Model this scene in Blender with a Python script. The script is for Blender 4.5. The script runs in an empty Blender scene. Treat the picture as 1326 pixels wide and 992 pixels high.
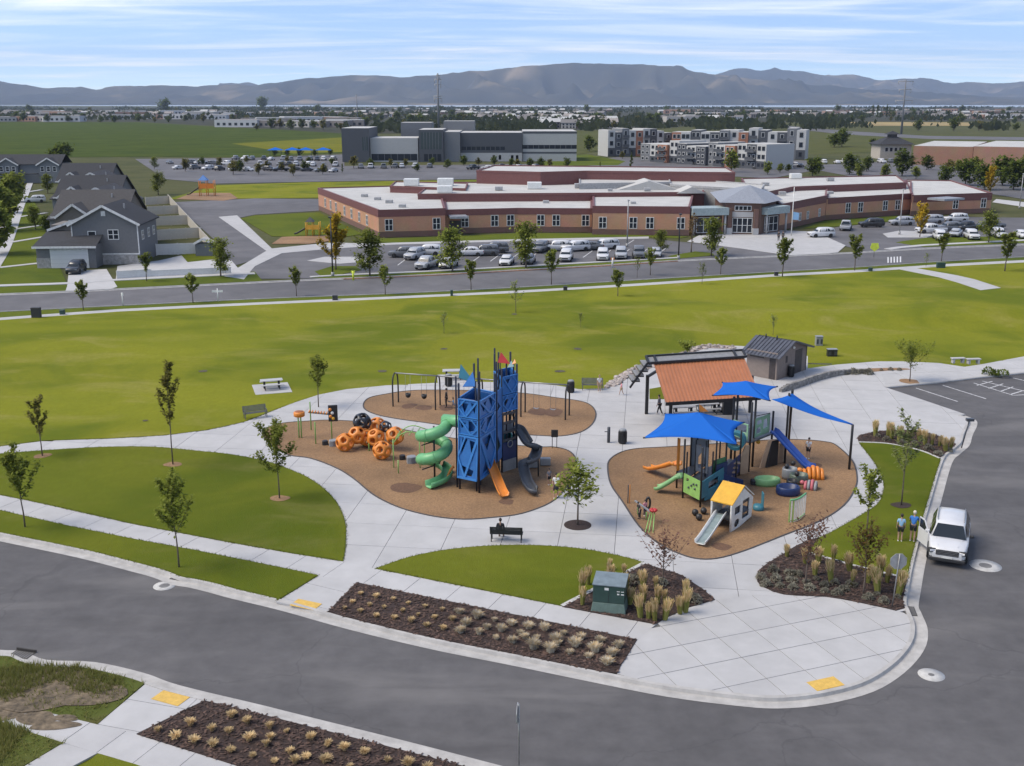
import bpy, bmesh, math, random
from mathutils import Vector, Matrix, noise as mnoise
from mathutils.geometry import tessellate_polygon
random.seed(11)
SC = bpy.context.scene
COL = SC.collection
R = math.radians
# ------------------------------------------------------------------ camera
FPX, CAMH, HZ = 1400.0, 23.5, 132.0          # focal length in photo pixels, camera height, horizon row
PITCH = math.atan((496 - HZ) / FPX)
cam_d = bpy.data.cameras.new('camera'); cam = bpy.data.objects.new('camera', cam_d); COL.objects.link(cam)
cam.location = (0, 0, CAMH); cam.rotation_euler = (math.pi / 2 - PITCH, 0, 0)
cam_d.sensor_fit = 'HORIZONTAL'; cam_d.sensor_width = 36; cam_d.lens = 36 * FPX / 1326
cam_d.clip_start = 0.5; cam_d.clip_end = 60000
SC.camera = cam
# ------------------------------------------------------------------ sky, sun, exposure
SUN_EL, SUN_AZ = R(52), R(-98)               # azimuth clockwise from +Y (straight ahead)
w = bpy.data.worlds.new('World'); SC.world = w; w.use_nodes = True
nt = w.node_tree; nt.nodes.clear()
def wn(t, **k):
    n = nt.nodes.new(t)
    for a, b in k.items(): setattr(n, a, b)
    return n
out = wn('ShaderNodeOutputWorld'); bg = wn('ShaderNodeBackground'); bg.inputs[1].default_value = 0.090
sky = wn('ShaderNodeTexSky', sky_type='NISHITA', sun_disc=False, sun_elevation=SUN_EL, sun_rotation=SUN_AZ,
         altitude=1400, air_density=1.0, dust_density=0.6, ozone_density=1.6)
tc = wn('ShaderNodeTexCoord')
stretch = wn('ShaderNodeVectorMath', operation='MULTIPLY_ADD'); nt.links.new(tc.outputs['Generated'], stretch.inputs[0]); stretch.inputs[1].default_value = (1, 1, 2.6); stretch.inputs[2].default_value = (0, 0, 0.03)
nrm = wn('ShaderNodeVectorMath', operation='NORMALIZE'); nt.links.new(stretch.outputs[0], nrm.inputs[0]); nt.links.new(nrm.outputs[0], sky.inputs[0])
sep = wn('ShaderNodeSeparateXYZ'); nt.links.new(tc.outputs['Generated'], sep.inputs[0])
def wm(op, a, b=None, clamp=False):
    n = wn('ShaderNodeMath', operation=op, use_clamp=clamp)
    for i, v in enumerate((a, b)):
        if v is None: continue
        if isinstance(v, (int, float)): n.inputs[i].default_value = v
        else: nt.links.new(v, n.inputs[i])
    return n.outputs[0]
zc = wm('ADD', wm('MAXIMUM', sep.outputs[2], 0.0), 0.045)
comb = wn('ShaderNodeCombineXYZ')
nt.links.new(wm('DIVIDE', sep.outputs[0], zc), comb.inputs[0]); nt.links.new(wm('DIVIDE', sep.outputs[1], zc), comb.inputs[1])
def cloud(scale, sx, sy, rot, lo, hi, dist, det=7):
    mp = wn('ShaderNodeMapping'); mp.inputs['Scale'].default_value = (sx, sy, 1); mp.inputs['Rotation'].default_value = (0, 0, rot)
    nt.links.new(comb.outputs[0], mp.inputs[0])
    nz = wn('ShaderNodeTexNoise'); nz.inputs['Scale'].default_value = scale; nz.inputs['Detail'].default_value = det
    nz.inputs['Roughness'].default_value = 0.58; nz.inputs['Distortion'].default_value = dist
    nt.links.new(mp.outputs[0], nz.inputs['Vector'])
    mr = wn('ShaderNodeMapRange', interpolation_type='SMOOTHSTEP'); mr.inputs[1].default_value = lo; mr.inputs[2].default_value = hi
    nt.links.new(nz.outputs[0], mr.inputs[0]); return mr.outputs[0]
c1 = cloud(0.55, 0.55, 1.0, R(14), 0.45, 0.76, 0.9)
c2 = cloud(1.1, 0.34, 1.0, R(-9), 0.46, 0.76, 0.5)
cl = wm('MINIMUM', wm('ADD', wm('MULTIPLY', c1, 0.58), wm('MULTIPLY', c2, 0.5)), 0.92)
mx = wn('ShaderNodeMix', data_type='RGBA'); nt.links.new(cl, mx.inputs['Factor'])
nt.links.new(sky.outputs[0], mx.inputs['A']); mx.inputs['B'].default_value = (7.3, 7.0, 6.6, 1)
nt.links.new(mx.outputs['Result'], bg.inputs[0]); nt.links.new(bg.outputs[0], out.inputs[0])
sun_d = bpy.data.lights.new('sun', 'SUN'); sun_d.energy = 1.5; sun_d.angle = R(38); sun_d.color = (1.0, 0.90, 0.75)
sun = bpy.data.objects.new('sun', sun_d); COL.objects.link(sun)
sd = Vector((math.sin(SUN_AZ) * math.cos(SUN_EL), math.cos(SUN_AZ) * math.cos(SUN_EL), math.sin(SUN_EL)))
sun.rotation_euler = (-sd).to_track_quat('-Z', 'Y').to_euler()
vs = SC.view_settings; vs.view_transform = 'Standard'; vs.look = 'None'; vs.exposure = 1.54; vs.gamma = 1
cy = SC.cycles; cy.use_denoising = True; cy.max_bounces = 5; cy.diffuse_bounces = 3; cy.glossy_bounces = 2
cy.transmission_bounces = 3; cy.transparent_max_bounces = 6; cy.volume_bounces = 0; cy.caustics_reflective = cy.caustics_refractive = False
# ------------------------------------------------------------------ survey helpers: photo pixel -> point on the ground plane
SP, CP = math.sin(PITCH), math.cos(PITCH)
def P(px, py, z=0.0):
    u, v = px - 663, py - 496
    dy, dz = FPX * CP - v * SP, -(FPX * SP + v * CP)
    t = (z - CAMH) / dz
    return Vector((u * t, dy * t, z))
def HT(px, pyb, pyt, z0=0.0):
    """height of an upright thing standing at (px, pyb) whose top is seen at row pyt"""
    b = P(px, pyb, z0); v = pyt - 496
    k = (FPX * SP + v * CP) / (FPX * CP - v * SP)
    return CAMH - k * b.y - z0
def PD(px, py, Y):
    """point at depth Y on the ray of a pixel"""
    u, v = px - 663, py - 496
    t = Y / (FPX * CP - v * SP)
    return Vector((u * t, Y, CAMH - (FPX * SP + v * CP) * t))
def smooth(pts, k=5, closed=False):
    n = len(pts); o = []
    rng = range(n) if closed else range(n - 1)
    for i in rng:
        g = (lambda j: pts[j % n]) if closed else (lambda j: pts[max(0, min(n - 1, j))])
        a, b, c, d = g(i - 1), g(i), g(i + 1), g(i + 2)
        for s in range(k):
            t = s / k
            o.append(tuple(0.5 * (2 * b[m] + (c[m] - a[m]) * t + (2 * a[m] - 5 * b[m] + 4 * c[m] - d[m]) * t * t
                           + (3 * b[m] - a[m] - 3 * c[m] + d[m]) * t ** 3) for m in range(len(b))))
    if not closed: o.append(tuple(pts[-1]))
    return o
def W(pts, z=0.0):
    return [tuple(P(x, y, z).xy) for x, y in pts]
def area(p):
    return 0.5 * sum(p[i - 1][0] * p[i][1] - p[i][0] * p[i - 1][1] for i in range(len(p)))
def ccw(p):
    return p if area(p) > 0 else p[::-1]
def inside(pt, poly):
    x, y = pt; c = False; j = len(poly) - 1
    for i in range(len(poly)):
        xi, yi = poly[i]; xj, yj = poly[j]
        if (yi > y) != (yj > y) and x < (xj - xi) * (y - yi) / (yj - yi) + xi: c = not c
        j = i
    return c
def clip(sub, win):
    """Sutherland-Hodgman: polygon sub cut by convex ccw window"""
    outp = sub
    for i in range(len(win)):
        ax, ay = win[i - 1]; bx, by = win[i]
        inp, outp = outp, []
        if not inp: return []
        f = lambda q: (bx - ax) * (q[1] - ay) - (by - ay) * (q[0] - ax)
        s = inp[-1]; fs = f(s)
        for e in inp:
            fe = f(e)
            if (fe >= 0) != (fs >= 0):
                t = fs / (fs - fe); outp.append((s[0] + (e[0] - s[0]) * t, s[1] + (e[1] - s[1]) * t))
            if fe >= 0: outp.append(e)
            s, fs = e, fe
    o = []
    for q in outp:
        if not o or abs(q[0] - o[-1][0]) + abs(q[1] - o[-1][1]) > 1e-4: o.append(q)
    while len(o) > 1 and abs(o[0][0] - o[-1][0]) + abs(o[0][1] - o[-1][1]) < 1e-4: o.pop()
    return o
# ------------------------------------------------------------------ materials
MATS = {}
def nodes(m):
    m.use_nodes = True; t = m.node_tree; t.nodes.clear(); return t
def mat(name, col, rough=0.7, var=0.12, scale=3.0, bump=0.0, metal=0.0, col2=None, isl=0.0, objr=0.0, spec=0.5, coat=0.0, detail=6, big=0.0, bigscale=0.1, coords='Object'):
    """plain procedural material: base colour broken up by noise (and per object / per island tone)"""
    if name in MATS: return MATS[name]
    m = bpy.data.materials.new(name); t = nodes(m); N, L = t.nodes, t.links
    o = N.new('ShaderNodeOutputMaterial'); b = N.new('ShaderNodeBsdfPrincipled'); L.new(b.outputs[0], o.inputs[0])
    b.inputs['Roughness'].default_value = rough; b.inputs['Metallic'].default_value = metal
    b.inputs['Specular IOR Level'].default_value = spec; b.inputs['Coat Weight'].default_value = coat
    c = N.new('ShaderNodeTexCoord')
    if coords == 'World':
        g = N.new('ShaderNodeNewGeometry'); vec = g.outputs['Position']
    else: vec = c.outputs[coords]
    nz = N.new('ShaderNodeTexNoise'); nz.inputs['Scale'].default_value = scale; nz.inputs['Detail'].default_value = detail
    nz.inputs['Roughness'].default_value = 0.65; L.new(vec, nz.inputs['Vector'])
    mix = N.new('ShaderNodeMix'); mix.data_type = 'RGBA'
    c2 = col2 or tuple(max(0, x * (1 - 2 * var)) for x in col)
    c1 = col if col2 else tuple(x * (1 + var) for x in col)
    mix.inputs['A'].default_value = (*c2, 1); mix.inputs['B'].default_value = (*c1, 1)
    mr = N.new('ShaderNodeMapRange'); mr.inputs[1].default_value = 0.32; mr.inputs[2].default_value = 0.68
    L.new(nz.outputs[0], mr.inputs[0]); L.new(mr.outputs[0], mix.inputs['Factor'])
    last = mix.outputs['Result']
    def scale_by(src, amt):
        nonlocal last
        v = N.new('ShaderNodeMapRange'); v.inputs[3].default_value = 1 - amt; v.inputs[4].default_value = 1 + amt
        L.new(src, v.inputs[0])
        h = N.new('ShaderNodeVectorMath'); h.operation = 'SCALE'; L.new(last, h.inputs[0]); L.new(v.outputs[0], h.inputs['Scale']); last = h.outputs[0]
    if isl:
        g = N.new('ShaderNodeNewGeometry'); scale_by(g.outputs['Random Per Island'], isl)
    if objr:
        g = N.new('ShaderNodeObjectInfo'); scale_by(g.outputs['Random'], objr)
    if big:
        n2 = N.new('ShaderNodeTexNoise'); n2.inputs['Scale'].default_value = bigscale; n2.inputs['Detail'].default_value = 4; L.new(vec, n2.inputs['Vector'])
        m2 = N.new('ShaderNodeMapRange'); m2.inputs[1].default_value = .3; m2.inputs[2].default_value = .7; L.new(n2.outputs[0], m2.inputs[0]); scale_by(m2.outputs[0], big)
    L.new(last, b.inputs['Base Color'])
    if bump:
        bp = N.new('ShaderNodeBump'); bp.inputs['Strength'].default_value = bump; bp.inputs['Distance'].default_value = 0.03
        L.new(nz.outputs[0], bp.inputs['Height']); L.new(bp.outputs[0], b.inputs['Normal'])
    MATS[name] = m; return m
def leafmat(name, col, col2, trans=0.42, isl=0.35):
    if name in MATS: return MATS[name]
    m = bpy.data.materials.new(name); t = nodes(m); N, L = t.nodes, t.links
    o = N.new('ShaderNodeOutputMaterial'); g = N.new('ShaderNodeNewGeometry'); oi = N.new('ShaderNodeObjectInfo')
    mix = N.new('ShaderNodeMix'); mix.data_type = 'RGBA'; L.new(g.outputs['Random Per Island'], mix.inputs['Factor'])
    mix.inputs['A'].default_value = (*col, 1); mix.inputs['B'].default_value = (*col2, 1)
    v = N.new('ShaderNodeMapRange'); v.inputs[3].default_value = 0.8; v.inputs[4].default_value = 1.2; L.new(oi.outputs['Random'], v.inputs[0])
    h = N.new('ShaderNodeVectorMath'); h.operation = 'SCALE'; L.new(mix.outputs['Result'], h.inputs[0]); L.new(v.outputs[0], h.inputs['Scale'])
    d = N.new('ShaderNodeBsdfDiffuse'); tr = N.new('ShaderNodeBsdfTranslucent'); ms = N.new('ShaderNodeMixShader'); ms.inputs[0].default_value = trans
    L.new(h.outputs[0], d.inputs[0]); L.new(h.outputs[0], tr.inputs[0]); L.new(d.outputs[0], ms.inputs[1]); L.new(tr.outputs[0], ms.inputs[2])
    L.new(ms.outputs[0], o.inputs[0]); MATS[name] = m; return m
def glassmat(name, col=(0.02, 0.025, 0.03), rough=0.14):
    return mat(name, col, rough, var=0.05, scale=0.5, spec=0.35)
# ------------------------------------------------------------------ objects
def tag(o, label=None, cat=None, group=None, kind=None):
    if label: o['label'] = label
    if cat: o['category'] = cat
    if group: o['group'] = group
    if kind: o['kind'] = kind
    return o
def thing(name, label, cat, loc=(0, 0, 0), rz=0.0, group=None):
    o = bpy.data.objects.new(name, None); COL.objects.link(o); o.empty_display_size = 0.2
    o.location = loc; o.rotation_euler = (0, 0, rz); return tag(o, label, cat, group)
def link(name, me, parent=None, loc=None, rz=None):
    o = bpy.data.objects.new(name, me); COL.objects.link(o); o.parent = parent
    if loc is not None: o.location = loc
    if rz is not None: o.rotation_euler = (0, 0, rz)
    return o
def copy_tree(o, parent=None):
    c = o.copy(); COL.objects.link(c); c.parent = parent
    for ch in KIDS(o): copy_tree(ch, c)
    return c
def KIDS(o): return list(o.children)
class MB:
    def __init__(s): s.v = []; s.f = []; s.m = []; s.cur = 0; s.sm = set()
    def add(s, vs, fs):
        b = len(s.v); s.v.extend([tuple(x) for x in vs])
        for f in fs: s.f.append([b + i for i in f]); s.m.append(s.cur)
        return s
    def box(s, c, d, rz=0.0, rx=0.0, ry=0.0):
        M = Matrix.Translation(c) @ Matrix.Rotation(rz, 4, 'Z') @ Matrix.Rotation(ry, 4, 'Y') @ Matrix.Rotation(rx, 4, 'X')
        x, y, z = d[0] / 2, d[1] / 2, d[2] / 2
        vs = [M @ Vector(q) for q in ((-x, -y, -z), (x, -y, -z), (x, y, -z), (-x, y, -z), (-x, -y, z), (x, -y, z), (x, y, z), (-x, y, z))]
        return s.add(vs, [(0, 3, 2, 1), (4, 5, 6, 7), (0, 1, 5, 4), (1, 2, 6, 5), (2, 3, 7, 6), (3, 0, 4, 7)])
    def b2(s, x0, x1, y0, y1, z0, z1): return s.box(((x0 + x1) / 2, (y0 + y1) / 2, (z0 + z1) / 2), (x1 - x0, y1 - y0, z1 - z0))
    def beam(s, a, b, wd, ht):
        a, b = Vector(a), Vector(b); d = (b - a); l = d.length
        q = d.to_track_quat('X', 'Z').to_matrix().to_4x4(); M = Matrix.Translation((a + b) / 2) @ q
        x, y, z = l / 2, wd / 2, ht / 2
        vs = [M @ Vector(k) for k in ((-x, -y, -z), (x, -y, -z), (x, y, -z), (-x, y, -z), (-x, -y, z), (x, -y, z), (x, y, z), (-x, y, z))]
        return s.add(vs, [(0, 3, 2, 1), (4, 5, 6, 7), (0, 1, 5, 4), (1, 2, 6, 5), (2, 3, 7, 6), (3, 0, 4, 7)])
    def tube(s, pts, r, n=8, caps=True, closed=False):
        pts = [Vector(p) for p in pts]; k = len(pts); rs = r if isinstance(r, (list, tuple)) else [r] * k
        vs = []; up = Vector((0, 0, 1)); prev = None
        for i, p in enumerate(pts):
            if closed: d = pts[(i + 1) % k] - pts[i - 1]
            else: d = pts[min(i + 1, k - 1)] - pts[max(i - 1, 0)]
            if d.length < 1e-9: d = Vector((0, 0, 1))
            d.normalize()
            if prev is None:
                ref = up if abs(d.z) < 0.95 else Vector((1, 0, 0)); a = d.cross(ref).normalized()
            else:
                a = prev - d * prev.dot(d)
                a = a.normalized() if a.length > 1e-6 else d.orthogonal().normalized()
            prev = a; b = d.cross(a)
            for j in range(n):
                t = 2 * math.pi * j / n; vs.append(p + (a * math.cos(t) + b * math.sin(t)) * rs[i])
        fs = []
        for i in range(k if closed else k - 1):
            for j in range(n):
                i2 = (i + 1) % k; fs.append((i * n + j, i * n + (j + 1) % n, i2 * n + (j + 1) % n, i2 * n + j))
        if caps and not closed: fs += [tuple(range(n))[::-1], tuple((k - 1) * n + j for j in range(n))]
        f0 = len(s.f); s.add(vs, fs); s.sm.update(range(f0, f0 + (k if closed else k - 1) * n)); return s
    def lathe(s, prof, n=16, c=(0, 0, 0), caps=True):
        vs = [(c[0] + r * math.cos(2 * math.pi * j / n), c[1] + r * math.sin(2 * math.pi * j / n), c[2] + z) for r, z in prof for j in range(n)]
        fs = [(i * n + j, i * n + (j + 1) % n, (i + 1) * n + (j + 1) % n, (i + 1) * n + j) for i in range(len(prof) - 1) for j in range(n)]
        f0 = len(s.f); k = len(fs)
        if caps: fs += [tuple(range(n))[::-1], tuple((len(prof) - 1) * n + j for j in range(n))]
        s.add(vs, fs); s.sm.update(range(f0, f0 + k)); return s
    def prism(s, poly, z0, z1, holes=(), M=None):
        """extrude a 2D outline (with holes) from z0 to z1"""
        loops = [ccw(list(poly))] + [ccw(list(h))[::-1] for h in holes]
        pts = [q for l in loops for q in l]; n = len(pts)
        tri = tessellate_polygon([[Vector((x, y, 0)) for x, y in l] for l in loops])
        vs = [Vector((x, y, z0)) for x, y in pts] + [Vector((x, y, z1)) for x, y in pts]
        fs = []
        for a, b, c in tri:
            ar = (pts[b][0] - pts[a][0]) * (pts[c][1] - pts[a][1]) - (pts[b][1] - pts[a][1]) * (pts[c][0] - pts[a][0])
            if ar < 0: a, c = c, a
            fs.append((n + a, n + b, n + c)); fs.append((c, b, a))
        o = 0
        for l in loops:
            k = len(l)
            for i in range(k): fs.append((o + i, o + (i + 1) % k, n + o + (i + 1) % k, n + o + i))
            o += k
        if M is not None: vs = [M @ q for q in vs]
        return s.add(vs, fs)
    def ball(s, c, r, n=10, m=7):
        rx, ry, rz = r if isinstance(r, (list, tuple)) else (r, r, r)
        vs = [(c[0], c[1], c[2] - rz)]
        for i in range(1, m):
            t = math.pi * i / m - math.pi / 2
            for j in range(n):
                a = 2 * math.pi * j / n; vs.append((c[0] + rx * math.cos(t) * math.cos(a), c[1] + ry * math.cos(t) * math.sin(a), c[2] + rz * math.sin(t)))
        vs.append((c[0], c[1], c[2] + rz)); fs = [(0, 1 + (j + 1) % n, 1 + j) for j in range(n)]
        for i in range(m - 2):
            for j in range(n): fs.append((1 + i * n + j, 1 + i * n + (j + 1) % n, 1 + (i + 1) * n + (j + 1) % n, 1 + (i + 1) * n + j))
        l = len(vs) - 1; fs += [(l, 1 + (m - 2) * n + j, 1 + (m - 2) * n + (j + 1) % n) for j in range(n)]
        f0 = len(s.f); s.add(vs, fs); s.sm.update(range(f0, len(s.f))); return s
    def mesh(s, name, mats):
        me = bpy.data.meshes.new(name); me.from_pydata(s.v, [], s.f)
        for m in (mats if isinstance(mats, (list, tuple)) else [mats]): me.materials.append(m)
        if any(s.m): me.polygons.foreach_set('material_index', s.m)
        if s.sm:
            fl = [False] * len(s.f)
            for i in s.sm: fl[i] = True
            me.polygons.foreach_set('use_smooth', fl)
        me.update(); return me
    def build(s, name, mats, parent=None, loc=None, rz=None, bevel=0.0, bseg=1):
        o = link(name, s.mesh(name, mats), parent, loc, rz)
        if bevel:
            b = o.modifiers.new('bevel', 'BEVEL'); b.width = bevel; b.segments = bseg; b.limit_method = 'ANGLE'; b.angle_limit = R(35)
        return o
# ================================================================== ground, roads, paving
PK = 0.13                                     # park level above the road
def lawnmat(name, a, b, dry, dryamt=0.5, streak=0.0):
    m = bpy.data.materials.new(name); t = nodes(m); N, L = t.nodes, t.links
    o = N.new('ShaderNodeOutputMaterial'); bs = N.new('ShaderNodeBsdfPrincipled'); L.new(bs.outputs[0], o.inputs[0])
    bs.inputs['Roughness'].default_value = 0.9; bs.inputs['Specular IOR Level'].default_value = 0.02
    g = N.new('ShaderNodeNewGeometry')
    def nz(scale, det=5, lo=.3, hi=.7, sx=1, sy=1, dist=0.0):
        mp = N.new('ShaderNodeMapping'); mp.inputs['Scale'].default_value = (sx, sy, 1); L.new(g.outputs['Position'], mp.inputs[0])
        n = N.new('ShaderNodeTexNoise'); n.inputs['Scale'].default_value = scale; n.inputs['Detail'].default_value = det; n.inputs['Distortion'].default_value = dist
        n.inputs['Roughness'].default_value = 0.6; L.new(mp.outputs[0], n.inputs['Vector'])
        r = N.new('ShaderNodeMapRange'); r.interpolation_type = 'SMOOTHSTEP'; r.inputs[1].default_value = lo; r.inputs[2].default_value = hi; L.new(n.outputs[0], r.inputs[0]); return r.outputs[0]
    def mix(f, x, y, amt=1.0):
        k = N.new('ShaderNodeMix'); k.data_type = 'RGBA'
        if amt != 1.0:
            q = N.new('ShaderNodeMath'); q.operation = 'MULTIPLY'; q.inputs[1].default_value = amt; L.new(f, q.inputs[0]); f = q.outputs[0]
        L.new(f, k.inputs['Factor'])
        for s, v in (('A', x), ('B', y)):
            if isinstance(v, tuple): k.inputs[s].default_value = (*v, 1)
            else: L.new(v, k.inputs[s])
        return k.outputs['Result']
    c = mix(nz(0.055, 5, .40, .60, dist=.8), a, b)
    c = mix(nz(0.022, 3, .45, .6, 1.0, 2.2, dist=.5), c, tuple(x * 1.22 for x in a), .6)
    c = mix(nz(0.16, 6, .5, .78, 0.7, 1.4, .6), c, dry, dryamt)
    c = mix(nz(1.6, 4, .25, .75), c, tuple(x * 0.72 for x in a), 0.35)
    c = mix(nz(14, 3, .3, .7), c, tuple(x * 1.6 for x in b), 0.4)
    c = mix(nz(5, 4, .3, .7, 1.0, .35), c, tuple(x * .6 for x in a), 0.2)
    L.new(c, bs.inputs['Base Color'])
    n = N.new('ShaderNodeTexNoise'); n.inputs['Scale'].default_value = 22; n.inputs['Detail'].default_value = 4; L.new(g.outputs['Position'], n.inputs['Vector'])
    bp = N.new('ShaderNodeBump'); bp.inputs['Strength'].default_value = 0.7; bp.inputs['Distance'].default_value = 0.05; L.new(n.outputs[0], bp.inputs['Height']); L.new(bp.outputs[0], bs.inputs['Normal'])
    MATS[name] = m; return m
M_LAWN = lawnmat('lawn_grass', (0.195, 0.194, 0.020), (0.088, 0.116, 0.013), (0.33, 0.27, 0.10), 0.7)
M_LAWN2 = lawnmat('island_grass', (0.128, 0.138, 0.016), (0.066, 0.090, 0.010), (0.21, 0.175, 0.07), 0.6)
M_DRYLAND = lawnmat('dry_land', (.085, .088, .032), (.06, .07, .025), (.16, .13, .07), .7)
M_FARGRASS = lawnmat('far_grass', (0.105, 0.125, 0.018), (0.06, 0.085, 0.016), (0.16, 0.14, 0.05), 0.3)
M_FIELD = lawnmat('crop_field', (0.060, 0.078, 0.014), (0.036, 0.056, 0.012), (0.12, 0.115, 0.018), 0.6)
M_WEED = lawnmat('weedy_ground', (0.085, 0.10, 0.025), (0.06, 0.075, 0.02), (0.11, 0.075, 0.045), 1.0)
def asphmat():
    m = mat('asphalt', (0.088, 0.084, 0.085), 0.85, var=0.10, scale=0.9, coords='World', big=0.2, bigscale=0.09, bump=0.2, detail=10)
    t = m.node_tree; N, L = t.nodes, t.links; bs = next(n for n in N if n.type == 'BSDF_PRINCIPLED'); src = bs.inputs['Base Color'].links[0].from_socket
    g = N.new('ShaderNodeNewGeometry')
    def layer(src, col, amt, scale, sx, sy, rot, lo, hi, dist=.5, vor=False):
        mp = N.new('ShaderNodeMapping'); mp.inputs['Scale'].default_value = (sx, sy, 1); mp.inputs['Rotation'].default_value = (0, 0, rot); L.new(g.outputs['Position'], mp.inputs[0])
        if vor:
            w_ = N.new('ShaderNodeTexNoise'); w_.inputs['Scale'].default_value = .5; w_.inputs['Detail'].default_value = 6; L.new(mp.outputs[0], w_.inputs['Vector'])
            ad = N.new('ShaderNodeMix'); ad.data_type = 'RGBA'; ad.inputs['Factor'].default_value = .55; L.new(mp.outputs[0], ad.inputs['A']); 
            sc_ = N.new('ShaderNodeVectorMath'); sc_.operation = 'MULTIPLY_ADD'; sc_.inputs[1].default_value = (3, 3, 0); L.new(w_.outputs['Color'], sc_.inputs[0]); L.new(mp.outputs[0], sc_.inputs[2])
            n = N.new('ShaderNodeTexVoronoi'); n.feature = 'DISTANCE_TO_EDGE'; n.inputs['Scale'].default_value = scale; L.new(sc_.outputs[0], n.inputs['Vector'])
        else:
            n = N.new('ShaderNodeTexNoise'); n.inputs['Scale'].default_value = scale; n.inputs['Detail'].default_value = 6; n.inputs['Distortion'].default_value = dist; L.new(mp.outputs[0], n.inputs['Vector'])
        r = N.new('ShaderNodeMapRange'); r.interpolation_type = 'SMOOTHSTEP'; r.inputs[1].default_value = lo; r.inputs[2].default_value = hi; r.inputs[4].default_value = amt; L.new(n.outputs[0], r.inputs[0])
        if vor: r.inputs[3].default_value = amt; r.inputs[4].default_value = 0
        k = N.new('ShaderNodeMix'); k.data_type = 'RGBA'; L.new(r.outputs[0], k.inputs['Factor']); L.new(src, k.inputs['A']); k.inputs['B'].default_value = (*col, 1); return k.outputs['Result']
    c = layer(src, (.15, .142, .138), .65, .22, .35, 1.6, R(-28), .5, .74)
    c = layer(c, (.055, .052, .053), .55, .30, .3, 1.4, R(-22), .54, .76)
    c = layer(c, (.17, .155, .14), .5, .55, 1, 1, 0, .66, .80)
    c = layer(c, (.035, .034, .036), .3, .075, 1, 1, R(20), 0.0, .005, vor=True)
    L.new(c, bs.inputs['Base Color']); return m
M_ASPH = asphmat()
M_ASPH2 = mat('asphalt_far', (0.108, 0.104, 0.108), 0.85, var=0.12, scale=0.25, coords='World', big=0.2, bigscale=0.05)
M_CONC = mat('concrete_slab', (0.40, 0.394, 0.39), 0.85, var=0.055, scale=0.55, coords='World', objr=0.035, big=0.05, bigscale=0.08, bump=0.05, detail=9)
M_KERB = mat('kerb_concrete', (0.40, 0.385, 0.365), 0.85, var=0.12, scale=1.3, coords='World', detail=9)
M_JOINT = mat('joint_filler', (0.11, 0.11, 0.11), 0.9, scale=2)  # dark grey joint filler, bare in the gaps between slabs
M_CHIP = mat('wood_chip', (0.285, 0.172, 0.084), 0.95, scale=9, col2=(0.155, 0.086, 0.042), coords='World', big=0.22, bigscale=0.22, bump=0.6, detail=8)
M_CHIP2 = mat('wood_chip_worn', (0.15, 0.08, 0.045), 0.95, scale=9, col2=(0.09, 0.048, 0.027), coords='World', bump=0.5)
M_BARK = mat('bark_mulch', (0.052, 0.031, 0.025), 0.95, scale=12, col2=(0.016, 0.010, 0.009), coords='World', bump=0.9, detail=8)
M_EDGE = mat('rubber_edging', (0.06, 0.055, 0.055), 0.8)
M_GROUND = lawnmat('plain_ground', (0.085, 0.085, 0.04), (0.06, 0.07, 0.032), (0.15, 0.125, 0.075), 0.8)
M_YEL = mat('tactile_yellow', (0.62, 0.40, 0.09), 0.7, var=0.1, scale=4)
M_WHITE = mat('road_paint', (0.62, 0.62, 0.62), 0.8, var=0.25, scale=5)
M_MOW = mat('mow_strip', (0.5, 0.49, 0.47), 0.85)
SHEETS = [0]
def sheet(name, poly, z, m, skirt=0.0, kind='structure', parent=None, label=None):
    mb = MB(); poly = ccw(poly); SHEETS[0] += 1; z += (SHEETS[0] % 11) * .0004
    if skirt: mb.prism(poly, z - skirt, z)
    else:
        tri = tessellate_polygon([[Vector((x, y, 0)) for x, y in poly]]); fs = []
        for a, b, c in tri:
            ar = (poly[b][0] - poly[a][0]) * (poly[c][1] - poly[a][1]) - (poly[b][1] - poly[a][1]) * (poly[c][0] - poly[a][0])
            fs.append((a, b, c) if ar > 0 else (c, b, a))
        mb.add([(x, y, z) for x, y in poly], fs)
    o = mb.build(name, m, parent)
    if kind and not parent: o['kind'] = kind
    return o
# --- base sheet to the horizon; pushed down under the park, whose own surfaces stand there
def base_ground():
    xs = [-30000, -8000, -2500, -700, -260, -120, -112, 0, 112, 120, 260, 700, 2500, 8000, 30000]
    ys = [-600, -60, 10, 18, 80, 125, 132, 240, 700, 2000, 6000, 14000, 34000]
    mb = MB(); n = len(xs); vs = []
    for y in ys:
        for x in xs: vs.append((x, y, -3.2 if (-115 < x < 115 and 15 < y < 128) else -0.06))
    mb.add(vs, [(j * n + i, j * n + i + 1, (j + 1) * n + i + 1, (j + 1) * n + i) for j in range(len(ys) - 1) for i in range(n - 1)])
    o = mb.build('ground', M_GROUND); o['kind'] = 'structure'
base_ground()
def bandpoly(a, b): return a + b[::-1]
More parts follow.
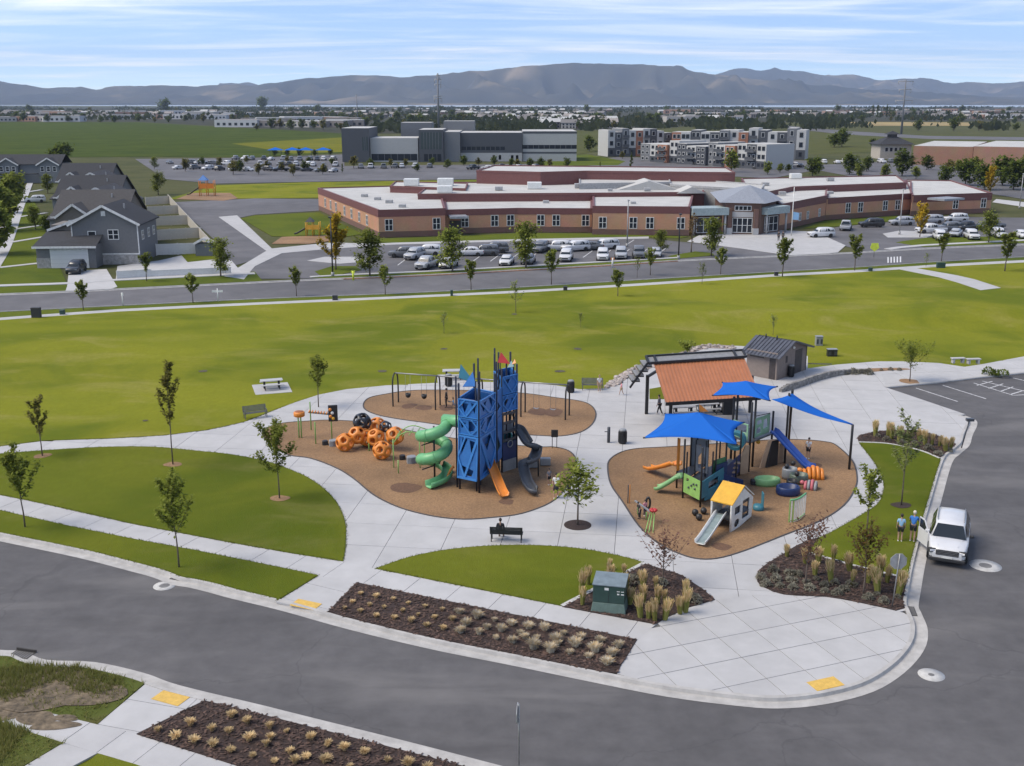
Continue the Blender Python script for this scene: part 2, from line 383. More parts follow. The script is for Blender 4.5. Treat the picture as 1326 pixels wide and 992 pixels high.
# --- kerb lines (asphalt edge), photo pixels
K_FAR = [(-160, 668), (0, 701), (100, 722), (170, 740), (199, 748), (222, 757), (245, 761), (270, 767), (299, 775), (365, 791), (451, 815), (557, 840.5), (664, 862), (770, 884), (862, 902), (945, 913), (1006, 917.5), (1068, 912), (1130, 896), (1171, 871), (1196, 842), (1201, 817), (1193, 795), (1189, 785), (1192, 765), (1197, 735), (1205, 700), (1217, 654.5), (1232, 601), (1243, 588), (1255, 577), (1259, 564), (1265, 551), (1263, 544), (1250, 538.5)]
K_FAR_W = W(smooth(K_FAR, 4))
LOT_FAR = W([(1147, 503.5), (1215, 497), (1267, 490.5), (1326, 484.5), (1500, 466)])
K_NEAR = [(-160, 806), (-40, 836), (0, 842), (30, 844), (60, 855), (123, 858), (186, 872), (232, 888), (332, 912), (380, 924), (520, 959), (640, 990), (760, 1022), (1000, 1090), (1400, 1205), (2000, 1380)]
K_NEAR_W = W(smooth(K_NEAR, 4))
road = sheet('road', K_NEAR_W + [(118, K_NEAR_W[-1][1]), (118, LOT_FAR[-1][1] + 3)] + LOT_FAR[::-1] + K_FAR_W[::-1], 0.0, M_ASPH, skirt=0.1)
def offset(line, d):
    o = []
    for i, p in enumerate(line):
        a, b = line[max(0, i - 1)], line[min(len(line) - 1, i + 1)]
        dx, dy = b[0] - a[0], b[1] - a[1]; l = math.hypot(dx, dy) or 1
        o.append((p[0] - dy / l * d, p[1] + dx / l * d))
    return o
def kerb(name, line, side, gut=0.5, top=0.17, h=PK + 0.02, label=None):
    prof = [(-0.02, 0.012), (gut, 0.006), (gut + 0.05, h), (gut + 0.06 + top, h + 0.005), (gut + 0.07 + top, -0.05)]
    rows = [[(x, y, z) for (x, y) in offset(line, side * d)] for d, z in prof]
    mb = MB(); n = len(line); vs = [q for r in rows for q in r]
    fs = []
    for k in range(len(prof) - 1):
        for i in range(n - 1):
            q = (k * n + i, k * n + i + 1, (k + 1) * n + i + 1, (k + 1) * n + i); fs.append(q if side > 0 else q[::-1])
    mb.add(vs, fs); o = mb.build(name, M_KERB); o['kind'] = 'structure'; return o
kerb('kerb', K_FAR_W, 1)
kerb('kerb', K_NEAR_W, -1)
kerb('kerb', [K_FAR_W[-1]] + W([(1235, 533.5)]) + [LOT_FAR[0]], 1, gut=0.05, top=0.12, h=0.06)
kerb('kerb', LOT_FAR, 1, gut=0.05, top=0.15)
FAR_BACK = offset(K_FAR_W, 0.70)
sheet('verge', offset(K_NEAR_W, -.6) + [(118, K_NEAR_W[-1][1] - 3), (118, 6), (-90, 6), (-90, K_NEAR_W[0][1])], .05, M_LAWN2, skirt=.1)
NEAR_BACK = offset(K_NEAR_W, -0.70)
# --- the lawns
LAWN_FAR = [(-190, 426), (0, 414.5), (154, 403.5), (340, 394.5), (500, 387.5), (670, 379.5), (830, 370), (1000, 358.5), (1114, 352.5), (1217, 345.5), (1326, 340), (1520, 330)]
PATH_UP = [(-190, 603), (-60, 586), (0, 578), (56, 571), (141, 568), (211, 564), (268, 557), (316, 546.5), (348, 534), (382, 521), (413, 511), (449, 504), (500, 499), (560, 496), (620, 494.5), (680, 495.5), (720, 499), (750, 504), (782, 503)]
ROCK_OUT = [(782, 503), (791, 495), (803, 484), (834, 471), (870, 460), (893, 452), (902, 448), (918, 446.5), (960, 448), (1000, 452), (1046, 461)]
PATH_RT = [(1046, 477), (1084, 472), (1136, 468), (1168, 468), (1215, 470), (1249, 475), (1275, 471), (1326, 461.5), (1520, 430)]
def sstep(a, b, x):
    t = max(0, min(1, (x - a) / (b - a))); return t * t * (3 - 2 * t)
def zl(x, y):
    """surface of the big lawn: a shallow basin behind a bank on the right"""
    ytop = 121.0 + 0.06 * x
    s = sstep(2, 30, x)
    t = sstep(0, 4.2, ytop - y) * sstep(84, 104, y)
    n = mnoise.noise((x * 0.05, y * 0.05, 3.1)) * 0.14 * sstep(82, 92, y) * sstep(0, 12, 128 - y)
    return PK + 0.02 - 1.6 * s * t - 0.30 * (1 - s) * sstep(80, 100, y) * sstep(0, 12, 120 - y) + n
def PL(px, py):
    q = P(px, py, 0)
    for _ in range(6): q = P(px, py, zl(q.x, q.y))
    return q
lawn_poly = ccw(W(LAWN_FAR, PK) + W((PATH_UP + ROCK_OUT[1:] + PATH_RT), PK)[::-1])
def main_lawn():
    mb = MB(); xs = [q[0] for q in lawn_poly]; ys = [q[1] for q in lawn_poly]; S = 2.0; idx = {}
    def vid(q):
        k = (round(q[0], 3), round(q[1], 3))
        if k not in idx: idx[k] = len(mb.v); mb.v.append((q[0], q[1], zl(*q)))
        return idx[k]
    for i in range(int(min(xs) // S), int(max(xs) // S) + 1):
        for j in range(int(min(ys) // S), int(max(ys) // S) + 1):
            c = clip(lawn_poly, [(i * S, j * S), (i * S + S, j * S), (i * S + S, j * S + S), (i * S, j * S + S)])
            if len(c) >= 3 and abs(area(c)) > 1e-4:
                f = [vid(q) for q in c]; g = [a for n, a in enumerate(f) if a != f[n - 1]]
                if len(set(g)) >= 3: mb.f.append(g); mb.m.append(0)
    mb.sm = set(range(len(mb.f)))
    o = mb.build('lawn', M_LAWN); o['kind'] = 'structure'
main_lawn()
CRESCENT = smooth([(-190, 609), (-60, 597), (0, 588), (85, 581.7), (141, 579), (198, 579), (254, 584), (300, 589), (348, 598.5), (377, 609), (401, 620), (425, 638), (440, 658), (447, 677), (448, 693), (447, 712), (444, 727)], 4) + [(380, 717), (300, 703), (169, 678), (85, 659), (40, 649), (0, 641), (-190, 604 + 0.5)]
CRESCENT = CRESCENT[:-1] + [(-190, 609.5)]
LENS = smooth([(486.5, 736.6), (529, 722), (575, 712.8), (628, 707.4), (692, 706.4), (753, 711), (806, 721), (834, 729)], 4) + [(728, 785)]
STRIP = [(-160, 628), (0, 661), (85, 680.5), (169, 697.5), (254, 713), (380, 738.5), (412, 745.5), (359, 778)]
strip_w = W(STRIP, PK); kb = [q for q in FAR_BACK if q[0] < P(358, 779, PK).x]
RSTRIP = smooth([(1112, 573), (1120, 583), (1134, 602), (1143, 621), (1144, 635), (1137, 652), (1117, 666), (1079, 688), (1060, 697)], 4) + [(1046, 716), (1110, 734), (1176, 750)]
RS_TOP = smooth([(1112, 573), (1140, 574), (1163, 577), (1194, 584.5), (1217, 594)], 4)
def back_between(line, y0, y1, x0, x1):
    return [q for q in line if y0 <= q[1] <= y1 and x0 <= q[0] <= x1]
a_, b_ = P(1176, 750, PK), P(1217, 594, PK)
rs_right = [q for q in FAR_BACK if a_.y < q[1] < b_.y and q[0] > 15]
LZ = PK + 0.03
CRESC_W, LENS_W = W(CRESCENT, PK), W(LENS, PK)
STRIP_W = strip_w + kb[::-1]
RS_W = W(RSTRIP, PK) + rs_right + W(RS_TOP, PK)[::-1][:-1]
for q in (CRESC_W, LENS_W, STRIP_W, RS_W): sheet('lawn_island', q, LZ, M_LAWN2, skirt=0.12)
# --- paving: a base in the joint colour carrying slabs cut by a joint grid
PLAY_L = smooth([(339, 563), (344, 555), (365, 548), (402, 545), (429, 544), (475, 547), (519, 555.5), (545, 560.5), (591, 568), (640, 574), (697, 578.7), (717, 578.7), (737, 583.7), (746, 594), (744, 607), (734, 631), (714, 651), (676, 665.5), (638, 670.7), (601, 673), (563, 669.4), (525, 660.5), (500, 650.5), (480, 639), (457, 620), (434, 606), (402, 594), (374, 589.7), (352, 578)], 4, True)
PLAY_S = smooth([(470, 523), (478, 515), (501, 510), (529, 506), (563, 505), (625, 506), (681, 509.5), (717, 514.5), (752, 519.5), (767, 526), (772.5, 537), (767, 550), (752, 560), (727, 565), (697, 564.3), (660, 561.5), (591, 553.5), (545, 547), (519, 543.4), (490, 538), (473, 531)], 4, True)
PLAY_R = smooth([(786, 605), (790, 594), (805, 585), (827, 580.6), (865, 578.6), (935, 574), (1001, 569.4), (1039, 569.4), (1069, 572), (1084, 577), (1104, 596), (1110.5, 614.7), (1108.6, 632), (1094, 654.5), (1064, 674.4), (1014, 694.3), (964, 714), (929, 723.7), (902, 724), (877, 716.7), (852, 704), (827, 682), (805, 649.5), (790, 627)], 4, True)
PL_W, PS_W, PR_W = W(PLAY_L, PK), W(PLAY_S, PK), W(PLAY_R, PK)
UTIL = [(834, 730), (728, 786), (849, 808.8), (861, 801), (891, 787), (926, 777), (910, 763), (881, 744.5)]
CORNER = smooth([(1060, 696), (1034, 705.6), (1015, 717), (988, 734), (981, 745), (984, 757), (1015, 770), (1070, 773), (1125, 783), (1160, 791)], 3)
corner_r = [q for q in FAR_BACK if P(1166, 790, PK).y < q[1] < P(1176, 750, PK).y and q[0] > 15]
CORNER_W = W(CORNER, PK) + corner_r + W([(1176, 750), (1110, 734), (1046, 716)], PK)
UPBED = smooth([(1110, 567), (1116, 563), (1140, 558.5), (1175, 557), (1210, 563), (1238, 576)], 3) + [(1217, 593), (1194, 583.5), (1163, 576), (1140, 573), (1112, 572)]
FRONT = [(461.5, 754.5), (825, 828.5), (815, 845), (805, 860), (799, 872)]
f_l, f_r = P(424, 793, PK).x, P(797, 873, PK).x
FRONT_W = W(FRONT, PK) + [q for q in FAR_BACK if f_l < q[0] < f_r and q[1] < 60][::-1] + W([(424, 793)], PK)
UTIL_W, UPBED_W = W(UTIL, PK), W(UPBED, PK)
covers = [CRESC_W, LENS_W, STRIP_W, RS_W, PL_W, PS_W, PR_W, UTIL_W, CORNER_W, UPBED_W, FRONT_W]
plaza_l = smooth([(799, 872), (805, 860), (825, 828.5), (849, 808.8), (891, 787), (926, 777), (975, 771), (1015, 771), (1070, 773), (1125, 783.5), (1165, 792)], 3)
kp = [q for q in FAR_BACK if q[0] > P(799, 872, PK).x and q[1] < P(1165, 792, PK).y - 0.01]
kp = [q for q in kp if q[0] > 5]
PLAZA_W = ccw(W(plaza_l, PK) + kp[::-1])
kb2 = [q for q in FAR_BACK if q[1] > P(1165, 792, PK).y and q[0] > 15]
WALK_W = ccw(W([(-160, 608), (0, 641), (40, 649), (85, 659), (169, 678), (300, 703), (380, 717), (444, 727), (486.5, 736.6), (728, 785.5), (849, 808.8), (825, 828.5), (461.5, 754.5), (412, 745.5), (254, 713), (169, 697.5), (85, 680.5), (0, 661), (-160, 628)], PK))
RAMP_W = ccw(W([(412, 745.5), (461.5, 754.5), (424, 793), (358, 779)], PK))
EAST_W = ccw(W([(1136, 468), (1168, 468), (1215, 470), (1249, 475), (1275, 471), (1326, 461.5), (1520, 430), (1520, 452)], PK) + LOT_FAR[::-1])
MAIN_W = ccw(W(PATH_UP + ROCK_OUT[1:] + PATH_RT[:3], PK) + [LOT_FAR[0], K_FAR_W[-1]] + kb2[::-1]
             + W([(1165, 792), (1125, 783.5), (1070, 773), (1015, 771), (975, 771), (926, 777), (891, 787), (849, 808.8), (728, 785.5), (486.5, 736.6), (444, 727), (380, 717), (300, 703), (169, 678), (85, 659), (0, 641), (-160, 608)], PK))
def slabs(parent, poly, ang, su, sv, org, gap=0.026, top=PK, cov=(), crop=None):
    ca, sa = math.cos(ang), math.sin(ang)
    lp = [((x - org[0]) * ca + (y - org[1]) * sa, -(x - org[0]) * sa + (y - org[1]) * ca) for x, y in poly]; lp = ccw(lp)
    us = [q[0] for q in lp]; vsx = [q[1] for q in lp]
    g2 = gap / 2
    for i in range(int(min(us) // su), int(max(us) // su) + 1):
        for j in range(int(min(vsx) // sv), int(max(vsx) // sv) + 1):
            c = clip(lp, [(i * su + g2, j * sv + g2), (i * su + su - g2, j * sv + g2), (i * su + su - g2, j * sv + sv - g2), (i * su + g2, j * sv + sv - g2)])
            if len(c) < 3 or abs(area(c)) < 0.12: continue
            wc = [(x * ca - y * sa + org[0], x * sa + y * ca + org[1]) for x, y in c]
            if any(all(inside(q, cv) for q in wc) for cv in cov): continue
            if crop and not crop(wc): continue
            mb = MB(); mb.prism(wc, 0.03, top + random.uniform(-.003, .003)); mb.build('slab', M_CONC, parent)
def ang_of(a, b):
    a, b = P(*a, PK), P(*b, PK); return math.atan2(b.y - a.y, b.x - a.x)
mainp = sheet('paving', MAIN_W, 0.09, M_JOINT); ang_main = ang_of((486, 737), (840, 808))
slabs(mainp, MAIN_W, R(-7), 3.1, 3.1, (0, 60), cov=covers, crop=lambda c: max(q[0] for q in c) > -58 and min(abs(q[0]) for q in c) < 62)
eastp = sheet('paving', EAST_W, 0.09, M_JOINT)
slabs(eastp, EAST_W, R(9), 3.1, 3.1, (30, 80), crop=lambda c: min(q[0] for q in c) < 62)
walkp = sheet('sidewalk', WALK_W, 0.09, M_JOINT)
slabs(walkp, WALK_W, ang_main, 2.3, 30, tuple(P(486, 737, PK).xy - Vector((0, 12))), cov=(), crop=lambda c: max(q[0] for q in c) > -36)
rampp = sheet('kerb_ramp', RAMP_W, 0.085, M_JOINT)
slabs(rampp, RAMP_W, ang_of((412, 745), (358, 779)), 1.9, 30, tuple(P(380, 760, PK).xy - Vector((0, 12))), top=PK - 0.004)
plazap = sheet('corner_plaza', PLAZA_W, 0.09, M_JOINT)
slabs(plazap, PLAZA_W, ang_of((940, 888), (1175, 838)), 1.9, 1.9, tuple(P(1042, 868, PK).xy), gap=.034, top=PK - 0.002)
# --- play surfacing with rubber edging
def ring(poly, w1, z0, z1, m, name, parent):
    poly = ccw(poly); inn = offset(poly + poly[:1], w1)[:-1]; mb = MB(); n = len(poly)
    vs = [(x, y, z0) for x, y in poly] + [(x, y, z1) for x, y in poly] + [(x, y, z1) for x, y in inn] + [(x, y, z0) for x, y in inn]
    fs = []
    for i in range(n):
        k = (i + 1) % n
        for r in range(3): fs.append((r * n + i, r * n + k, (r + 1) * n + k, (r + 1) * n + i))
    mb.add(vs, fs); return mb.build(name, m, parent)
for nm, pw in (('play_surface', PL_W), ('play_surface', PS_W), ('play_surface', PR_W)):
    o = sheet(nm, pw, PK + 0.012, M_CHIP, skirt=0.1); ring(pw, 0.09, PK - 0.05, PK + 0.035, M_EDGE, 'edging', o)
def blob(px, py, rx, ry, seed, n=18):
    c = P(px, py, PK); rr = random.Random(seed)
    ph = [rr.uniform(0, 6.28) for _ in range(3)]
    return [(c.x + rx * math.cos(t) * (1 + .13 * math.sin(2 * t + ph[0]) + .1 * math.sin(3 * t + ph[1])), c.y + ry * math.sin(t) * (1 + .13 * math.sin(2 * t + ph[2]))) for t in [2 * math.pi * i / n for i in range(n)]]
for i, (px, py, rx, ry) in enumerate([(696, 533, .75, 1.1), (716, 534, .75, 1.1), (530, 526, .6, .8), (549, 528, .6, .8), (525, 632, .9, 1.0), (578, 528, .6, .8), (656, 650, .5, .5), (934, 708, .5, .5), (1052, 603, .6, .6)]):
    sheet('worn_patch', blob(px, py, rx, ry, i), PK + 0.016, M_CHIP2)
M_SOIL = mat('soil', (.085, .075, .045), .95, var=.3, scale=4, coords='World')
for i, (px, py, r_) in enumerate(((263, 481, .4), (188, 545, .2), (495, 481, .45), (575, 452, .35), (748, 452, .4), (725, 481, .45), (666, 407, .35))):
    c_ = PL(px, py); pts_ = blob(px, py, r_, r_ * 1.1, i + 40, 14); cx_ = sum(q[0] for q in pts_) / 14; cy_ = sum(q[1] for q in pts_) / 14
    mb = MB(); mb.add([(c_.x + q[0] - cx_, c_.y + q[1] - cy_, zl(c_.x + q[0] - cx_, c_.y + q[1] - cy_) + .03) for q in pts_], [tuple(range(14))]); o = mb.build('bare_patch', M_SOIL); o['kind'] = 'structure'
for q, nm in ((FRONT_W, 'planting_bed'), (UTIL_W, 'planting_bed'), (CORNER_W, 'planting_bed'), (UPBED_W, 'planting_bed')):
    sheet(nm, q, PK + 0.028, M_BARK, skirt=0.1)
def strip(name, pts, wd, z0, z1, m, wpts=None):
    l = wpts or W(pts, PK); a, b = offset(l, wd / 2), offset(l, -wd / 2); mb = MB(); n = len(l)
    vs = [(x, y, z) for ln, z in ((a, z0), (a, z1), (b, z1), (b, z0)) for x, y in ln]
    fs = [(r * n + i, (r + 1) * n + i, (r + 1) * n + i + 1, r * n + i + 1) for r in range(3) for i in range(n - 1)] + [(0, 3 * n, 2 * n, n), (n - 1, 2 * n - 1, 3 * n - 1, 4 * n - 1)]
    mb.add(vs, fs); o = mb.build(name, m); o['kind'] = 'structure'; return o
strip('mow_strip', [(834, 729.5), (781, 757.5), (728, 785)], 0.22, 0.1, PK + 0.05, M_MOW)
strip('mow_strip', [(1046, 716), (1110, 734), (1176, 750)], 0.18, 0.1, PK + 0.05, M_MOW)
strip('mow_strip', smooth([(1112, 573), (1140, 574), (1163, 577), (1194, 584.5), (1217, 594)], 4), 0.18, 0.1, PK + 0.05, M_MOW)
# --- bottom left corner block
NB = [q for q in NEAR_BACK]
xa, xb, xc = P(173, 884, PK).x, P(262, 902, PK).x, 0
NW_TOP = [(-160, 857), (0, 907), (60, 922), (126, 938), (176, 950), (310, 992), (420, 1030)]
NW_BOT = [(-160, 890), (0, 936), (60, 955), (126, 975), (175, 990), (300, 1035)]
wsl = W(smooth(NW_TOP, 2), PK); wsb = W(smooth(NW_BOT, 2), PK)
nwp = sheet('sidewalk', bandpoly(wsl, wsb), 0.09, M_JOINT)
slabs(nwp, bandpoly(wsl, wsb), ang_of((60, 922), (310, 992)), 1.7, 30, tuple(P(126, 940, PK).xy - Vector((0, 12))))
dl = [q for q in NB if P(-160, 820, PK).x < q[0] < xa]
sheet('weedy_verge', dl + W([(188, 884), (126, 938), (60, 922), (0, 907), (-160, 857)], PK), PK + .01, M_WEED, skirt=.1)
rp = sheet('kerb_ramp', W([(190, 884), (268, 905), (176, 950), (126, 938)], PK), 0.085, M_JOINT)
slabs(rp, W([(190, 884), (268, 905), (176, 950), (126, 938)], PK), ang_of((190, 884), (126, 938)), 1.9, 30, tuple(P(150, 900, PK).xy - Vector((0, 12))), top=PK - .004)
kb3 = [q for q in NB if q[0] > P(266, 905, PK).x]
sheet('planting_bed', [tuple(P(268, 906, PK).xy)] + kb3[:14] + W([(900, 1100), (420, 1032), (310, 993), (177, 951)], PK), PK + .02, M_BARK, skirt=.1)
sheet('weedy_verge', W([(-160, 890), (0, 936), (60, 955), (82, 962), (30, 992), (-160, 1000)], PK), PK + .01, M_WEED, skirt=.1)
sheet('sidewalk', W([(82, 962), (126, 975), (60, 1010), (10, 1005)], PK), PK - .002, M_CONC, skirt=.1)
sheet('lawn_island', W([(127, 976), (175, 990), (300, 1035), (60, 1030)], PK), PK + .02, M_LAWN2, skirt=.1)
M_DIRT = mat('dirt', (.15, .115, .075), .95, var=.35, scale=3, coords='World')
for i, (px, py, rx, ry) in enumerate(((20, 917, .9, .5), (48, 930, .8, .45), (70, 940, 1.0, .3), (5, 925, .7, .5), (85, 930, .5, .25), (60, 893, 2.2, 1.6), (110, 900, 1.6, 1.0))): sheet('dirt_patch', blob(px, py, rx, ry, i + 60), PK + (.012 if i < 5 else .03) + .002 * i, M_DIRT)
def pad(px, py, wd, dp, az, name='tactile_pad'):
    c = P(px, py, PK); mb = MB(); mb.box((0, 0, 0), (wd, dp, 0.012))
    n = int(wd / .09); k = int(dp / .09)
    for i in range(n):
        for j in range(k): mb.box((-wd / 2 + (i + .5) * wd / n, -dp / 2 + (j + .5) * dp / k, .008), (.03, .03, .008))
    o = mb.build(name, M_YEL, None, (c.x, c.y, PK + 0.008), az); return o
for px, py, a_, lab in ((396, 783, ang_of((358, 779), (424, 793)), 'yellow tactile paving pad on the kerb ramp beside the front planting bed'), (221, 904, ang_of((190, 884), (268, 905)), 'yellow tactile paving pad in the bottom left corner across the street'), (1069, 885.5, ang_of((1047, 903), (1109, 889)), 'yellow tactile paving pad at the edge of the round corner plaza')):
    tag(pad(px, py, 1.35, 0.75, a_), lab, 'tactile pad')
# --- far street
FS_NEAR = [(-240, 416.5), (0, 404), (330, 387.5), (500, 381), (670, 372.5), (830, 362.5), (1000, 352.5), (1114, 346), (1217, 339), (1326, 333), (1560, 322)]
FS_FAR = [(-240, 391), (0, 382.6), (128, 377), (340, 366.5), (445, 361.8), (560, 357), (670, 351), (780, 345), (878, 338.5), (1037, 331.5), (1110, 328), (1196, 323), (1326, 317.5), (1560, 309)]
sheet('road', bandpoly(W(smooth(FS_NEAR, 2)), W(smooth(FS_FAR, 2))), 0.0, M_ASPH2, skirt=.05)
FSW = [(x, y - 3.2) for x, y in LAWN_FAR]
fsw = sheet('sidewalk', bandpoly(W(smooth(LAWN_FAR, 2), PK), W(smooth(FSW, 2), PK)), PK, M_CONC, skirt=.3)
sheet('verge', bandpoly(W(smooth(FSW, 2), PK), W(smooth(FS_NEAR, 2), PK)), PK - .01, M_FARGRASS, skirt=.3)
kerb('kerb', W(smooth(FS_NEAR, 2)), -1, gut=.3)
kerb('kerb', W(smooth(FS_FAR, 2)), 1, gut=.35)
# cross path down to the lawn, right
sheet('path', [tuple(PL(*q).xy) for q in ((1165, 349), (1186, 347.5), (1240, 357), (1262, 362), (1296, 373), (1270, 376), (1240, 366), (1215, 359))], PK + 0.06, M_CONC, skirt=1.2)
# ================================================================== builders for repeated kinds
M_TRUNK = mat('tree_bark', (0.13, 0.10, 0.08), 0.9, var=.2, scale=8)
L_DARK = leafmat('leaf_dark', (0.075, 0.108, 0.022), (0.15, 0.18, 0.04))
L_MID = leafmat('leaf_mid', (0.15, 0.182, 0.034), (0.25, 0.275, 0.06))
L_YEL = leafmat('leaf_yellow', (0.55, 0.37, 0.03), (0.42, 0.32, 0.04))
L_OLIVE = leafmat('leaf_olive', (0.14, 0.135, 0.04), (0.22, 0.20, 0.06))
L_RED = leafmat('leaf_red', (0.13, 0.07, 0.06), (0.22, 0.13, 0.09))
L_BRONZE = leafmat('leaf_bronze', (0.15, 0.085, 0.035), (0.12, 0.11, 0.035))
L_TAN = leafmat('leaf_tan', (0.26, 0.17, 0.08), (0.18, 0.13, 0.06))
L_PALE = leafmat('leaf_pale', (0.17, 0.20, 0.075), (0.25, 0.27, 0.11))
def tree_meshes(seed, h, r, base, n_leaf, leaf, lm, style='young', tr=0.04, nb=None):
    """trunk+limbs mesh and crown mesh of leaf-sized faces clustered along the limbs"""
    rr = random.Random(seed); tk = MB(); cr = MB()
    lean = Vector((rr.uniform(-.04, .04), rr.uniform(-.04, .04), 0)) * h
    top = Vector((0, 0, h * .96)) + lean
    spine = [Vector((0, 0, -0.1)), Vector((0, 0, base * .6)), Vector((0, 0, base)) + lean * .2, Vector((0, 0, (base + h) / 2)) + lean * .6 + Vector((rr.uniform(-.03, .03) * h, 0, 0)), top]
    tk.tube(spine, [tr * 1.25, tr, tr * .85, tr * .5, tr * .12], 7)
    nb = nb or rr.randint(7, 10); tips = []
    def spt(t):
        t = t * (len(spine) - 1); i = min(int(t), len(spine) - 2); return spine[i].lerp(spine[i + 1], t - i)
    for i in range(nb):
        a = 2.4 * i + rr.uniform(-.5, .5); fr = (i + .5) / nb
        s = spt(0.5 + .42 * fr)
        if style == 'young': L = r * rr.uniform(.75, 1.25) * (1.15 - .55 * fr); up = L * rr.uniform(1.0, 2.0)
        elif style == 'round': L = r * rr.uniform(.7, 1.1) * (1.1 - .5 * fr ** 2); up = L * rr.uniform(.35, .9)
        else: L = r * rr.uniform(.7, 1.1) * (1.2 - .9 * fr); up = L * rr.uniform(.6, 1.1)
        e = s + Vector((math.cos(a) * L, math.sin(a) * L, min(up, max(.1, h * 1.02 - s.z))))
        m = s.lerp(e, .5) + Vector((0, 0, -.1 * L))
        tk.tube([s, m, e], [tr * .42, tr * .28, tr * .08], 5, caps=False); tips.append((s, m, e))
    for k in range(n_leaf):
        s, m, e = tips[rr.randrange(nb)] if rr.random() < .82 else (spt(.55), spt(.8), top)
        t = rr.random() ** .65
        c = s.lerp(m, t * 2) if t < .5 else m.lerp(e, t * 2 - 1)
        sp = r * (.30 if style == 'young' else .42) * (.5 + rr.random())
        d = Vector((rr.gauss(0, 1), rr.gauss(0, 1), rr.gauss(0, 1))); d.normalize()
        c = c + d * sp * rr.random() ** .5
        if c.z < base * .8: c.z = base * .8 + rr.random() * .3
        q = Matrix.Rotation(rr.uniform(0, 6.28), 3, 'Z') @ Matrix.Rotation(rr.uniform(-.8, .8), 3, 'X')
        l = leaf * rr.uniform(.6, 1.35); wv = l * rr.uniform(.45, .7)
        cr.add([c + q @ Vector(v) for v in ((-wv / 2, 0, 0), (0, -l / 2, .04 * l), (wv / 2, 0, 0), (0, l / 2, -.06 * l))], [(0, 1, 2, 3)])
    return tk.mesh('trunk', M_TRUNK), cr.mesh('crown', lm)
def place_tree(meshes, loc, label, name='young_tree', rz=0.0, sc=1.0, group=None, cat='tree'):
    t = thing(name, label, cat, loc, rz, group); t.scale = (sc,) * 3 if not isinstance(sc, tuple) else sc
    link('trunk', meshes[0], t); link('crown', meshes[1], t); return t
ORD = ['first', 'second', 'third', 'fourth', 'fifth', 'sixth', 'seventh', 'eighth', 'ninth', 'tenth', 'eleventh', 'twelfth', 'thirteenth', 'fourteenth', 'fifteenth', 'sixteenth', 'seventeenth', 'eighteenth', 'nineteenth', 'twentieth']
def nth(i, n):
    if i == 0: return 'leftmost'
    if i == n - 1: return 'rightmost'
    return ORD[i] + ' from the left' if i < 20 else ORD[n - 1 - i] + ' from the right'
# ------------------------------------------------------------------ cars
M_TYRE = mat('tyre_rubber', (0.02, 0.02, 0.02), .85); M_RIM = mat('wheel_rim', (0.35, 0.35, 0.36), .35, metal=.8)
M_GLASS = glassmat('car_glass'); M_LAMP = mat('headlamp', (0.22, 0.23, 0.25), .12, spec=.9); M_TAIL = mat('tail_lamp', (0.30, 0.02, 0.02), .25)
M_BLK = mat('black_plastic', (0.025, 0.025, 0.027), .6)
def paint(n, c): return mat('paint_' + n, c, .32, var=.03, scale=1.2, coat=.6)
PAINTS = {'white': paint('white', (0.58, 0.58, 0.585)), 'silver': paint('silver', (0.36, 0.37, 0.39)), 'grey': paint('grey', (0.12, 0.125, 0.135)), 'black': paint('black', (0.022, 0.022, 0.025)), 'blue': paint('blue', (0.04, 0.08, 0.2)), 'red': paint('red', (0.28, 0.03, 0.03)), 'tan': paint('tan', (0.32, 0.27, 0.2))}
# stations along the length: x, half width low, half width belt, z sill, z belt ; cabin stations: x, half width bottom, half width top, z bottom, z top
CARS = {
 'suv': dict(L=4.8, body=[(-2.4, .70, .78, .45, .80), (-2.34, .86, .90, .32, 1.02), (-1.6, .93, .95, .26, 1.06), (0, .94, .96, .24, 1.06), (.95, .94, .95, .24, 1.04), (1.25, .93, .93, .26, 1.04), (2.1, .90, .88, .30, .98), (2.36, .80, .78, .36, .86), (2.42, .66, .66, .46, .72)],
             cab=[(-2.34, .86, .70, 1.0, 1.05), (-2.05, .90, .66, 1.03, 1.66), (-1.4, .92, .70, 1.05, 1.74), (.15, .92, .71, 1.05, 1.74), (.5, .92, .68, 1.05, 1.66), (1.22, .88, .66, 1.03, 1.05)], wb=1.42, wr=.37),
 'sedan': dict(L=4.7, body=[(-2.35, .70, .72, .45, .82), (-2.28, .84, .86, .34, .96), (-1.5, .90, .92, .24, .98), (0, .91, .93, .22, .94), (.9, .91, .92, .22, .92), (1.5, .90, .90, .25, .88), (2.15, .84, .82, .32, .78), (2.36, .62, .62, .42, .62)],
              cab=[(-1.85, .80, .62, .93, .96), (-1.1, .84, .60, .94, 1.36), (-.5, .86, .62, .94, 1.44), (.1, .86, .62, .93, 1.43), (.5, .84, .60, .92, 1.33), (1.2, .82, .62, .90, .92)], wb=1.38, wr=.33),
 'pickup': dict(L=5.6, body=[(-2.8, .86, .88, .55, 1.02), (-2.72, .95, .97, .42, 1.06), (-1.2, .96, .98, .36, 1.08), (0, .97, .98, .34, 1.10), (1.3, .97, .97, .34, 1.10), (2.5, .94, .92, .38, 1.06), (2.76, .84, .84, .46, .92)],
               cab=[(-1.0, .92, .72, 1.08, 1.12), (-.9, .92, .74, 1.08, 1.74), (-.2, .93, .76, 1.09, 1.84), (.6, .93, .75, 1.09, 1.82), (.85, .92, .72, 1.09, 1.74), (1.5, .90, .7, 1.09, 1.11)], wb=1.75, wr=.42)}
CARMESH = {}
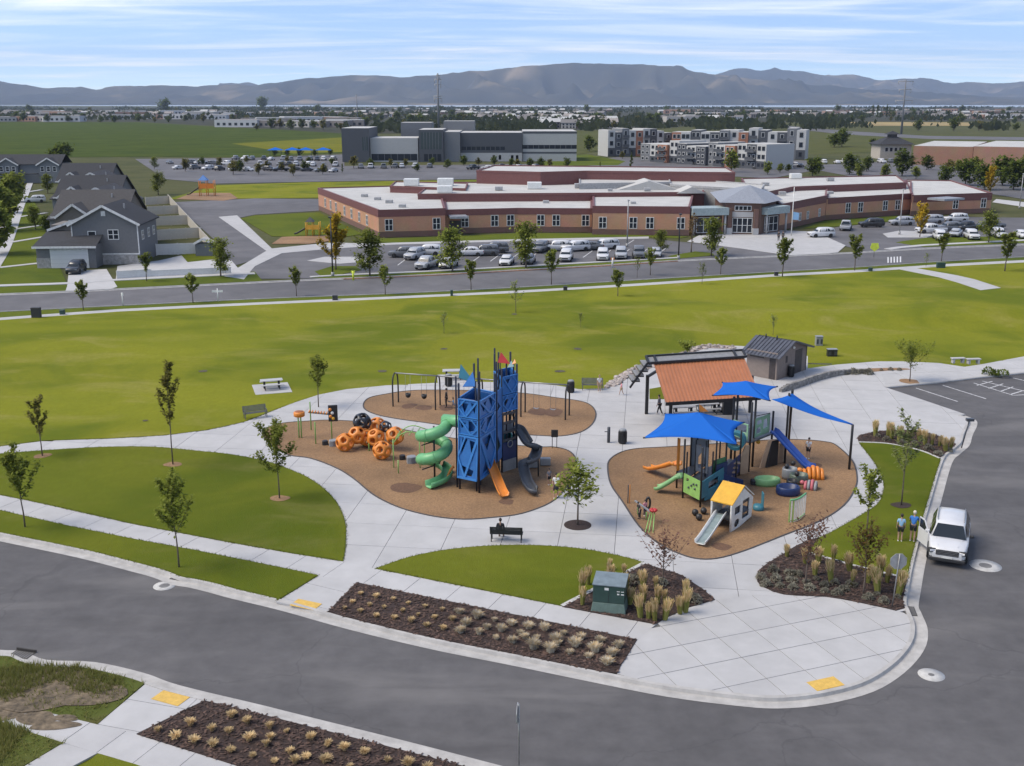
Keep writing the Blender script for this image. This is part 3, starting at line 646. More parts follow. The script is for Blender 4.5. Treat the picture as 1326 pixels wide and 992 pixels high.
def loft(mb, rings):
    n = len(rings[0]); vs = [q for r in rings for q in r]
    fs = [(i * n + j, i * n + (j + 1) % n, (i + 1) * n + (j + 1) % n, (i + 1) * n + j) for i in range(len(rings) - 1) for j in range(n)]
    fs += [tuple(range(n))[::-1], tuple((len(rings) - 1) * n + j for j in range(n))]
    mb.add(vs, fs); return mb
def car_parts(kind):
    """meshes of one car type, paint in slot 0"""
    if kind in CARMESH: return CARMESH[kind]
    d = CARS[kind]; b = MB(); rings = []
    for x, w0, w1, z0, z1 in d['body']:
        zm = (z0 + z1) / 2
        rings.append([(x, -w0 * .92, z0), (x, -w1, zm), (x, -w1 * .985, z1 - .06), (x, -w1 * .93, z1), (x, w1 * .93, z1), (x, w1 * .985, z1 - .06), (x, w1, zm), (x, w0 * .92, z0)][::-1])
    loft(b, rings)
    if kind == 'pickup': pass
    c = MB(); cr = d['cab']; rings = []
    for x, w0, w1, z0, z1 in cr:
        rings.append([(x, -w0, z0 - .02), (x, -w1, z1 - .05), (x, -w1 * .88, z1), (x, w1 * .88, z1), (x, w1, z1 - .05), (x, w0, z0 - .02)][::-1])
    loft(c, rings)
    roof = c.mesh('cabin', None); roof.materials.clear(); roof.materials.append(PAINTS['white'])
    # window panes, a few mm proud of the cabin
    g = {}
    def quad(mb, pts, push):
        a, b_, c_, d_ = [Vector(p) for p in pts]; nrm = (b_ - a).cross(d_ - a).normalized()
        ctr = (a + b_ + c_ + d_) / 4
        if nrm.dot(Vector((ctr.x * .4, ctr.y, .3 if abs(ctr.y) < .3 else 0))) < 0: nrm = -nrm; 
        q = [ctr + (p - ctr) * .93 + nrm * push for p in (a, b_, c_, d_)]
        mb.add(q, [(0, 1, 2, 3)])
    ws = MB(); s1, s2 = cr[-2], cr[-1]
    quad(ws, [(s2[0], -s2[1] * .92, s2[4]), (s2[0], s2[1] * .92, s2[4]), (s1[0], s1[2] * .95, s1[4] - .03), (s1[0], -s1[2] * .95, s1[4] - .03)], .012)
    rw = MB(); s1, s2 = cr[1], cr[0]
    quad(rw, [(s2[0], -s2[1] * .9, s2[4]), (s2[0], s2[1] * .9, s2[4]), (s1[0], s1[2] * .93, s1[4] - .05), (s1[0], -s1[2] * .93, s1[4] - .05)], .012)
    sw = {}
    for sg in (-1, 1):
        m = MB(); cs = cr[1:-1]
        xs = [cs[0][0] + .1, (cs[0][0] + cs[-1][0]) / 2 - .05, (cs[0][0] + cs[-1][0]) / 2 + .05, cs[-1][0] + .28]
        def at(x, f):
            for k in range(len(cr) - 1):
                if cr[k][0] <= x <= cr[k + 1][0]:
                    t = (x - cr[k][0]) / (cr[k + 1][0] - cr[k][0]); q = [cr[k][i] + (cr[k + 1][i] - cr[k][i]) * t for i in range(5)]
                    return Vector((x, sg * (q[1] + (q[2] - q[1]) * f + .008), q[3] + (q[4] - q[3] - .06) * f))
        for x0, x1 in ((xs[0], xs[1]), (xs[2], xs[3])):
            xt = min(x1, cs[-1][0] + .02)
            q = [at(x0, .12), at(x1, .12), at(xt, .88), at(x0 + .05, .88)]
            m.add(q, [(0, 1, 2, 3)])
        sw[sg] = m.mesh('side_window', M_GLASS)
    wh = MB(); r = d['wr']; wh.cur = 0
    wh.lathe([(r * .6, -.10), (r * .96, -.10), (r, -.06), (r, .06), (r * .96, .10), (r * .6, .10)], 18)
    wh.cur = 1; wh.lathe([(r * .1, -.085), (r * .62, -.085), (r * .62, .085), (r * .1, .085)], 14)
    wh.v = [(x, z, y) for x, y, z in wh.v]; wh.f = [f[::-1] for f in wh.f]
    bx = d['body'][-1]; hl = MB(); hl.box((0, 0, 0), (.22, .30, .13)); tl = MB(); tl.box((0, 0, 0), (.10, .24, .22))
    gr = MB(); gr.box((0, 0, 0), (.06, 1.0, .2))
    CARMESH[kind] = dict(body=b.mesh('body', PAINTS['white']), cab=roof, ws=ws.mesh('windscreen', M_GLASS), rw=rw.mesh('rear_window', M_GLASS), sw=sw, wheel=wh.mesh('wheel', [M_TYRE, M_RIM]), hl=hl.mesh('headlight', M_LAMP), tl=tl.mesh('tail_light', M_TAIL), gr=gr.mesh('grille', M_BLK), d=d)
    for k in ('body', 'cab'):
        me = CARMESH[kind][k]; me.polygons.foreach_set('use_smooth', [True] * len(me.polygons))
    if kind == 'pickup':
        t = MB(); t.b2(-2.6, -1.1, -.80, .80, .7, 1.095); CARMESH[kind]['bed'] = t.mesh('cargo_bed', M_BLK)
    return CARMESH[kind]
def car(kind, col, loc, rz, label, group, name=None, detail=True):
    c = car_parts(kind); d = c['d']; t = thing(name or {'suv': 'parked_suv', 'sedan': 'parked_car', 'pickup': 'parked_pickup'}[kind], label, 'pickup' if kind == 'pickup' else 'car', loc, rz, group)
    def pm(n, me):
        o = link(n, me, t); 
        if col != 'white':
            for s in o.material_slots: s.link = 'OBJECT'; s.material = PAINTS[col]
        return o
    bd = pm('body', c['body'])
    bv = bd.modifiers.new('bevel', 'BEVEL'); bv.width = .03; bv.segments = 1; bv.limit_method = 'ANGLE'
    pm('cabin', c['cab'])
    link('windscreen', c['ws'], t); link('rear_window', c['rw'], t); link('side_window', c['sw'][-1], t); link('side_window', c['sw'][1], t)
    for sx in (-1, 1):
        for sy in (-1, 1): link('wheel', c['wheel'], t, (sx * d['wb'], sy * (d['body'][3][1] - .06), d['wr']))
    if detail:
        x1 = d['body'][-2][0]; x0 = d['body'][1][0]
        for sy in (-1, 1):
            link('headlight', c['hl'], t, (x1 - .06, sy * .62, d['body'][-2][4] - .12)); link('tail_light', c['tl'], t, (x0 + .0, sy * .74, d['body'][1][4] - .2))
        link('grille', c['gr'], t, (d['body'][-1][0] - .01, 0, (d['body'][-1][3] + d['body'][-1][4]) / 2))
    if kind == 'pickup': link('cargo_bed', c['bed'], t)
    return t
# ------------------------------------------------------------------ people
M_SKIN = mat('skin', (0.42, 0.26, 0.18), .6, var=.05); M_HAIR = mat('hair_dark', (0.025, 0.018, 0.014), .6); M_HAIRB = mat('hair_blond', (0.30, 0.21, 0.11), .6)
CLOTH = {n: mat('cloth_' + n, c, .85, var=.1, scale=14) for n, c in dict(white=(.62, .62, .62), black=(.02, .02, .022), blue=(.04, .17, .5), lightblue=(.27, .46, .66), navy=(.02, .03, .08), grey=(.18, .18, .2), red=(.4, .03, .04), tan=(.4, .3, .2), pink=(.6, .25, .3), cream=(.6, .54, .44)).items()}
def skin(name, verts, edges, m, parent, sub=2):
    me = bpy.data.meshes.new(name); me.from_pydata([v[0] for v in verts], edges, []); me.materials.append(m)
    o = link(name, me, parent); md = o.modifiers.new('skin', 'SKIN'); md.use_smooth_shade = True; md.branch_smoothing = .3
    for i, v in enumerate(verts):
        r = v[1]; s = me.skin_vertices[0].data[i]; s.radius = (r, r) if not isinstance(r, tuple) else r; s.use_root = (i == 0)
    sb = o.modifiers.new('sub', 'SUBSURF'); sb.levels = sub; sb.render_levels = sub; return o
def person(loc, rz, label, h=1.72, top='white', bottom='black', long_legs=True, sleeves=False, hair='dark', lean=0.0, stride=0.0, arms=((0, -.05), (0, -.05)), sit=False, skirt=False, hat=None, group=None):
    """arms: per side (raise forward angle, out angle); figure faces +Y of its own frame"""
    t = thing('person', label, 'person', loc, rz, group); s = h / 1.75; V = Vector
    hip = .92 if not sit else .50
    pel = V((0, 0, hip)); cl = math.cos(lean); sl = math.sin(lean)
    up = lambda d: pel + V((0, sl * d, cl * d))
    waist, chest, neck = up(.14), up(.36), up(.55)
    head0, head1 = up(.63), up(.79)
    body = [(pel, .115)]; E = []
    def addv(p, r, par): body.append((p, r)); E.append((par, len(body) - 1)); return len(body) - 1
    w_ = addv(waist, .105, 0); c_ = addv(chest, .12, w_); n_ = addv(neck, .055, c_); h0 = addv(head0, .075, n_); h1 = addv(head1, .078, h0)
    addv(head0 + V((0, .075, .05)), .022, h0)
    J = {}
    for k, sg in enumerate((-1, 1)):
        ra, ro = arms[k]
        sh = up(.47) + V((sg * .17, 0, 0)); d1 = V((sg * math.sin(.12 + abs(ro)), math.sin(ra), -math.cos(ra))).normalized()
        d2 = V((sg * .05, math.sin(ra + .35), -math.cos(ra + .35))).normalized()
        el = sh + d1 * .28; wr = el + d2 * .24; pa = wr + d2 * .07
        i = addv(sh, .055, c_); i = addv(el, .042, i); i = addv(wr, .030, i); ip = addv(pa, .033, i)
        side = d2.cross(V((sg, 0, 0))).normalized()
        for q in range(4):
            b0 = pa + side * (.027 * (q - 1.5)) + d2 * .02; f1 = addv(b0 + d2 * .03, .010, ip); addv(b0 + d2 * (.055 + (.012 if q in (1, 2) else 0)) + V((-sg * .015, 0, 0)), .008, f1)
        addv(wr + side * -.05 + d2 * .05, .010, i)
        J[sg] = [sh, el, wr]
    legs = {}
    for k, sg in enumerate((-1, 1)):
        hp = pel + V((sg * .095, 0, -.04)); st = stride * sg
        if sit: kn = hp + V((sg * .03, .40, .02)); an = kn + V((0, .05, -.42))
        else: kn = hp + V((0, math.sin(st + .05) * .42, -math.cos(st) * .42)); an = V((kn.x, kn.y + math.sin(st - .12) * .40, .075 if abs(st) < .1 else .08 + .05 * (st < 0)))
        i = addv(hp, .088, 0); i = addv(kn, .056, i); i = addv(an, .040, i); addv(an + V((0, .13, -.045)), .034, i)
        legs[sg] = [hp, kn, an]
    sc = lambda vs: [(p * s, (r * s if not isinstance(r, tuple) else r)) for p, r in vs]
    skin('body', sc(body), E, M_SKIN, t, 2)
    sh_v = [(pel + V((0, 0, .02)), .128), (waist, .122), (chest, .138), (up(.5), .075)]; sh_e = [(0, 1), (1, 2), (2, 3)]
    for sg in (-1, 1):
        b0 = len(sh_v); a, e, w2 = J[sg]; sh_v += [(a, .072), (a.lerp(e, .75), .060)]; sh_e += [(2, b0), (b0, b0 + 1)]
        if sleeves: sh_v += [(e, .056), (e.lerp(w2, .9), .045)]; sh_e += [(b0 + 1, b0 + 2), (b0 + 2, b0 + 3)]
    skin('shirt', sc(sh_v), sh_e, CLOTH[top], t, 2)
    p_v = [(pel + V((0, 0, .03)), .132)]; p_e = []
    for sg in (-1, 1):
        hp, kn, an = legs[sg]; b0 = len(p_v); p_v += [(hp, .106), (hp.lerp(kn, .72), .088)]; p_e += [(0, b0), (b0, b0 + 1)]
        if long_legs: p_v += [(kn, .070), (kn.lerp(an, .92), .055)]; p_e += [(b0 + 1, b0 + 2), (b0 + 2, b0 + 3)]
    if skirt:
        mb = MB(); mb.lathe([(.13 * s, 0), (.17 * s, -.18 * s), (.20 * s, -.42 * s)], 14, (pel.x * s, pel.y * s, pel.z * s + .05)); mb.build('skirt', CLOTH[bottom], t)
    else: skin('trousers' if long_legs else 'shorts', sc(p_v), p_e, CLOTH[bottom], t, 2)
    hb = MB(); hc = (head0 + head1) / 2; hb.ball((hc + V((0, -.018, .03))) * s, (.092 * s, .098 * s, .11 * s), 12, 8)
    hb.build('hair' if not hat else 'hat', M_HAIR if hair == 'dark' else (CLOTH[hat] if hat else M_HAIRB), t)
    for sg in (-1, 1):
        a = legs[sg][2]; f = MB(); f.ball((a + V((0, .06, -.035))) * s, (.045 * s, .125 * s, .048 * s), 10, 6); f.build('shoe', CLOTH['white' if sg and top != 'black' else 'black'], t)
        e = MB(); e.ball((hc + V((sg * .032, .078, .01))) * s, .011 * s, 6, 4); e.build('eye', M_BLK, t)
        e = MB(); e.ball((hc + V((sg * .086, 0, 0))) * s, (.014 * s, .022 * s, .032 * s), 6, 4); e.build('ear', M_SKIN, t)
    return t
# ================================================================== play equipment
def plas(n, c, r=.42): return mat('plastic_' + n, c, r, var=.07, scale=2.5)
B_BLUE = plas('blue', (0.026, 0.14, 0.40)); B_LBLUE = plas('light_blue', (0.04, 0.19, 0.49)); B_NAVY = plas('navy', (0.012, 0.03, 0.11)); B_POST = mat('post_navy', (0.014, 0.017, 0.035), .45)
B_ORG = plas('orange', (0.66, 0.22, 0.03)); B_GRN = plas('green', (0.13, 0.37, 0.16)); B_LIME = plas('lime', (0.24, 0.44, 0.12)); B_GREY = plas('grey', (0.055, 0.06, 0.07)); B_LGREY = plas('light_grey', (0.24, 0.25, 0.26))
B_WHITE = plas('white', (0.66, 0.66, 0.63)); B_TEAL = plas('teal', (0.04, 0.17, 0.23)); B_RED = plas('red', (0.45, 0.03, 0.03)); B_BLACK = mat('black_metal', (0.018, 0.018, 0.020), .5); B_YEL = plas('yellow', (0.62, 0.34, 0.03))
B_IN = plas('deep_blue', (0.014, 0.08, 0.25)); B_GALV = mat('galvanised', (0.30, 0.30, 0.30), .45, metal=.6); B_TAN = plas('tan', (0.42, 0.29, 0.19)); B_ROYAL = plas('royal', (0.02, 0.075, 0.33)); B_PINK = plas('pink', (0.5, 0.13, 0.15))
def G(px, py): return P(px, py, PK)
def rebase(t, loc):
    loc = Vector(loc); t.location = loc
    for c in t.children: c.location = Vector(c.location) - loc
    return t
def plate(parent, name, p0, p1, z0, z1, m, holes=(), th=.05, out0=0.0, out1=0.0, shape=None):
    """upright panel between two ground points; holes and outline in 0..1 units; out0/out1 push bottom/top outwards"""
    p0, p1 = Vector((p0[0], p0[1], 0)), Vector((p1[0], p1[1], 0)); d = p1 - p0; l = d.length; x = d / l; n = Vector((x.y, -x.x, 0))
    a = p0 + Vector((0, 0, z0)) + n * out0; b = p0 + Vector((0, 0, z1)) + n * out1; up = b - a; hh = up.length; y = up / hh; nn = x.cross(y)
    M = Matrix(((x.x, y.x, nn.x, a.x), (x.y, y.y, nn.y, a.y), (x.z, y.z, nn.z, a.z), (0, 0, 0, 1)))
    f = lambda q: [(u * l, v * hh) for u, v in q]
    mb = MB(); mb.prism(f(shape or [(0, 0), (1, 0), (1, 1), (0, 1)]), -th / 2, th / 2, [f(h) for h in holes], M); return mb.build(name, m, parent, bevel=.012)
def post(parent, p, z1, r=.065, m=None, z0=0.0, name='post'):
    mb = MB(); mb.lathe([(r, 0), (r, z1 - z0 - .03), (r * .6, z1 - z0)], 10, (p[0], p[1], z0)); return mb.build(name, m or B_POST, parent)
def trough(pts, wd, dp, th=.03):
    """open slide chute following pts"""
    mb = MB(); pts = [Vector(p) for p in pts]; n = len(pts); prof = [(-.5, 1), (-.46, .25), (-.3, 0), (.3, 0), (.46, .25), (.5, 1), (.56, 1), (.52, .1), (.33, -.14), (-.33, -.14), (-.52, .1), (-.56, 1)]
    rings = []
    for i, p in enumerate(pts):
        d = pts[min(i + 1, n - 1)] - pts[max(i - 1, 0)]; h = Vector((d.x, d.y, 0)).normalized(); sd_ = Vector((h.y, -h.x, 0)); up = sd_.cross(d).normalized()
        rings.append([p + sd_ * (u * wd) + up * (v * dp) for u, v in prof])
    loft(mb, rings); mb.sm = set(range(len(mb.f) - 2)); return mb
TRI_A = [(.18, .15), (.82, .3), (.35, .85)]; TRI_B = [(.2, .8), (.8, .85), (.5, .2)]
def climbing_tower():
    A = [G(595.5, 633), G(620.6, 638.4), G(641, 623), G(615, 616)]; B = [G(650, 612), G(669, 606), G(661, 595), G(641, 601)]
    t = thing('climbing_tower', 'tall blue climbing tower with navy posts, green tube slide and red pennant', 'play structure')
    z = PK
    hA = [6.95, 7.05, 7.2, 7.6]; hB = [7.1, 7.2, 7.6, 7.7]
    for p, h in zip(A, hA): post(t, p, h, z0=0)
    for p, h in zip(B, hB): post(t, p, h, z0=0)
    for q in ((G(622, 628), 7.5), (G(646, 604), 7.9)): post(t, q[0], q[1], .055)
    for i, zz in enumerate((1.1, 2.9, 4.7)):
        for s in (A, B):
            c = sum((Vector(v) for v in s), Vector()) / 4; mb = MB(); mb.prism([tuple((c + (v - c) * .92).xy) for v in s], zz - .05, zz); mb.build('deck', B_GREY, t)
    for i in range(4):
        a, b = A[i], A[(i + 1) % 4]
        plate(t, 'panel', a, b, .95, 3.7, B_BLUE, [[(.15, .55), (.45, .92), (.18, .92)], [(.55, .9), (.85, .88), (.72, .45)], [(.2, .3), (.8, .22), (.7, .08), (.3, .1)]] if i == 0 else [[(.2, .1), (.75, .15), (.45, .45)], [(.2, .9), (.8, .92), (.5, .58)]], out0=.22 if i == 0 else 0, out1=.0)
        plate(t, 'panel', a, b, 3.75, 4.8, B_BLUE, [[(.08, .75), (.38, .72), (.15, .35)], [(.5, .85), (.9, .8), (.75, .3), (.5, .2)]])
        plate(t, 'panel', a, b, 4.86, 6.0, B_BLUE, [[(.12, .75), (.5, .78), (.3, .25)], [(.6, .85), (.88, .8), (.8, .25)]])
    for i in range(4):
        a, b = B[i], B[(i + 1) % 4]
        plate(t, 'panel', a, b, 4.2, 5.3, B_BLUE, [[(.1, .8), (.45, .7), (.2, .3)], [(.6, .75), (.9, .7), (.75, .25)]])
        plate(t, 'panel', a, b, 5.36, 6.55, B_BLUE, [[(.15, .8), (.6, .82), (.3, .45)]])
        plate(t, 'panel', a, b, .9, 2.1, B_TEAL if i else B_NAVY)
        plate(t, 'mesh_panel', a, b, 2.15, 4.1, B_GREY, [[(.12, .1), (.88, .1), (.88, .28), (.12, .28)], [(.12, .38), (.88, .38), (.88, .6), (.12, .6)], [(.12, .7), (.88, .7), (.88, .92), (.12, .92)]], th=.04)
    plate(t, 'base_panel', B[0], B[1], .05, .9, B_LGREY); mb = MB(); c = (Vector(B[0]) + Vector(B[1])) / 2; d = (Vector(B[1]) - Vector(B[0])).normalized(); n = Vector((d.y, -d.x, 0))
    ring = [c + n * .08 + d * (.22 * math.cos(a)) + Vector((0, 0, 1.85 + .22 * math.sin(a))) for a in [i * math.pi / 8 for i in range(16)]]
    mb.tube(ring, .035, 6, closed=True); mb.build('steering_wheel', B_LGREY, t)
    ctr = {}
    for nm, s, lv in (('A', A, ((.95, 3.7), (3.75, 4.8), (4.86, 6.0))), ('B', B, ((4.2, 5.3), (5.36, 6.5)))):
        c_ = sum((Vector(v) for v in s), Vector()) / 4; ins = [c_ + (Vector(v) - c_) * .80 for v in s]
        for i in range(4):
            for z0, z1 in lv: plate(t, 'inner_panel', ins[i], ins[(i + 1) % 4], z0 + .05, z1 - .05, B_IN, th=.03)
    for a, b, z0, z1 in ((A[2], B[0], 1.2, 4.1), (A[3], B[3], 1.2, 4.6), (A[2], B[3], 3.2, 4.6), (A[2], B[0], 4.15, 5.9)):
        plate(t, 'bridge_panel', a, b, z0, z1, B_BLUE, [[(.2, .2), (.8, .3), (.4, .6)]])
    LAT = [[(.04, .05), (.58, .05), (.04, .88)], [(.10, .96), (.64, .11), (.96, .50), (.62, .96)], [(.70, .05), (.96, .05), (.96, .40)], [(.70, .96), (.96, .60), (.96, .96)]]; LAT2 = [[(1 - u, v) for u, v in h] for h in LAT]
    for i in range(4):
        a, b = A[i], A[(i + 1) % 4]
        plate(t, 'panel_frame', a, b, .95, 3.7, B_LBLUE, LAT if i % 2 else LAT2, th=.05, out0=(.22 if i == 0 else 0) + .06, out1=.06)
        plate(t, 'panel_frame', a, b, 3.75, 4.8, B_LBLUE, LAT2 if i % 2 else LAT, th=.05, out0=.06, out1=.06); plate(t, 'panel_frame', a, b, 4.86, 6.0, B_LBLUE, LAT if i % 2 else LAT2, th=.05, out0=.06, out1=.06)
        a, b = B[i], B[(i + 1) % 4]
        plate(t, 'panel_frame', a, b, 4.2, 5.3, B_LBLUE, LAT if i % 2 else LAT2, th=.05, out0=.06, out1=.06); plate(t, 'panel_frame', a, b, 5.36, 6.55, B_LBLUE, LAT2 if i % 2 else LAT, th=.05, out0=.06, out1=.06)
    for p, dx, dy, h in ((A[0], -.18, .3, 7.3), (A[1], -.17, .3, 7.2), (A[2], .12, .25, 7.9), (B[0], -.2, .2, 7.7), (B[0], .3, .35, 7.5), (B[1], -.2, .28, 7.35), (A[3], .25, .15, 7.9), (B[3], .0, .3, 8.0)): post(t, (p[0] + dx, p[1] + dy), h, .055)
    # pennants and roof wedges
    def wedge(name, pts, m):
        mb = MB(); a, b, c = [Vector(p) for p in pts]; nrm = (b - a).cross(c - a).normalized() * .02
        mb.add([a + nrm, b + nrm, c + nrm, a - nrm, b - nrm, c - nrm], [(0, 1, 2), (5, 4, 3), (0, 3, 4, 1), (1, 4, 5, 2), (2, 5, 3, 0)]); mb.build(name, m, t)
    p = Vector(B[0]); wedge('pennant', [p + Vector((-.25, .1, 7.35)), p + Vector((.55, -.1, 7.3)), p + Vector((-.05, .2, 8.0))], B_RED); wedge('pennant', [p + Vector((.3, .5, 7.45)), p + Vector((.1, .9, 7.2)), p + Vector((-.05, .2, 8.0))], B_RED)
    mb = MB(); mb.tube([p + Vector((-.1, .1, 6.5)), p + Vector((-.05, .18, 7.9))], .03, 6); mb.build('pennant_pole', B_POST, t)
    q = Vector(A[0]); wedge('roof_wedge', [q + Vector((.0, .2, 7.1)), q + Vector((1.0, .3, 6.7)), q + Vector((.1, 1.0, 7.75))], B_TEAL); wedge('roof_wedge', [q + Vector((.25, -.05, 6.6)), q + Vector((1.05, .0, 6.6)), q + Vector((.85, .7, 7.35))], B_BLUE)
    q = Vector(B[1]); wedge('roof_wedge', [q + Vector((-.6, .2, 6.75)), q + Vector((-.15, .1, 6.85)), q + Vector((-.35, .5, 7.15))], B_TEAL); wedge('roof_wedge', [q + Vector((-.3, .1, 7.0)), q + Vector((-.05, .05, 7.1)), q + Vector((-.12, .3, 7.3))], B_ORG)
    # green tube slide
    c = G(563, 624); pts = []; r0 = .82
    start = Vector(A[0]).lerp(Vector(A[3]), .35) + Vector((0, 0, 4.15)); 
    pts += [start + Vector((.25, .1, .05)), start + Vector((-.25, -.03, 0))]
    N = 44; turns = 2.262; h0, h1 = 4.0, .52
    for i in range(N + 1):
        f = i / N; a = R(35) - f * turns * 2 * math.pi
        pts.append(Vector((c.x + r0 * math.cos(a), c.y + r0 * math.sin(a), h0 + (h1 - h0) * f + .1)))
    ts = MB(); ts.tube(pts[:-7], .375, 14, caps=False); ts.tube(pts[:-7], .345, 14, caps=False); ob = ts.build('tube_slide', B_GRN, t)
    for k in range(4, len(pts) - 8, 6):
        fl = MB(); dd = (pts[k + 1] - pts[k - 1]).normalized() * .03; fl.tube([pts[k] - dd, pts[k] + dd], .40, 14); fl.build('flange', B_GRN, ob)
    e = pts[-8:]; dirv = (e[-1] - e[-2]); dirv.z = 0; dirv.normalize()
    tr = trough([p_ + Vector((0, 0, -.3)) for p_ in e] + [e[-1] + dirv * .5 + Vector((0, 0, -.36)), e[-1] + dirv * .95 + Vector((0, 0, -.37))], .62, .36); tr.build('slide_exit', B_GRN, t)
    mb = MB(); mb.tube([c + Vector((0, 0, -PK)), c + Vector((0, 0, 3.7))], .06, 8)
    for a, hh in ((R(200), 1.3), (R(20), 2.0), (R(200), 2.9)): mb.tube([c + Vector((0, 0, hh - .2)), c + Vector((r0 * math.cos(a), r0 * math.sin(a), hh - .38))], .04, 6)
    mb.build('slide_support', B_BLACK, t)
    # orange slide with hood
    s = G(631.5, 622); e = G(653, 646); d = (e - s).normalized(); L_ = (e - s).length
    prof = [(0, 1.38), (.12, 1.34), (.35, 1.02), (.65, .58), (.85, .30), (.95, .22), (1.02, .2)]
    trough([s + d * (L_ * f) + Vector((0, 0, zz)) for f, zz in prof], .56, .2).build('orange_slide', B_ORG, t)
    hd = s - d * .05; sd_ = Vector((d.y, -d.x, 0)); plate(t, 'slide_hood', hd - sd_ * .42, hd + sd_ * .42, 1.2, 2.25, B_ORG, [[(.22, .1), (.78, .1), (.78, .62), (.5, .75), (.22, .62)]], th=.08)
    # small orange arch climber at the back left
    for k in (0, 1):
        o = G(577 + 14 * k, 625 - 4 * k); mb = MB(); mb.tube([o + Vector((.55 * (i / 8), .1 * i / 8, 1.05 * math.sin(i / 8 * 1.5))) for i in range(9)], .085, 8); mb.build('arch_climber', B_ORG, t)
    # dark spiral chute at the right
    a0 = Vector(B[1]) + Vector((-.05, -.25, 2.75)); sp = [a0, a0 + Vector((.25, -.1, 2.6 - 2.75))]
    p1 = G(684, 614); p2 = G(700, 612); p3 = G(690, 620); p4 = G(678, 622); p5 = G(683, 634); p6 = G(693, 641)
    way = smooth([tuple(sp[0]), tuple(sp[1]), tuple(p1 + Vector((0, 0, 1.95))), tuple(p2 + Vector((-.25, 0, 1.55))), tuple(p3 + Vector((.05, -.05, 1.25))), tuple(p4 + Vector((0, 0, .9))), tuple(p5 + Vector((-.05, 0, .45))), tuple(p6 + Vector((-.15, 0, .22))), tuple(p6 + Vector((.1, -.1, .2)))], 5)
    trough(way, .62, .30).build('spiral_chute', B_GREY, t)
    for q, hh in ((G(697, 617), 1.45), (G(682, 627), .7)): post(t, q, hh, .05, B_BLACK, 0, 'chute_support')
    for i, q in enumerate((G(690, 606), G(706, 603))):
        mb = MB(); mb.box(q + Vector((0, 0, .3)), (.7, .35, .5)); mb.build('step', B_LGREY, t, bevel=.04)
    mb = MB(); mb.tube([Vector(A[3]) + Vector((-.3, .1, 3.6)), Vector(A[3]) + Vector((-.9, .2, 3.2)), Vector(A[3]) + Vector((-1.0, .3, 1.8)), Vector(A[3]) + Vector((-1.1, .4, 0))], .035, 6); mb.build('handrail', B_LIME, t)
    return rebase(t, G(620, 620))
climbing_tower()
# ------------------------------------------------------------------ pod climber
def pod_mesh(name, m, r=.74, hole=.36):
    bm = bmesh.new(); ph = (1 + 5 ** .5) / 2; a = 1 / ph; b = ph
    vs = [(x, y, z) for x in (-1, 1) for y in (-1, 1) for z in (-1, 1)] + [(0, s * a, q * b) for s in (-1, 1) for q in (-1, 1)] + [(s * a, q * b, 0) for s in (-1, 1) for q in (-1, 1)] + [(s * b, 0, q * a) for s in (-1, 1) for q in (-1, 1)]
    for v in vs: bm.verts.new(Vector(v).normalized() * r)
    bmesh.ops.convex_hull(bm, input=bm.verts); bmesh.ops.dissolve_limit(bm, angle_limit=.05, verts=bm.verts, edges=bm.edges)
    fs = list(bm.faces); bmesh.ops.inset_individual(bm, faces=fs, thickness=r * (.62 - hole), depth=0)
    bmesh.ops.delete(bm, geom=fs, context='FACES_ONLY')
    bmesh.ops.recalc_face_normals(bm, faces=bm.faces)
    bmesh.ops.solidify(bm, geom=bm.faces[:], thickness=.13)
    me = bpy.data.meshes.new(name); bm.to_mesh(me); bm.free(); me.materials.append(m)
    me.polygons.foreach_set('use_smooth', [True] * len(me.polygons)); return me
def pod_climber():
    t = thing('pod_climber', 'orange pod climber of hollow polyhedra topped by a black pod', 'climber')
    po, pb = pod_mesh('pod', B_ORG), pod_mesh('pod', mat('pod_black', (0.02, 0.022, 0.03), .35), .74, .38)
    for i, (px, py, zz, bl) in enumerate([(447, 583, .58, 0), (463, 580, .92, 0), (475, 578, .66, 0), (489, 572, 1.15, 0), (487, 582, .85, 0), (495, 594, .60, 0), (512, 583, 1.05, 0), (500, 579, 1.5, 1), (470, 576, 1.68, 1)]):
        q = G(px, py); o = link('pod', pb if bl else po, t, (q.x, q.y, PK + zz)); o.rotation_euler = (i * .7, i * 1.3, i * .4)
        s = o.modifiers.new('s', 'SUBSURF'); s.levels = 1; s.render_levels = 1; o.scale = (.66,) * 3 if i == 7 else (1, 1, 1)
    for px, py, h in ((470, 578, 1.1), (478, 584, .9), (490, 583, .6)): post(t, G(px, py), h, .05, B_LIME)
    return rebase(t, G(480, 585))
pod_climber()
def arch_rails():
    t = thing('overhead_climber', 'thin green arched rail climber between orange pods and tube slide', 'climber')
    for px, py, h in ((510, 606, 2.0), (516, 613, .9), (544, 606, 2.2), (550, 600, 2.2)):
        mb = MB(); q = G(px, py); mb.tube([q, q + Vector((0, 0, h))], .035, 8); mb.build('leg', B_LIME, t)
    a, b, c, d = G(510, 606), G(544, 606), G(516, 596), G(550, 598)
    for u, v in ((a, b), (c, d)):
        mb = MB(); mb.tube(smooth([tuple(u + Vector((0, 0, 1.7))), tuple(u.lerp(v, .25) + Vector((0, 0, 2.25))), tuple(u.lerp(v, .6) + Vector((0, 0, 2.5))), tuple(v + Vector((.1, 0, 2.3)))], 5), .035, 8); mb.build('rail', B_LIME, t)
    for i in range(4):
        f = i / 4 + .1; mb = MB(); mb.tube([a.lerp(b, f) + Vector((0, 0, 2.05 + .35 * f)), c.lerp(d, f) + Vector((0, 0, 2.05 + .35 * f))], .028, 6); mb.build('rung', B_LIME, t)
    return rebase(t, G(525, 604))
arch_rails()
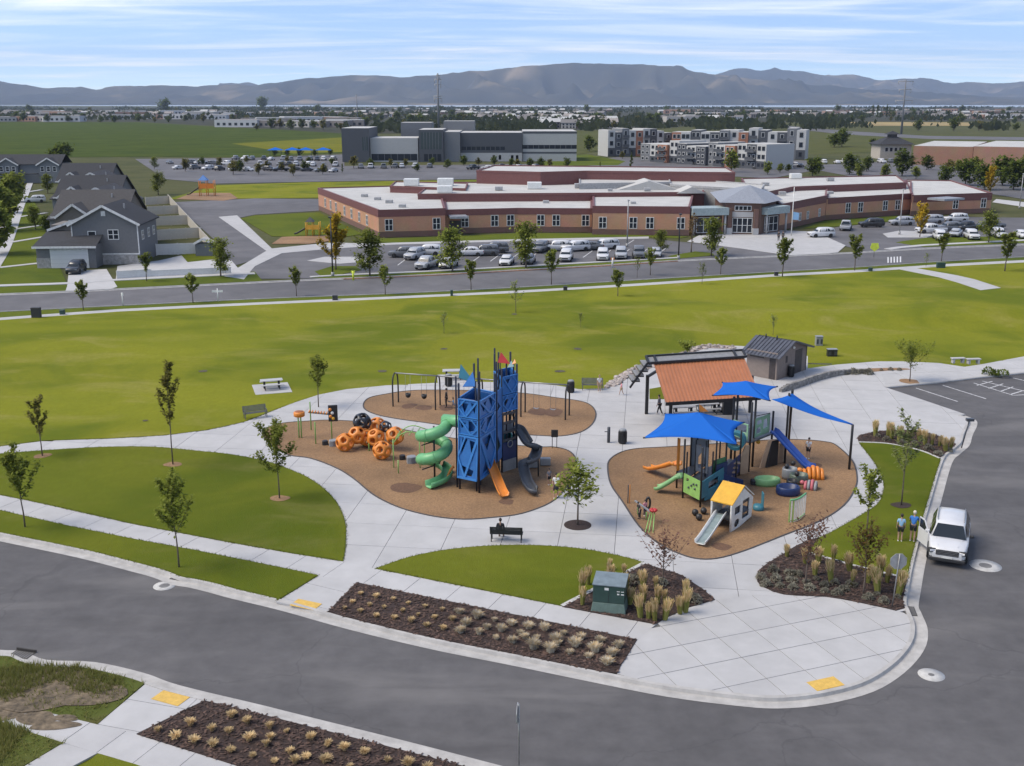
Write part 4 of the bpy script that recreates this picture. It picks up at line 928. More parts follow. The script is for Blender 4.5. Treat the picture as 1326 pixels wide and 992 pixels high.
def step_block(px, py, sz, h, m, lab):
    q = G(px, py); mb = MB(); k = sz / 2
    mb.prism([(-k, -k * .7), (-.1 * sz, -k), (k, -k * .6), (k * .9, k * .7), (0, k), (-k * .9, k * .6)], -.05, h); o = mb.build('step_block', m, None, (q.x, q.y, PK), .3, bevel=.04); tag(o, lab, 'step block', 'step blocks in the left play area')
step_block(432, 577, .62, .42, B_LGREY, 'grey step block left of the orange pods'); step_block(421, 576, .42, .32, B_BLACK, 'small black step block far left of the orange pods')
step_block(533, 599, .68, .45, B_LGREY, 'grey step block beside the green tube slide'); step_block(521, 595, .42, .32, B_BLACK, 'small black step block right of the orange pods'); step_block(580, 612, .6, .4, B_BLACK, 'low black step block behind the green slide exit')
# musical panels
def drum(px, py, h, r, lab):
    q = G(px, py); t = thing('drum_station', lab, 'play drum', q)
    for dx in (-.09, .09): post(t, (dx, 0, 0), h, .05, B_LIME)
    mb = MB(); mb.lathe([(r * .8, h - .05), (r, h), (r, h + .26), (r * .85, h + .32)], 18); mb.build('drum', B_ORG, t)
    mb = MB(); mb.lathe([(r * .8, h + .321), (r * .78, h + .33), (.05, h + .33)], 18); mb.build('drum_top', mat('drum_top', (.30, .10, .03), .6, scale=6), t)
drum(389, 567, 1.65, .40, 'orange round drum panel on twin green posts at the left play area')
def chime():
    t = thing('chime_station', 'orange horizontal chime rack and black upright panel on green posts', 'play panel')
    for px, py, h in ((403, 557, 2.3), (409, 575, 1.75), (430, 570, 2.4)): post(t, G(px, py), h, .045, B_LIME)
    a, b = G(402, 562) + Vector((0, 0, 1.7)), G(432, 566) + Vector((0, 0, 1.75))
    for k in range(9):
        p = a.lerp(b, k / 8); mb = MB(); mb.tube([p + Vector((0, -.22, 0)), p + Vector((0, .22, .03))], .05, 6); mb.build('chime', B_ORG, t)
    for o_ in (-.12, .12): mb = MB(); mb.tube([a + Vector((0, o_, -.06)), b + Vector((0, o_, -.06))], .03, 6); mb.build('rail', B_BLACK, t)
    q = G(431, 571); plate(t, 'board', q + Vector((-.25, .06, 0)), q + Vector((.4, .16, 0)), 1.55, 2.75, B_BLACK)
    for k, (u, v, m) in enumerate([(-.2, 2.45, B_ORG), (-.05, 2.2, B_WHITE), (-.18, 1.95, B_ORG), (.0, 1.8, B_YEL)]):
        mb = MB(); mb.ball((q.x + u + .1, q.y - .02, v), (.12, .05, .12), 8, 5); mb.build('knob', m, t)
    rebase(t, G(415, 570))
chime()
# ------------------------------------------------------------------ swings
def swings():
    t = thing('swing_set', 'long swing set of four bays with dark arched frames and grey beam', 'swing set')
    feet = [((509, 526.5), (516, 521)), ((564, 531), (570, 525)), ((619, 535.5), (625, 529.5)), ((674.5, 540), (680, 534)), ((732, 544), (737, 538))]
    H_ = 2.72; tops = []
    for a, b in feet:
        a, b = G(*a), G(*b); m = (a + b) / 2; tp = m + Vector((0, 0, H_ - PK)); tops.append(tp)
        mb = MB(); mb.tube(smooth([tuple(a - Vector((0, 0, .1))), tuple(a + Vector((0, 0, 1.6))), tuple(a.lerp(m, .25) + Vector((0, 0, 2.35))), tuple(tp), tuple(b.lerp(m, .25) + Vector((0, 0, 2.35))), tuple(b + Vector((0, 0, 1.6))), tuple(b - Vector((0, 0, .1)))], 4), .06, 8); mb.build('arch', B_BLACK, t)
    for i in range(4): mb = MB(); mb.tube([tops[i], tops[i + 1]], .055, 8); mb.build('beam', B_GALV, t)
    for i in range(4):
        for f in (.3, .68):
            p = tops[i].lerp(tops[i + 1], f); bucket = i == 0
            zb = .55 if not bucket else .75; d = (tops[i + 1] - tops[i]).normalized()
            for s in (-.22, .22):
                mb = MB(); mb.tube([p + d * s * .9, Vector((p.x, p.y, PK + zb + .06)) + d * s], .012, 4); mb.build('chain', B_GALV, t)
            mb = MB(); q = Vector((p.x, p.y, PK + zb))
            if bucket:
                mb.lathe([(.10, -.1), (.19, .0), (.21, .24), (.17, .24), (.15, .04), (.05, -.04)], 12, q); mb.build('bucket_seat', B_BLACK, t)
            else:
                prof = [q + d * (.22 * s) + Vector((0, 0, .06 * s * s)) for s in (-1, -.5, 0, .5, 1)]; vs = []
                for u in prof:
                    for w_, h in ((-.09, 0), (.09, 0), (.09, .025), (-.09, .025)): vs.append(u + Vector((d.y * w_, -d.x * w_, h)))
                mb.add(vs, [(k * 4 + j, k * 4 + (j + 1) % 4, k * 4 + 4 + (j + 1) % 4, k * 4 + 4 + j) for k in range(4) for j in range(4)]); mb.build('belt_seat', B_LGREY if i == 3 else B_BLACK, t)
    rebase(t, G(622, 532))
swings()
# ------------------------------------------------------------------ benches, tables, bins
def bench(px, py, rz, lab, m=None):
    m = m or B_BLACK; t = thing('park_bench', lab, 'bench', G(px, py), rz, 'metal park benches')
    for k in range(5): mb = MB(); mb.box((0, -.22 + k * .1, .45), (1.8, .075, .03)); mb.build('seat_slat', m, t)
    for k in range(5): mb = MB(); mb.box((0, .25 + k * .025, .53 + k * .09), (1.8, .025, .07), rx=-.25); mb.build('back_slat', m, t)
    for x in (-.82, .82):
        mb = MB(); mb.box((x, .0, .43), (.05, .52, .04)).box((x, -.22, .21), (.05, .06, .44)).box((x, .24, .21), (.05, .06, .44)).box((x, .31, .68), (.05, .05, .5), rx=-.25).box((x, -.02, .65), (.05, .46, .04)).box((x, -.22, .55), (.05, .05, .22)); mb.build('frame', m, t)
    return t
bench(656, 700, R(180 - 5), 'black metal bench on the paving before the lens shaped lawn')
bench(331, 541, R(28), 'grey slatted bench on the path edge near the picnic table', mat('bench_grey', (.13, .135, .14), .5, metal=.3))
bench(767, 504.5, R(-2), 'grey bench on the lawn edge behind the swings', mat('bench_grey', (.13, .135, .14)))
M_TTOP = mat('table_top', (0.40, 0.40, 0.40), .6, var=.06)
def picnic_table(loc, rz, lab, grp='picnic tables', top=None):
    t = thing('picnic_table', lab, 'picnic table', loc, rz, grp)
    mb = MB(); mb.box((0, 0, .74), (1.85, .76, .05)); mb.build('table_top', top or M_TTOP, t, bevel=.02)
    for s in (-1, 1):
        mb = MB(); mb.box((0, s * .68, .45), (1.85, .28, .05)); mb.build('seat', top or M_TTOP, t, bevel=.02)
        mb = MB(); x = s * .6; mb.box((x, 0, .40), (.16, .16, .70)).box((x, 0, .41), (.06, 1.5, .05)).tube([(x, -.68, .43), (x, -.70, .06), (x, .70, .06), (x, .68, .43)], .03, 6); mb.build('frame', B_BLACK, t)
    return t
q = P(352, 502, PK + .03); mb = MB(); mb.box((0, 0, 0), (3.0, 3.4, .1)); pd = mb.build('concrete_pad', M_CONC, None, (q.x, q.y, zl(q.x, q.y) + .0), R(18)); pd['kind'] = 'structure'
picnic_table((q.x, q.y, zl(q.x, q.y) + .05), R(18), 'grey topped picnic table on a concrete pad in the lawn')
q = G(587, 488); mb = MB(); mb.box((0, 0, 0), (2.8, 2.8, .1)); pd = mb.build('concrete_pad', M_CONC, None, (q.x, q.y, zl(q.x, q.y) + .0), R(5)); pd['kind'] = 'structure'
picnic_table((q.x, q.y, zl(q.x, q.y) + .05), R(5), 'pale topped picnic table seen behind the climbing tower')
def bin_(px, py, lab, r=.29, h=.95, loc=None):
    t = thing('litter_bin', lab, 'bin', loc or G(px, py)); mb = MB(); mb.lathe([(r * .8, 0), (r * .95, .06), (r, .1), (r, h - .08), (r * .96, h)], 16); mb.build('body', B_BLACK, t)
    for k in range(16):
        a = k * math.pi / 8; mb = MB(); mb.box((math.cos(a) * (r + .012), math.sin(a) * (r + .012), h * .5), (.02, .035, h * .78), rz=a); mb.build('slat', B_BLACK, t)
    mb = MB(); mb.lathe([(r * .98, h), (r * .75, h + .1), (r * .3, h + .12)], 16); mb.build('lid', B_LGREY, t); return t
bin_(739, 508, 'black slatted litter bin with pale lid beside the swings'); bin_(581, 500, 'black litter bin on the path behind the green slide'); bin_(806, 574, 'black litter bin on the paving left of the near blue sail')
t = thing('grill_post', 'slim dark grey post standing beside the black litter bin', 'post', G(788, 573)); post(t, (0, 0, 0), 1.15, .11, B_GREY); mb = MB(); mb.box((-.15, 0, .8), (.3, .05, .05)); mb.build('arm', B_GREY, t)
q = G(718, 580); t = thing('info_sign', 'small black board sign on two legs by the spiral chute', 'sign', q)
for s in (-.16, .16): post(t, (s, 0, 0), .95, .025, B_BLACK, 0, 'leg')
mb = MB(); mb.box((0, 0, 1.05), (.48, .06, .55)); mb.build('board', B_BLACK, t, bevel=.05)
# ------------------------------------------------------------------ pavilion
M_ROOFO = mat('roof_orange', (0.42, 0.165, 0.075), .55, var=.06, scale=1.0, metal=.1); M_PANEL = mat('roof_light', (0.23, 0.23, 0.23), .5)
def pavilion():
    t = thing('picnic_shelter', 'open picnic shelter with sloping orange metal roof and black steel columns', 'shelter')
    # near eave and ridge of the big orange plane, heights from the photo
    zE, zR = 3.15, 4.75
    e0, e1 = P(862, 521, zE), P(985, 513.5, zE); r0, r1 = P(847, 471.5, zR), P(964, 463.5, zR)
    ux = (e1 - e0).normalized(); n = (e1 - e0).cross(r0 - e0).normalized()
    N = 26
    for i in range(N):
        a, b, c, d = e0.lerp(e1, i / N), e0.lerp(e1, (i + 1) / N), r0.lerp(r1, (i + 1) / N), r0.lerp(r1, i / N)
        mb = MB(); th = n * .04; g = (b - a) * .04
        mb.add([a + g, b - g, c - g, d + g, a + g - th, b - g - th, c - g - th, d + g - th], [(0, 1, 2, 3), (7, 6, 5, 4), (0, 4, 5, 1), (1, 5, 6, 2), (2, 6, 7, 3), (3, 7, 4, 0)])
        mb.beam(a + n * .025, d + n * .025, .035, .05); mb.build('roof_panel', M_ROOFO, t)
    mb = MB(); mb.beam(e0 + Vector((0, -.03, -.12)), e1 + Vector((0, -.03, -.12)), .08, .24); mb.build('fascia', B_BLACK, t)
    # upper clerestory roof strip, tilted the other way, on black frame
    back = (r0 - e0); back.z = 0; back.normalize()
    u0, u1 = r0 - ux * .45 - back * .1 + Vector((0, 0, .12)), r1 + ux * .1 - back * .1 + Vector((0, 0, .12)); v0, v1 = u0 + back * 1.15 + Vector((0, 0, .25)), u1 + back * 1.15 + Vector((0, 0, .25))
    for a, b in ((u0, u1), (v0, v1), (u0, v0), (u1, v1), (u0.lerp(u1, .08), v0.lerp(v1, .08)), (u0.lerp(u1, .9), v0.lerp(v1, .9))): mb = MB(); mb.beam(a, b, .16, .16); mb.build('roof_beam', B_BLACK, t)
    mb = MB(); nn = (u1 - u0).cross(v0 - u0).normalized() * .03; mb.add([u0 - nn, u1 - nn, v1 - nn, v0 - nn, u0 - nn * 2, u1 - nn * 2, v1 - nn * 2, v0 - nn * 2], [(0, 1, 2, 3), (7, 6, 5, 4), (0, 4, 5, 1), (1, 5, 6, 2), (2, 6, 7, 3), (3, 7, 4, 0)]); mb.build('clerestory_roof', M_PANEL, t)
    # back roof falling away
    w0, w1 = v0 + back * 3.2 - Vector((0, 0, 1.5)), v1 + back * 3.2 - Vector((0, 0, 1.5))
    # stepped grey louvres at the left end
    for k in range(4):
        a = u0 + back * .1 - ux * (.05 + .30 * k) - Vector((0, 0, .18 + .36 * k)); mb = MB(); mb.beam(a - back * .1, a + back * 1.5, .62, .09); mb.build('louvre', M_PANEL, t)
        mb = MB(); mb.beam(a - back * .12 + Vector((0, 0, -.09)), a + back * 1.72 + Vector((0, 0, -.09)), .62, .07); mb.build('louvre_beam', B_BLACK, t)
    mb = MB(); a = u0 - ux * .1; mb.beam(a, a - ux * 1.3 - Vector((0, 0, 1.8)), .1, .14); mb.build('brace', B_BLACK, t)
    for px, py, h in ((837, 536, 3.1), (868, 541, 2.95), (971, 534, 2.95), (950, 516, 3.9), (885, 516, 3.9)):
        q = G(px, py); mb = MB(); mb.box((q.x, q.y, PK + h / 2 - .05), (.24, .24, h + .1)); mb.build('column', B_BLACK, t)
    mb = MB(); q0, q1 = G(837, 536), G(950, 512); mb.beam(Vector((q0.x, q0.y, 3.1)), Vector((G(885, 516).x, G(885, 516).y, 3.9)), .14, .2); mb.build('rafter', B_BLACK, t)
    rebase(t, G(900, 530))
pavilion()
for i, (px, py) in enumerate(((885, 538), (915, 534), (940, 531), (900, 523), (930, 519))):
    picnic_table(G(px, py), R(8), 'picnic table under the orange shelter roof, %s of five' % nth(i, 5), 'tables under the shelter')
q = G(943, 536); mb = MB(); mb.b2(-.45, .45, -.3, .3, 0, 2.1); tag(mb.build('storage_cabinet', B_BLACK, None, q, bevel=.03), 'tall black cabinet standing under the orange shelter roof', 'cabinet')
# ------------------------------------------------------------------ restroom
M_BLOCK = mat('block_wall', (0.215, 0.175, 0.155), .9, var=.06, scale=3, bump=.2); M_RDARK = mat('roof_dark_metal', (0.10, 0.105, 0.125), .45, metal=.3); M_TRIM = mat('dark_trim', (0.05, 0.04, 0.04), .6)
def restroom():
    t = thing('restroom_building', 'small brown block restroom with dark ribbed metal gable roof', 'building')
    a, b = G(964, 484), G(1005, 492.5); c = G(1043, 479); a2 = a.copy()
    x = (c - b).normalized(); y = (a - b); y = (y - x * y.dot(x)).normalized(); Lx, Ly = (c - b).length, 3.0
    M = Matrix(((x.x, y.x, 0, b.x), (x.y, y.y, 0, b.y), (0, 0, 1, PK), (0, 0, 0, 1)))
    def bl(name, x0, x1, y0, y1, z0, z1, m, bev=0.0):
        mb = MB(); mb.b2(x0, x1, y0, y1, z0, z1); mb.v = [tuple(M @ Vector(v)) for v in mb.v]; return mb.build(name, m, t, bevel=bev)
    hw = 2.35; hr = 3.15
    wl = bl('wall', 0, Lx, 0, Ly, 0, hw, M_BLOCK)
    for yy in (-.0, Ly):          # gable ends on the short sides
        pass
    # gables on x faces: ridge runs along y ... roof pitched across x
    
    for yy, fo in ((0, (0, 1, 2)), (Ly, (2, 1, 0))): mb = MB(); mb.add([M @ Vector(v) for v in ((0, yy, hw), (Lx, yy, hw), (Lx * .42, yy, hr))], [fo]); mb.build('gable', M_BLOCK, t)
    N = 11
    for side in (0, 1):
        xe, ze = ((-.45, hw - .28) if side == 0 else (Lx + .45, hw - .22)); xr, zr = Lx * .42, hr + .04
        for i in range(N):
            y0, y1 = -.5 + (Ly + 1) * i / N, -.5 + (Ly + 1) * (i + 1) / N; mb = MB()
            mb.add([M @ Vector(v) for v in ((xe, y0 + .01, ze), (xe, y1 - .01, ze), (xr, y1 - .01, zr), (xr, y0 + .01, zr), (xe, y0 + .01, ze - .08), (xe, y1 - .01, ze - .08), (xr, y1 - .01, zr - .08), (xr, y0 + .01, zr - .08))], [(0, 1, 2, 3), (7, 6, 5, 4), (0, 4, 5, 1), (1, 5, 6, 2), (2, 6, 7, 3), (3, 7, 4, 0)])
            mb.beam(M @ Vector((xe, y0, ze + .03)), M @ Vector((xr, y0, zr + .03)), .04, .07); mb.build('roof_panel', M_RDARK, t)
    for x0, x1, z0, z1 in ((Lx * .60, Lx * .84, 0.02, 2.15),): bl('door', x0, x1, -.03, .03, z0, z1, M_TRIM, .02)
    bl('door', -.03, .03, .15, .75, .02, 2.1, M_TRIM, .02)
    bl('sign_plate', Lx * .28, Lx * .34, -.03, .01, 1.3, 1.9, M_TRIM)
    for k in (.55, .78): bl('vent', -.03, .02, Ly * k - .35, Ly * k + .35, 1.75, 2.05, M_TRIM)
    bl('corner_trim', Lx - .1, Lx + .02, -.02, .1, 0, hw, M_TRIM)
    mb = MB(); mb.ball(M @ Vector((Lx * .5, -.12, 2.5)), .12, 8, 6); mb.build('wall_lamp', B_WHITE, t)
    for yy in (1.2, 2.3): mb = MB(); q = M @ Vector((Lx * .36, yy, hr)); mb.tube([q, q + Vector((0, 0, .35))], .06, 8); mb.build('vent_pipe', B_BLACK, t)
    rebase(t, b)
restroom()
bin_(1024, 488, 'black litter bin against the brown restroom wall', .26, 1.0)
# retaining wall, rock bed, utility boxes
M_STONE = mat('wall_block', (0.23, 0.22, 0.21), .9, var=.25, scale=5, objr=.2); M_ROCK = mat('rock_mix', (0.38, 0.33, 0.30), .9, var=.3, scale=3, objr=.3)
def retaining():
    t = thing('retaining_wall', 'low grey block retaining wall curving beside the restroom paving', 'wall')
    ln = W(smooth([(1011, 508.5), (1032, 502.5), (1058, 493.5), (1089, 486), (1126, 482.5)], 6), PK); n = len(ln)
    for i in range(n - 1):
        h = .55 - .3 * max(0, (i - 14) / (n - 14)) if i > 3 else .3 + .08 * i
        a, b = Vector((*ln[i], 0)), Vector((*ln[i + 1], 0)); hh = max(.18, h)
        for k in range(2):
            f = .0 if k == 0 else .5
            for j in range(2):
                z0 = PK + hh * j / 2; p, q_ = a.lerp(b, .5 * k + .01), a.lerp(b, .5 * k + .49); mb = MB(); mb.beam(p + Vector((0, .15, z0 + hh / 4)), q_ + Vector((0, .15, z0 + hh / 4)), .3 + random.uniform(-.02, .02), hh / 2 - .01); mb.build('block', M_STONE, t)
    rebase(t, (*ln[n // 2], PK))
retaining()
sheet('planting_bed', W(smooth([(1060, 492), (1089, 484.5), (1126, 482), (1150, 480), (1180, 478.5), (1160, 476.5), (1120, 477.5), (1090, 479), (1062, 487)], 2), PK), PK + .02, M_CHIP, skirt=.1)
rb = sheet('rock_bed', W(smooth([(782, 503), (791, 495), (803, 484), (834, 471), (870, 460), (893, 452), (902, 448), (918, 446.5), (950, 448), (950, 452), (918, 451), (902, 455), (880, 463), (845, 476), (815, 488), (803, 498)], 2), PK), PK + .02, mat('rock_gravel', (0.30, 0.24, 0.21), .9, var=.4, scale=2.5, coords='World'), skirt=.1)
rr = random.Random(3); rkm = []
for k in range(4):
    bm = bmesh.new(); bmesh.ops.create_icosphere(bm, subdivisions=1, radius=1)
    for v in bm.verts: v.co *= rr.uniform(.75, 1.15); v.co.z *= .6
    me = bpy.data.meshes.new('rock'); bm.to_mesh(me); bm.free(); me.materials.append(M_ROCK); rkm.append(me)
rc = 0
RB_W = W([(782, 503), (791, 495), (803, 484), (834, 471), (870, 460), (893, 452), (902, 448), (918, 446.5), (950, 448), (950, 452), (918, 451), (902, 455), (880, 463), (845, 476), (815, 488), (803, 498)], PK)
while rc < 150:
    px, py = rr.uniform(782, 952), rr.uniform(445, 504); q = G(px, py)
    if inside((q.x, q.y), RB_W):
        o = link('rock', rkm[rc % 4], rb, (q.x, q.y, PK + .05), rr.uniform(0, 6)); s = rr.uniform(.14, .34); o.scale = (s, s, s); rc += 1
sheet('lawn_island', W([(841, 504), (858, 501), (861, 517), (841, 517)], PK), LZ, M_LAWN2, skirt=.1)
M_UGRN = mat('cabinet_green', (0.022, 0.055, 0.045), .5, var=.08); M_UBASE = mat('cabinet_base', (0.10, 0.15, 0.13), .8)
def transformer():
    a, b = P(767, 792, PK), P(808, 796, PK); d = (b - a); rz = math.atan2(d.y, d.x); wd = d.length
    t = thing('utility_cabinet', 'dark green electrical cabinet on a grey green base in the grass bed', 'utility cabinet', ((a + b) / 2).to_tuple(), rz)
    dp = 1.35
    mb = MB(); mb.add([(-wd / 2 - .08, -.05, 0), (wd / 2 + .08, -.05, 0), (wd / 2 + .08, dp, 0), (-wd / 2 - .08, dp, 0), (-wd / 2, .04, .48), (wd / 2, .04, .48), (wd / 2, dp, .48), (-wd / 2, dp, .48)], [(4, 5, 6, 7), (0, 1, 5, 4), (1, 2, 6, 5), (2, 3, 7, 6), (3, 0, 4, 7)]); mb.build('base', M_UBASE, t, bevel=.02)
    mb = MB(); mb.b2(-wd / 2, wd / 2, .05, dp, .485, 1.36); mb.build('body', M_UGRN, t, bevel=.02)
    mb = MB(); mb.add([(-wd / 2 - .03, .02, 1.36), (wd / 2 + .03, .02, 1.36), (wd / 2 + .03, dp, 1.36), (-wd / 2 - .03, dp, 1.36), (-wd / 2 - .03, .02, 1.40), (wd / 2 + .03, .02, 1.40), (wd / 2 + .03, dp, 1.50), (-wd / 2 - .03, dp, 1.50)], [(4, 5, 6, 7), (0, 1, 5, 4), (1, 2, 6, 5), (2, 3, 7, 6), (3, 0, 4, 7), (3, 2, 1, 0)]); mb.build('lid', mat('cabinet_lid', (0.16, 0.20, 0.22), .5), t)
    for x, z, w_, h in ((-.1, 1.2, .2, .12), (.45, 1.12, .14, .03), (.65, 1.12, .14, .03), (.45, .98, .1, .06), (.65, .98, .14, .05)): mb = MB(); mb.box((x, .045, z), (w_, .012, h)); mb.build('label_plate', B_WHITE, t)
    mb = MB(); mb.box((0, .045, .92), (.012, .012, .84)); mb.build('door_seam', M_BLK, t)
transformer()
for px, py, w_, h, lab, m in ((1060, 447, .7, 1.0, 'grey utility pedestal on the lawn beyond the restroom', B_LGREY), (1077, 461, .95, .75, 'black utility box with pale lid on the lawn beyond the restroom', B_BLACK)):
    q = PL(px, py); t = thing('utility_box', lab, 'utility box', q); mb = MB(); mb.b2(-w_ / 2, w_ / 2, -.3, .3, -.1, h - .06); mb.build('body', m, t, bevel=.02); mb = MB(); mb.b2(-w_ / 2 - .03, w_ / 2 + .03, -.33, .33, h - .06, h); mb.build('lid', B_LGREY, t)
    for s in (-1, 1): mb = MB(); mb.box((s * w_ * .3, -.305, h * .45), (w_ * .3, .02, h * .5)); mb.build('door', B_GREY, t)
for px, py in ((1240, 470), (1260, 471)):
    q = G(px, py); mb = MB(); mb.box((0, 0, .45), (1.3, .45, .1)).box((-.45, 0, .2), (.2, .4, .42)).box((.45, 0, .2), (.2, .4, .42)); tag(mb.build('stone_bench', M_CONC, None, q, .1, bevel=.02), 'low concrete bench slab on the lawn edge, %s of two' % ('left' if px < 1250 else 'right'), 'bench', 'concrete slab benches')
# ================================================================== right play area
M_SAIL = mat('sail_fabric', (0.016, 0.10, 0.46), .75, var=.04, scale=2)
def sailmat():
    m = bpy.data.materials.new('sail_cloth'); t = nodes(m); N, L = t.nodes, t.links
    o = N.new('ShaderNodeOutputMaterial'); d = N.new('ShaderNodeBsdfDiffuse'); tr = N.new('ShaderNodeBsdfTranslucent'); x = N.new('ShaderNodeMixShader'); x.inputs[0].default_value = .3
    for n in (d, tr): n.inputs[0].default_value = (0.028, 0.17, 0.62, 1)
    L.new(d.outputs[0], x.inputs[1]); L.new(tr.outputs[0], x.inputs[2]); L.new(x.outputs[0], o.inputs[0]); return m
M_SAIL = sailmat()
def hip_sail(parent, corners, apex, sag=.35, n=8):
    """hip shade of four facets with edges curving in between the corners"""
    c = [Vector(q) for q in corners]; ap = Vector(apex); ctr = sum(c, Vector()) / 4
    for k in range(4):
        a, b = c[k], c[(k + 1) % 4]; mb = MB(); vs = []
        for i in range(n + 1):
            f = i / n; e = a.lerp(b, f); e += (ctr - e) * (.16 * 4 * f * (1 - f)) ; e.z = a.z + (b.z - a.z) * f + .12 * 4 * f * (1 - f)
            for j in range(n + 1):
                g = j / n; p = e.lerp(ap, g); p.z -= sag * g * (1 - g) * .55; vs.append(p)
        m1 = n + 1; mb.add(vs, [(i * m1 + j, (i + 1) * m1 + j, (i + 1) * m1 + j + 1, i * m1 + j + 1) for i in range(n) for j in range(n)]); mb.sm = set(range(len(mb.f)))
        o = mb.build('sail_facet', M_SAIL, parent); s = o.modifiers.new('s', 'SOLIDIFY'); s.thickness = .012
def toddler_structure():
    t = thing('play_structure', 'play structure with orange and green slides under the near blue hip sail', 'play structure')
    F1, F2, K1, K2 = G(884, 645), G(906.5, 657), G(938, 634), G(915, 622)
    posts = [F1, F2, K1, K2, G(876, 632), G(893, 625), G(957, 616), G(945, 610)]
    for p, h in zip(posts, (3.9, 3.9, 3.9, 3.9, 3.4, 3.6, 3.2, 3.2)): post(t, p, h, .06, B_BLACK)
    zc = 3.95; c = [P(833, 567, zc), P(955, 576, zc), P(964, 547, zc), P(861, 535.5, zc)]
    for q in c: pass
    mid = sum(c, Vector()) / 4; ap = PD(905, 533.5, mid.y + .2); hip_sail(t, c, ap)
    for q in c: mb = MB(); mb.tube([q, q.lerp(Vector((mid.x, mid.y, 3.7)), .5), Vector((mid.x, mid.y, 3.6))], .05, 6); mb.build('sail_arm', B_BLACK, t)
    mb = MB(); mb.tube([Vector((ap.x, ap.y, 3.2)), ap + Vector((0, 0, .05))], .05, 6); mb.build('mast', B_BLACK, t)
    def wedge(name, pts, m, th=.02):
        mb = MB(); a, b, c_ = [Vector(p) for p in pts]; nr = (b - a).cross(c_ - a).normalized() * th
        mb.add([a + nr, b + nr, c_ + nr, a - nr, b - nr, c_ - nr], [(0, 1, 2), (5, 4, 3), (0, 3, 4, 1), (1, 4, 5, 2), (2, 5, 3, 0)]); mb.build(name, m, t)
    wedge('pennant', [ap + Vector((.0, .05, .0)), ap + Vector((.6, .1, .0)), ap + Vector((.02, .05, .5))], B_ORG)
    wedge('pennant', [ap + Vector((-.05, .0, .0)), ap + Vector((.0, .0, .0)), ap + Vector((-.03, .0, .55))], B_TEAL)
    for i, (a, b, zz) in enumerate(((F1, F2, 1.15), (K2, K1, 1.3))): pass
    for s, zz in (([F1, F2, K1, K2], 1.1), ([posts[4], posts[5], K2, F1], 1.25), ([K1, posts[6], posts[7], K2], 1.0)):
        mb = MB(); mb.prism([tuple(v.xy) for v in s], zz - .06, zz); mb.build('deck', B_GREY, t)
    plate(t, 'game_panel', F1, F2, .55, 1.75, B_LIME, [[(.18, .66), (.3, .70), (.32, .84), (.2, .82)]], th=.05)
    pl_d = (F2 - F1).normalized(); nn = Vector((pl_d.y, -pl_d.x, 0))
    for u, v in ((.5, 1.1), (.62, 1.25), (.7, 1.0), (.35, .9), (.78, 1.3)): mb = MB(); q = F1.lerp(F2, u) + nn * .06; mb.ball((q.x, q.y, v + PK), .07, 8, 5); mb.build('knob', B_GREY, t)
    for q, h in ((G(899, 632), 3.3), (G(912, 636), 3.4), (G(925, 640), 3.6), (G(930, 628), 3.5), (G(888, 634), 2.6), (G(952, 632), 2.2), (G(921, 640), 2.9)): post(t, q, h, .05, B_BLACK)
    plate(t, 'window_panel', G(899, 632), G(915, 637), 1.3, 3.0, B_LGREY, [[(.22, .12), (.78, .12), (.78, .55), (.5, .78), (.22, .55)]]); plate(t, 'mid_panel', G(925, 640), G(940, 634), 1.1, 2.0, B_NAVY, [[(.2, .2), (.8, .2), (.5, .8)]]); plate(t, 'low_panel', G(912, 652), G(930, 645), .3, 1.0, B_TEAL)
    for k in range(5): mb = MB(); q = G(940 + 3 * k, 627 - k); mb.box((q.x, q.y, .35 + .25 * k), (.5, .3, .08)); mb.build('climb_step', B_TAN, t)
    plate(t, 'arch_panel', posts[5], K2, 1.2, 3.1, B_LGREY, [[(.25, .05), (.75, .05), (.75, .55), (.5, .75), (.25, .55)]])
    plate(t, 'back_panel', K1, posts[6], .4, 1.6, B_NAVY); plate(t, 'side_panel', F2, K1, .6, 1.7, B_TEAL, [[(.3, .3), (.7, .3), (.7, .7), (.3, .7)]])
    plate(t, 'tube_panel', G(921, 640), G(938, 634), .9, 2.3, plas('deep_green', (.05, .16, .07)))
    plate(t, 'ramp_wall', G(938, 648), G(966, 640), .2, 1.25, B_NAVY, shape=[(0, 0), (1, 0), (1, .35), (.05, 1), (0, 1)]); plate(t, 'ramp_wall', G(934, 636), G(962, 630), .2, 1.25, B_NAVY, shape=[(0, 0), (1, 0), (1, .35), (.05, 1), (0, 1)])
    for k in range(4):
        q = G(940 + 8 * k, 642 - 2 * k); mb = MB(); mb.box(q + Vector((0, .1, .8 - .22 * k)), (.45, .8, .06)); mb.build('ramp_step', B_LGREY, t)
    s, e = posts[4] + Vector((.05, .1, 0)), G(838, 610); d = e - s
    trough([s + d * f + Vector((0, 0, zz)) for f, zz in ((0, 1.45), (.12, 1.42), (.4, .92), (.7, .45), (.86, .26), (1, .2))], .6, .22).build('orange_slide', B_ORG, t)
    s, e = F1 + Vector((-.05, .35, 0)), G(850, 637); d = e - s
    trough([s + d * f + Vector((0, 0, zz)) for f, zz in ((0, 1.2), (.15, 1.15), (.45, .72), (.75, .36), (.9, .22), (1.02, .18))], .6, .22).build('green_slide', plas('slide_green', (.20, .40, .17)), t)
    plate(t, 'post_cover', posts[4] + Vector((-.05, -.08, 0)), posts[4] + Vector((.12, -.06, 0)), 1.3, 3.4, B_ORG)
    for i, (px, py) in enumerate(((900, 668), (905, 674), (911, 666))):
        q = G(px, py); mb = MB(); mb.ball(q + Vector((0, 0, .22)), (.2, .2, .2), 10, 6); mb.build('pod_step', B_BLACK, t)
    rebase(t, G(905, 645))
toddler_structure()
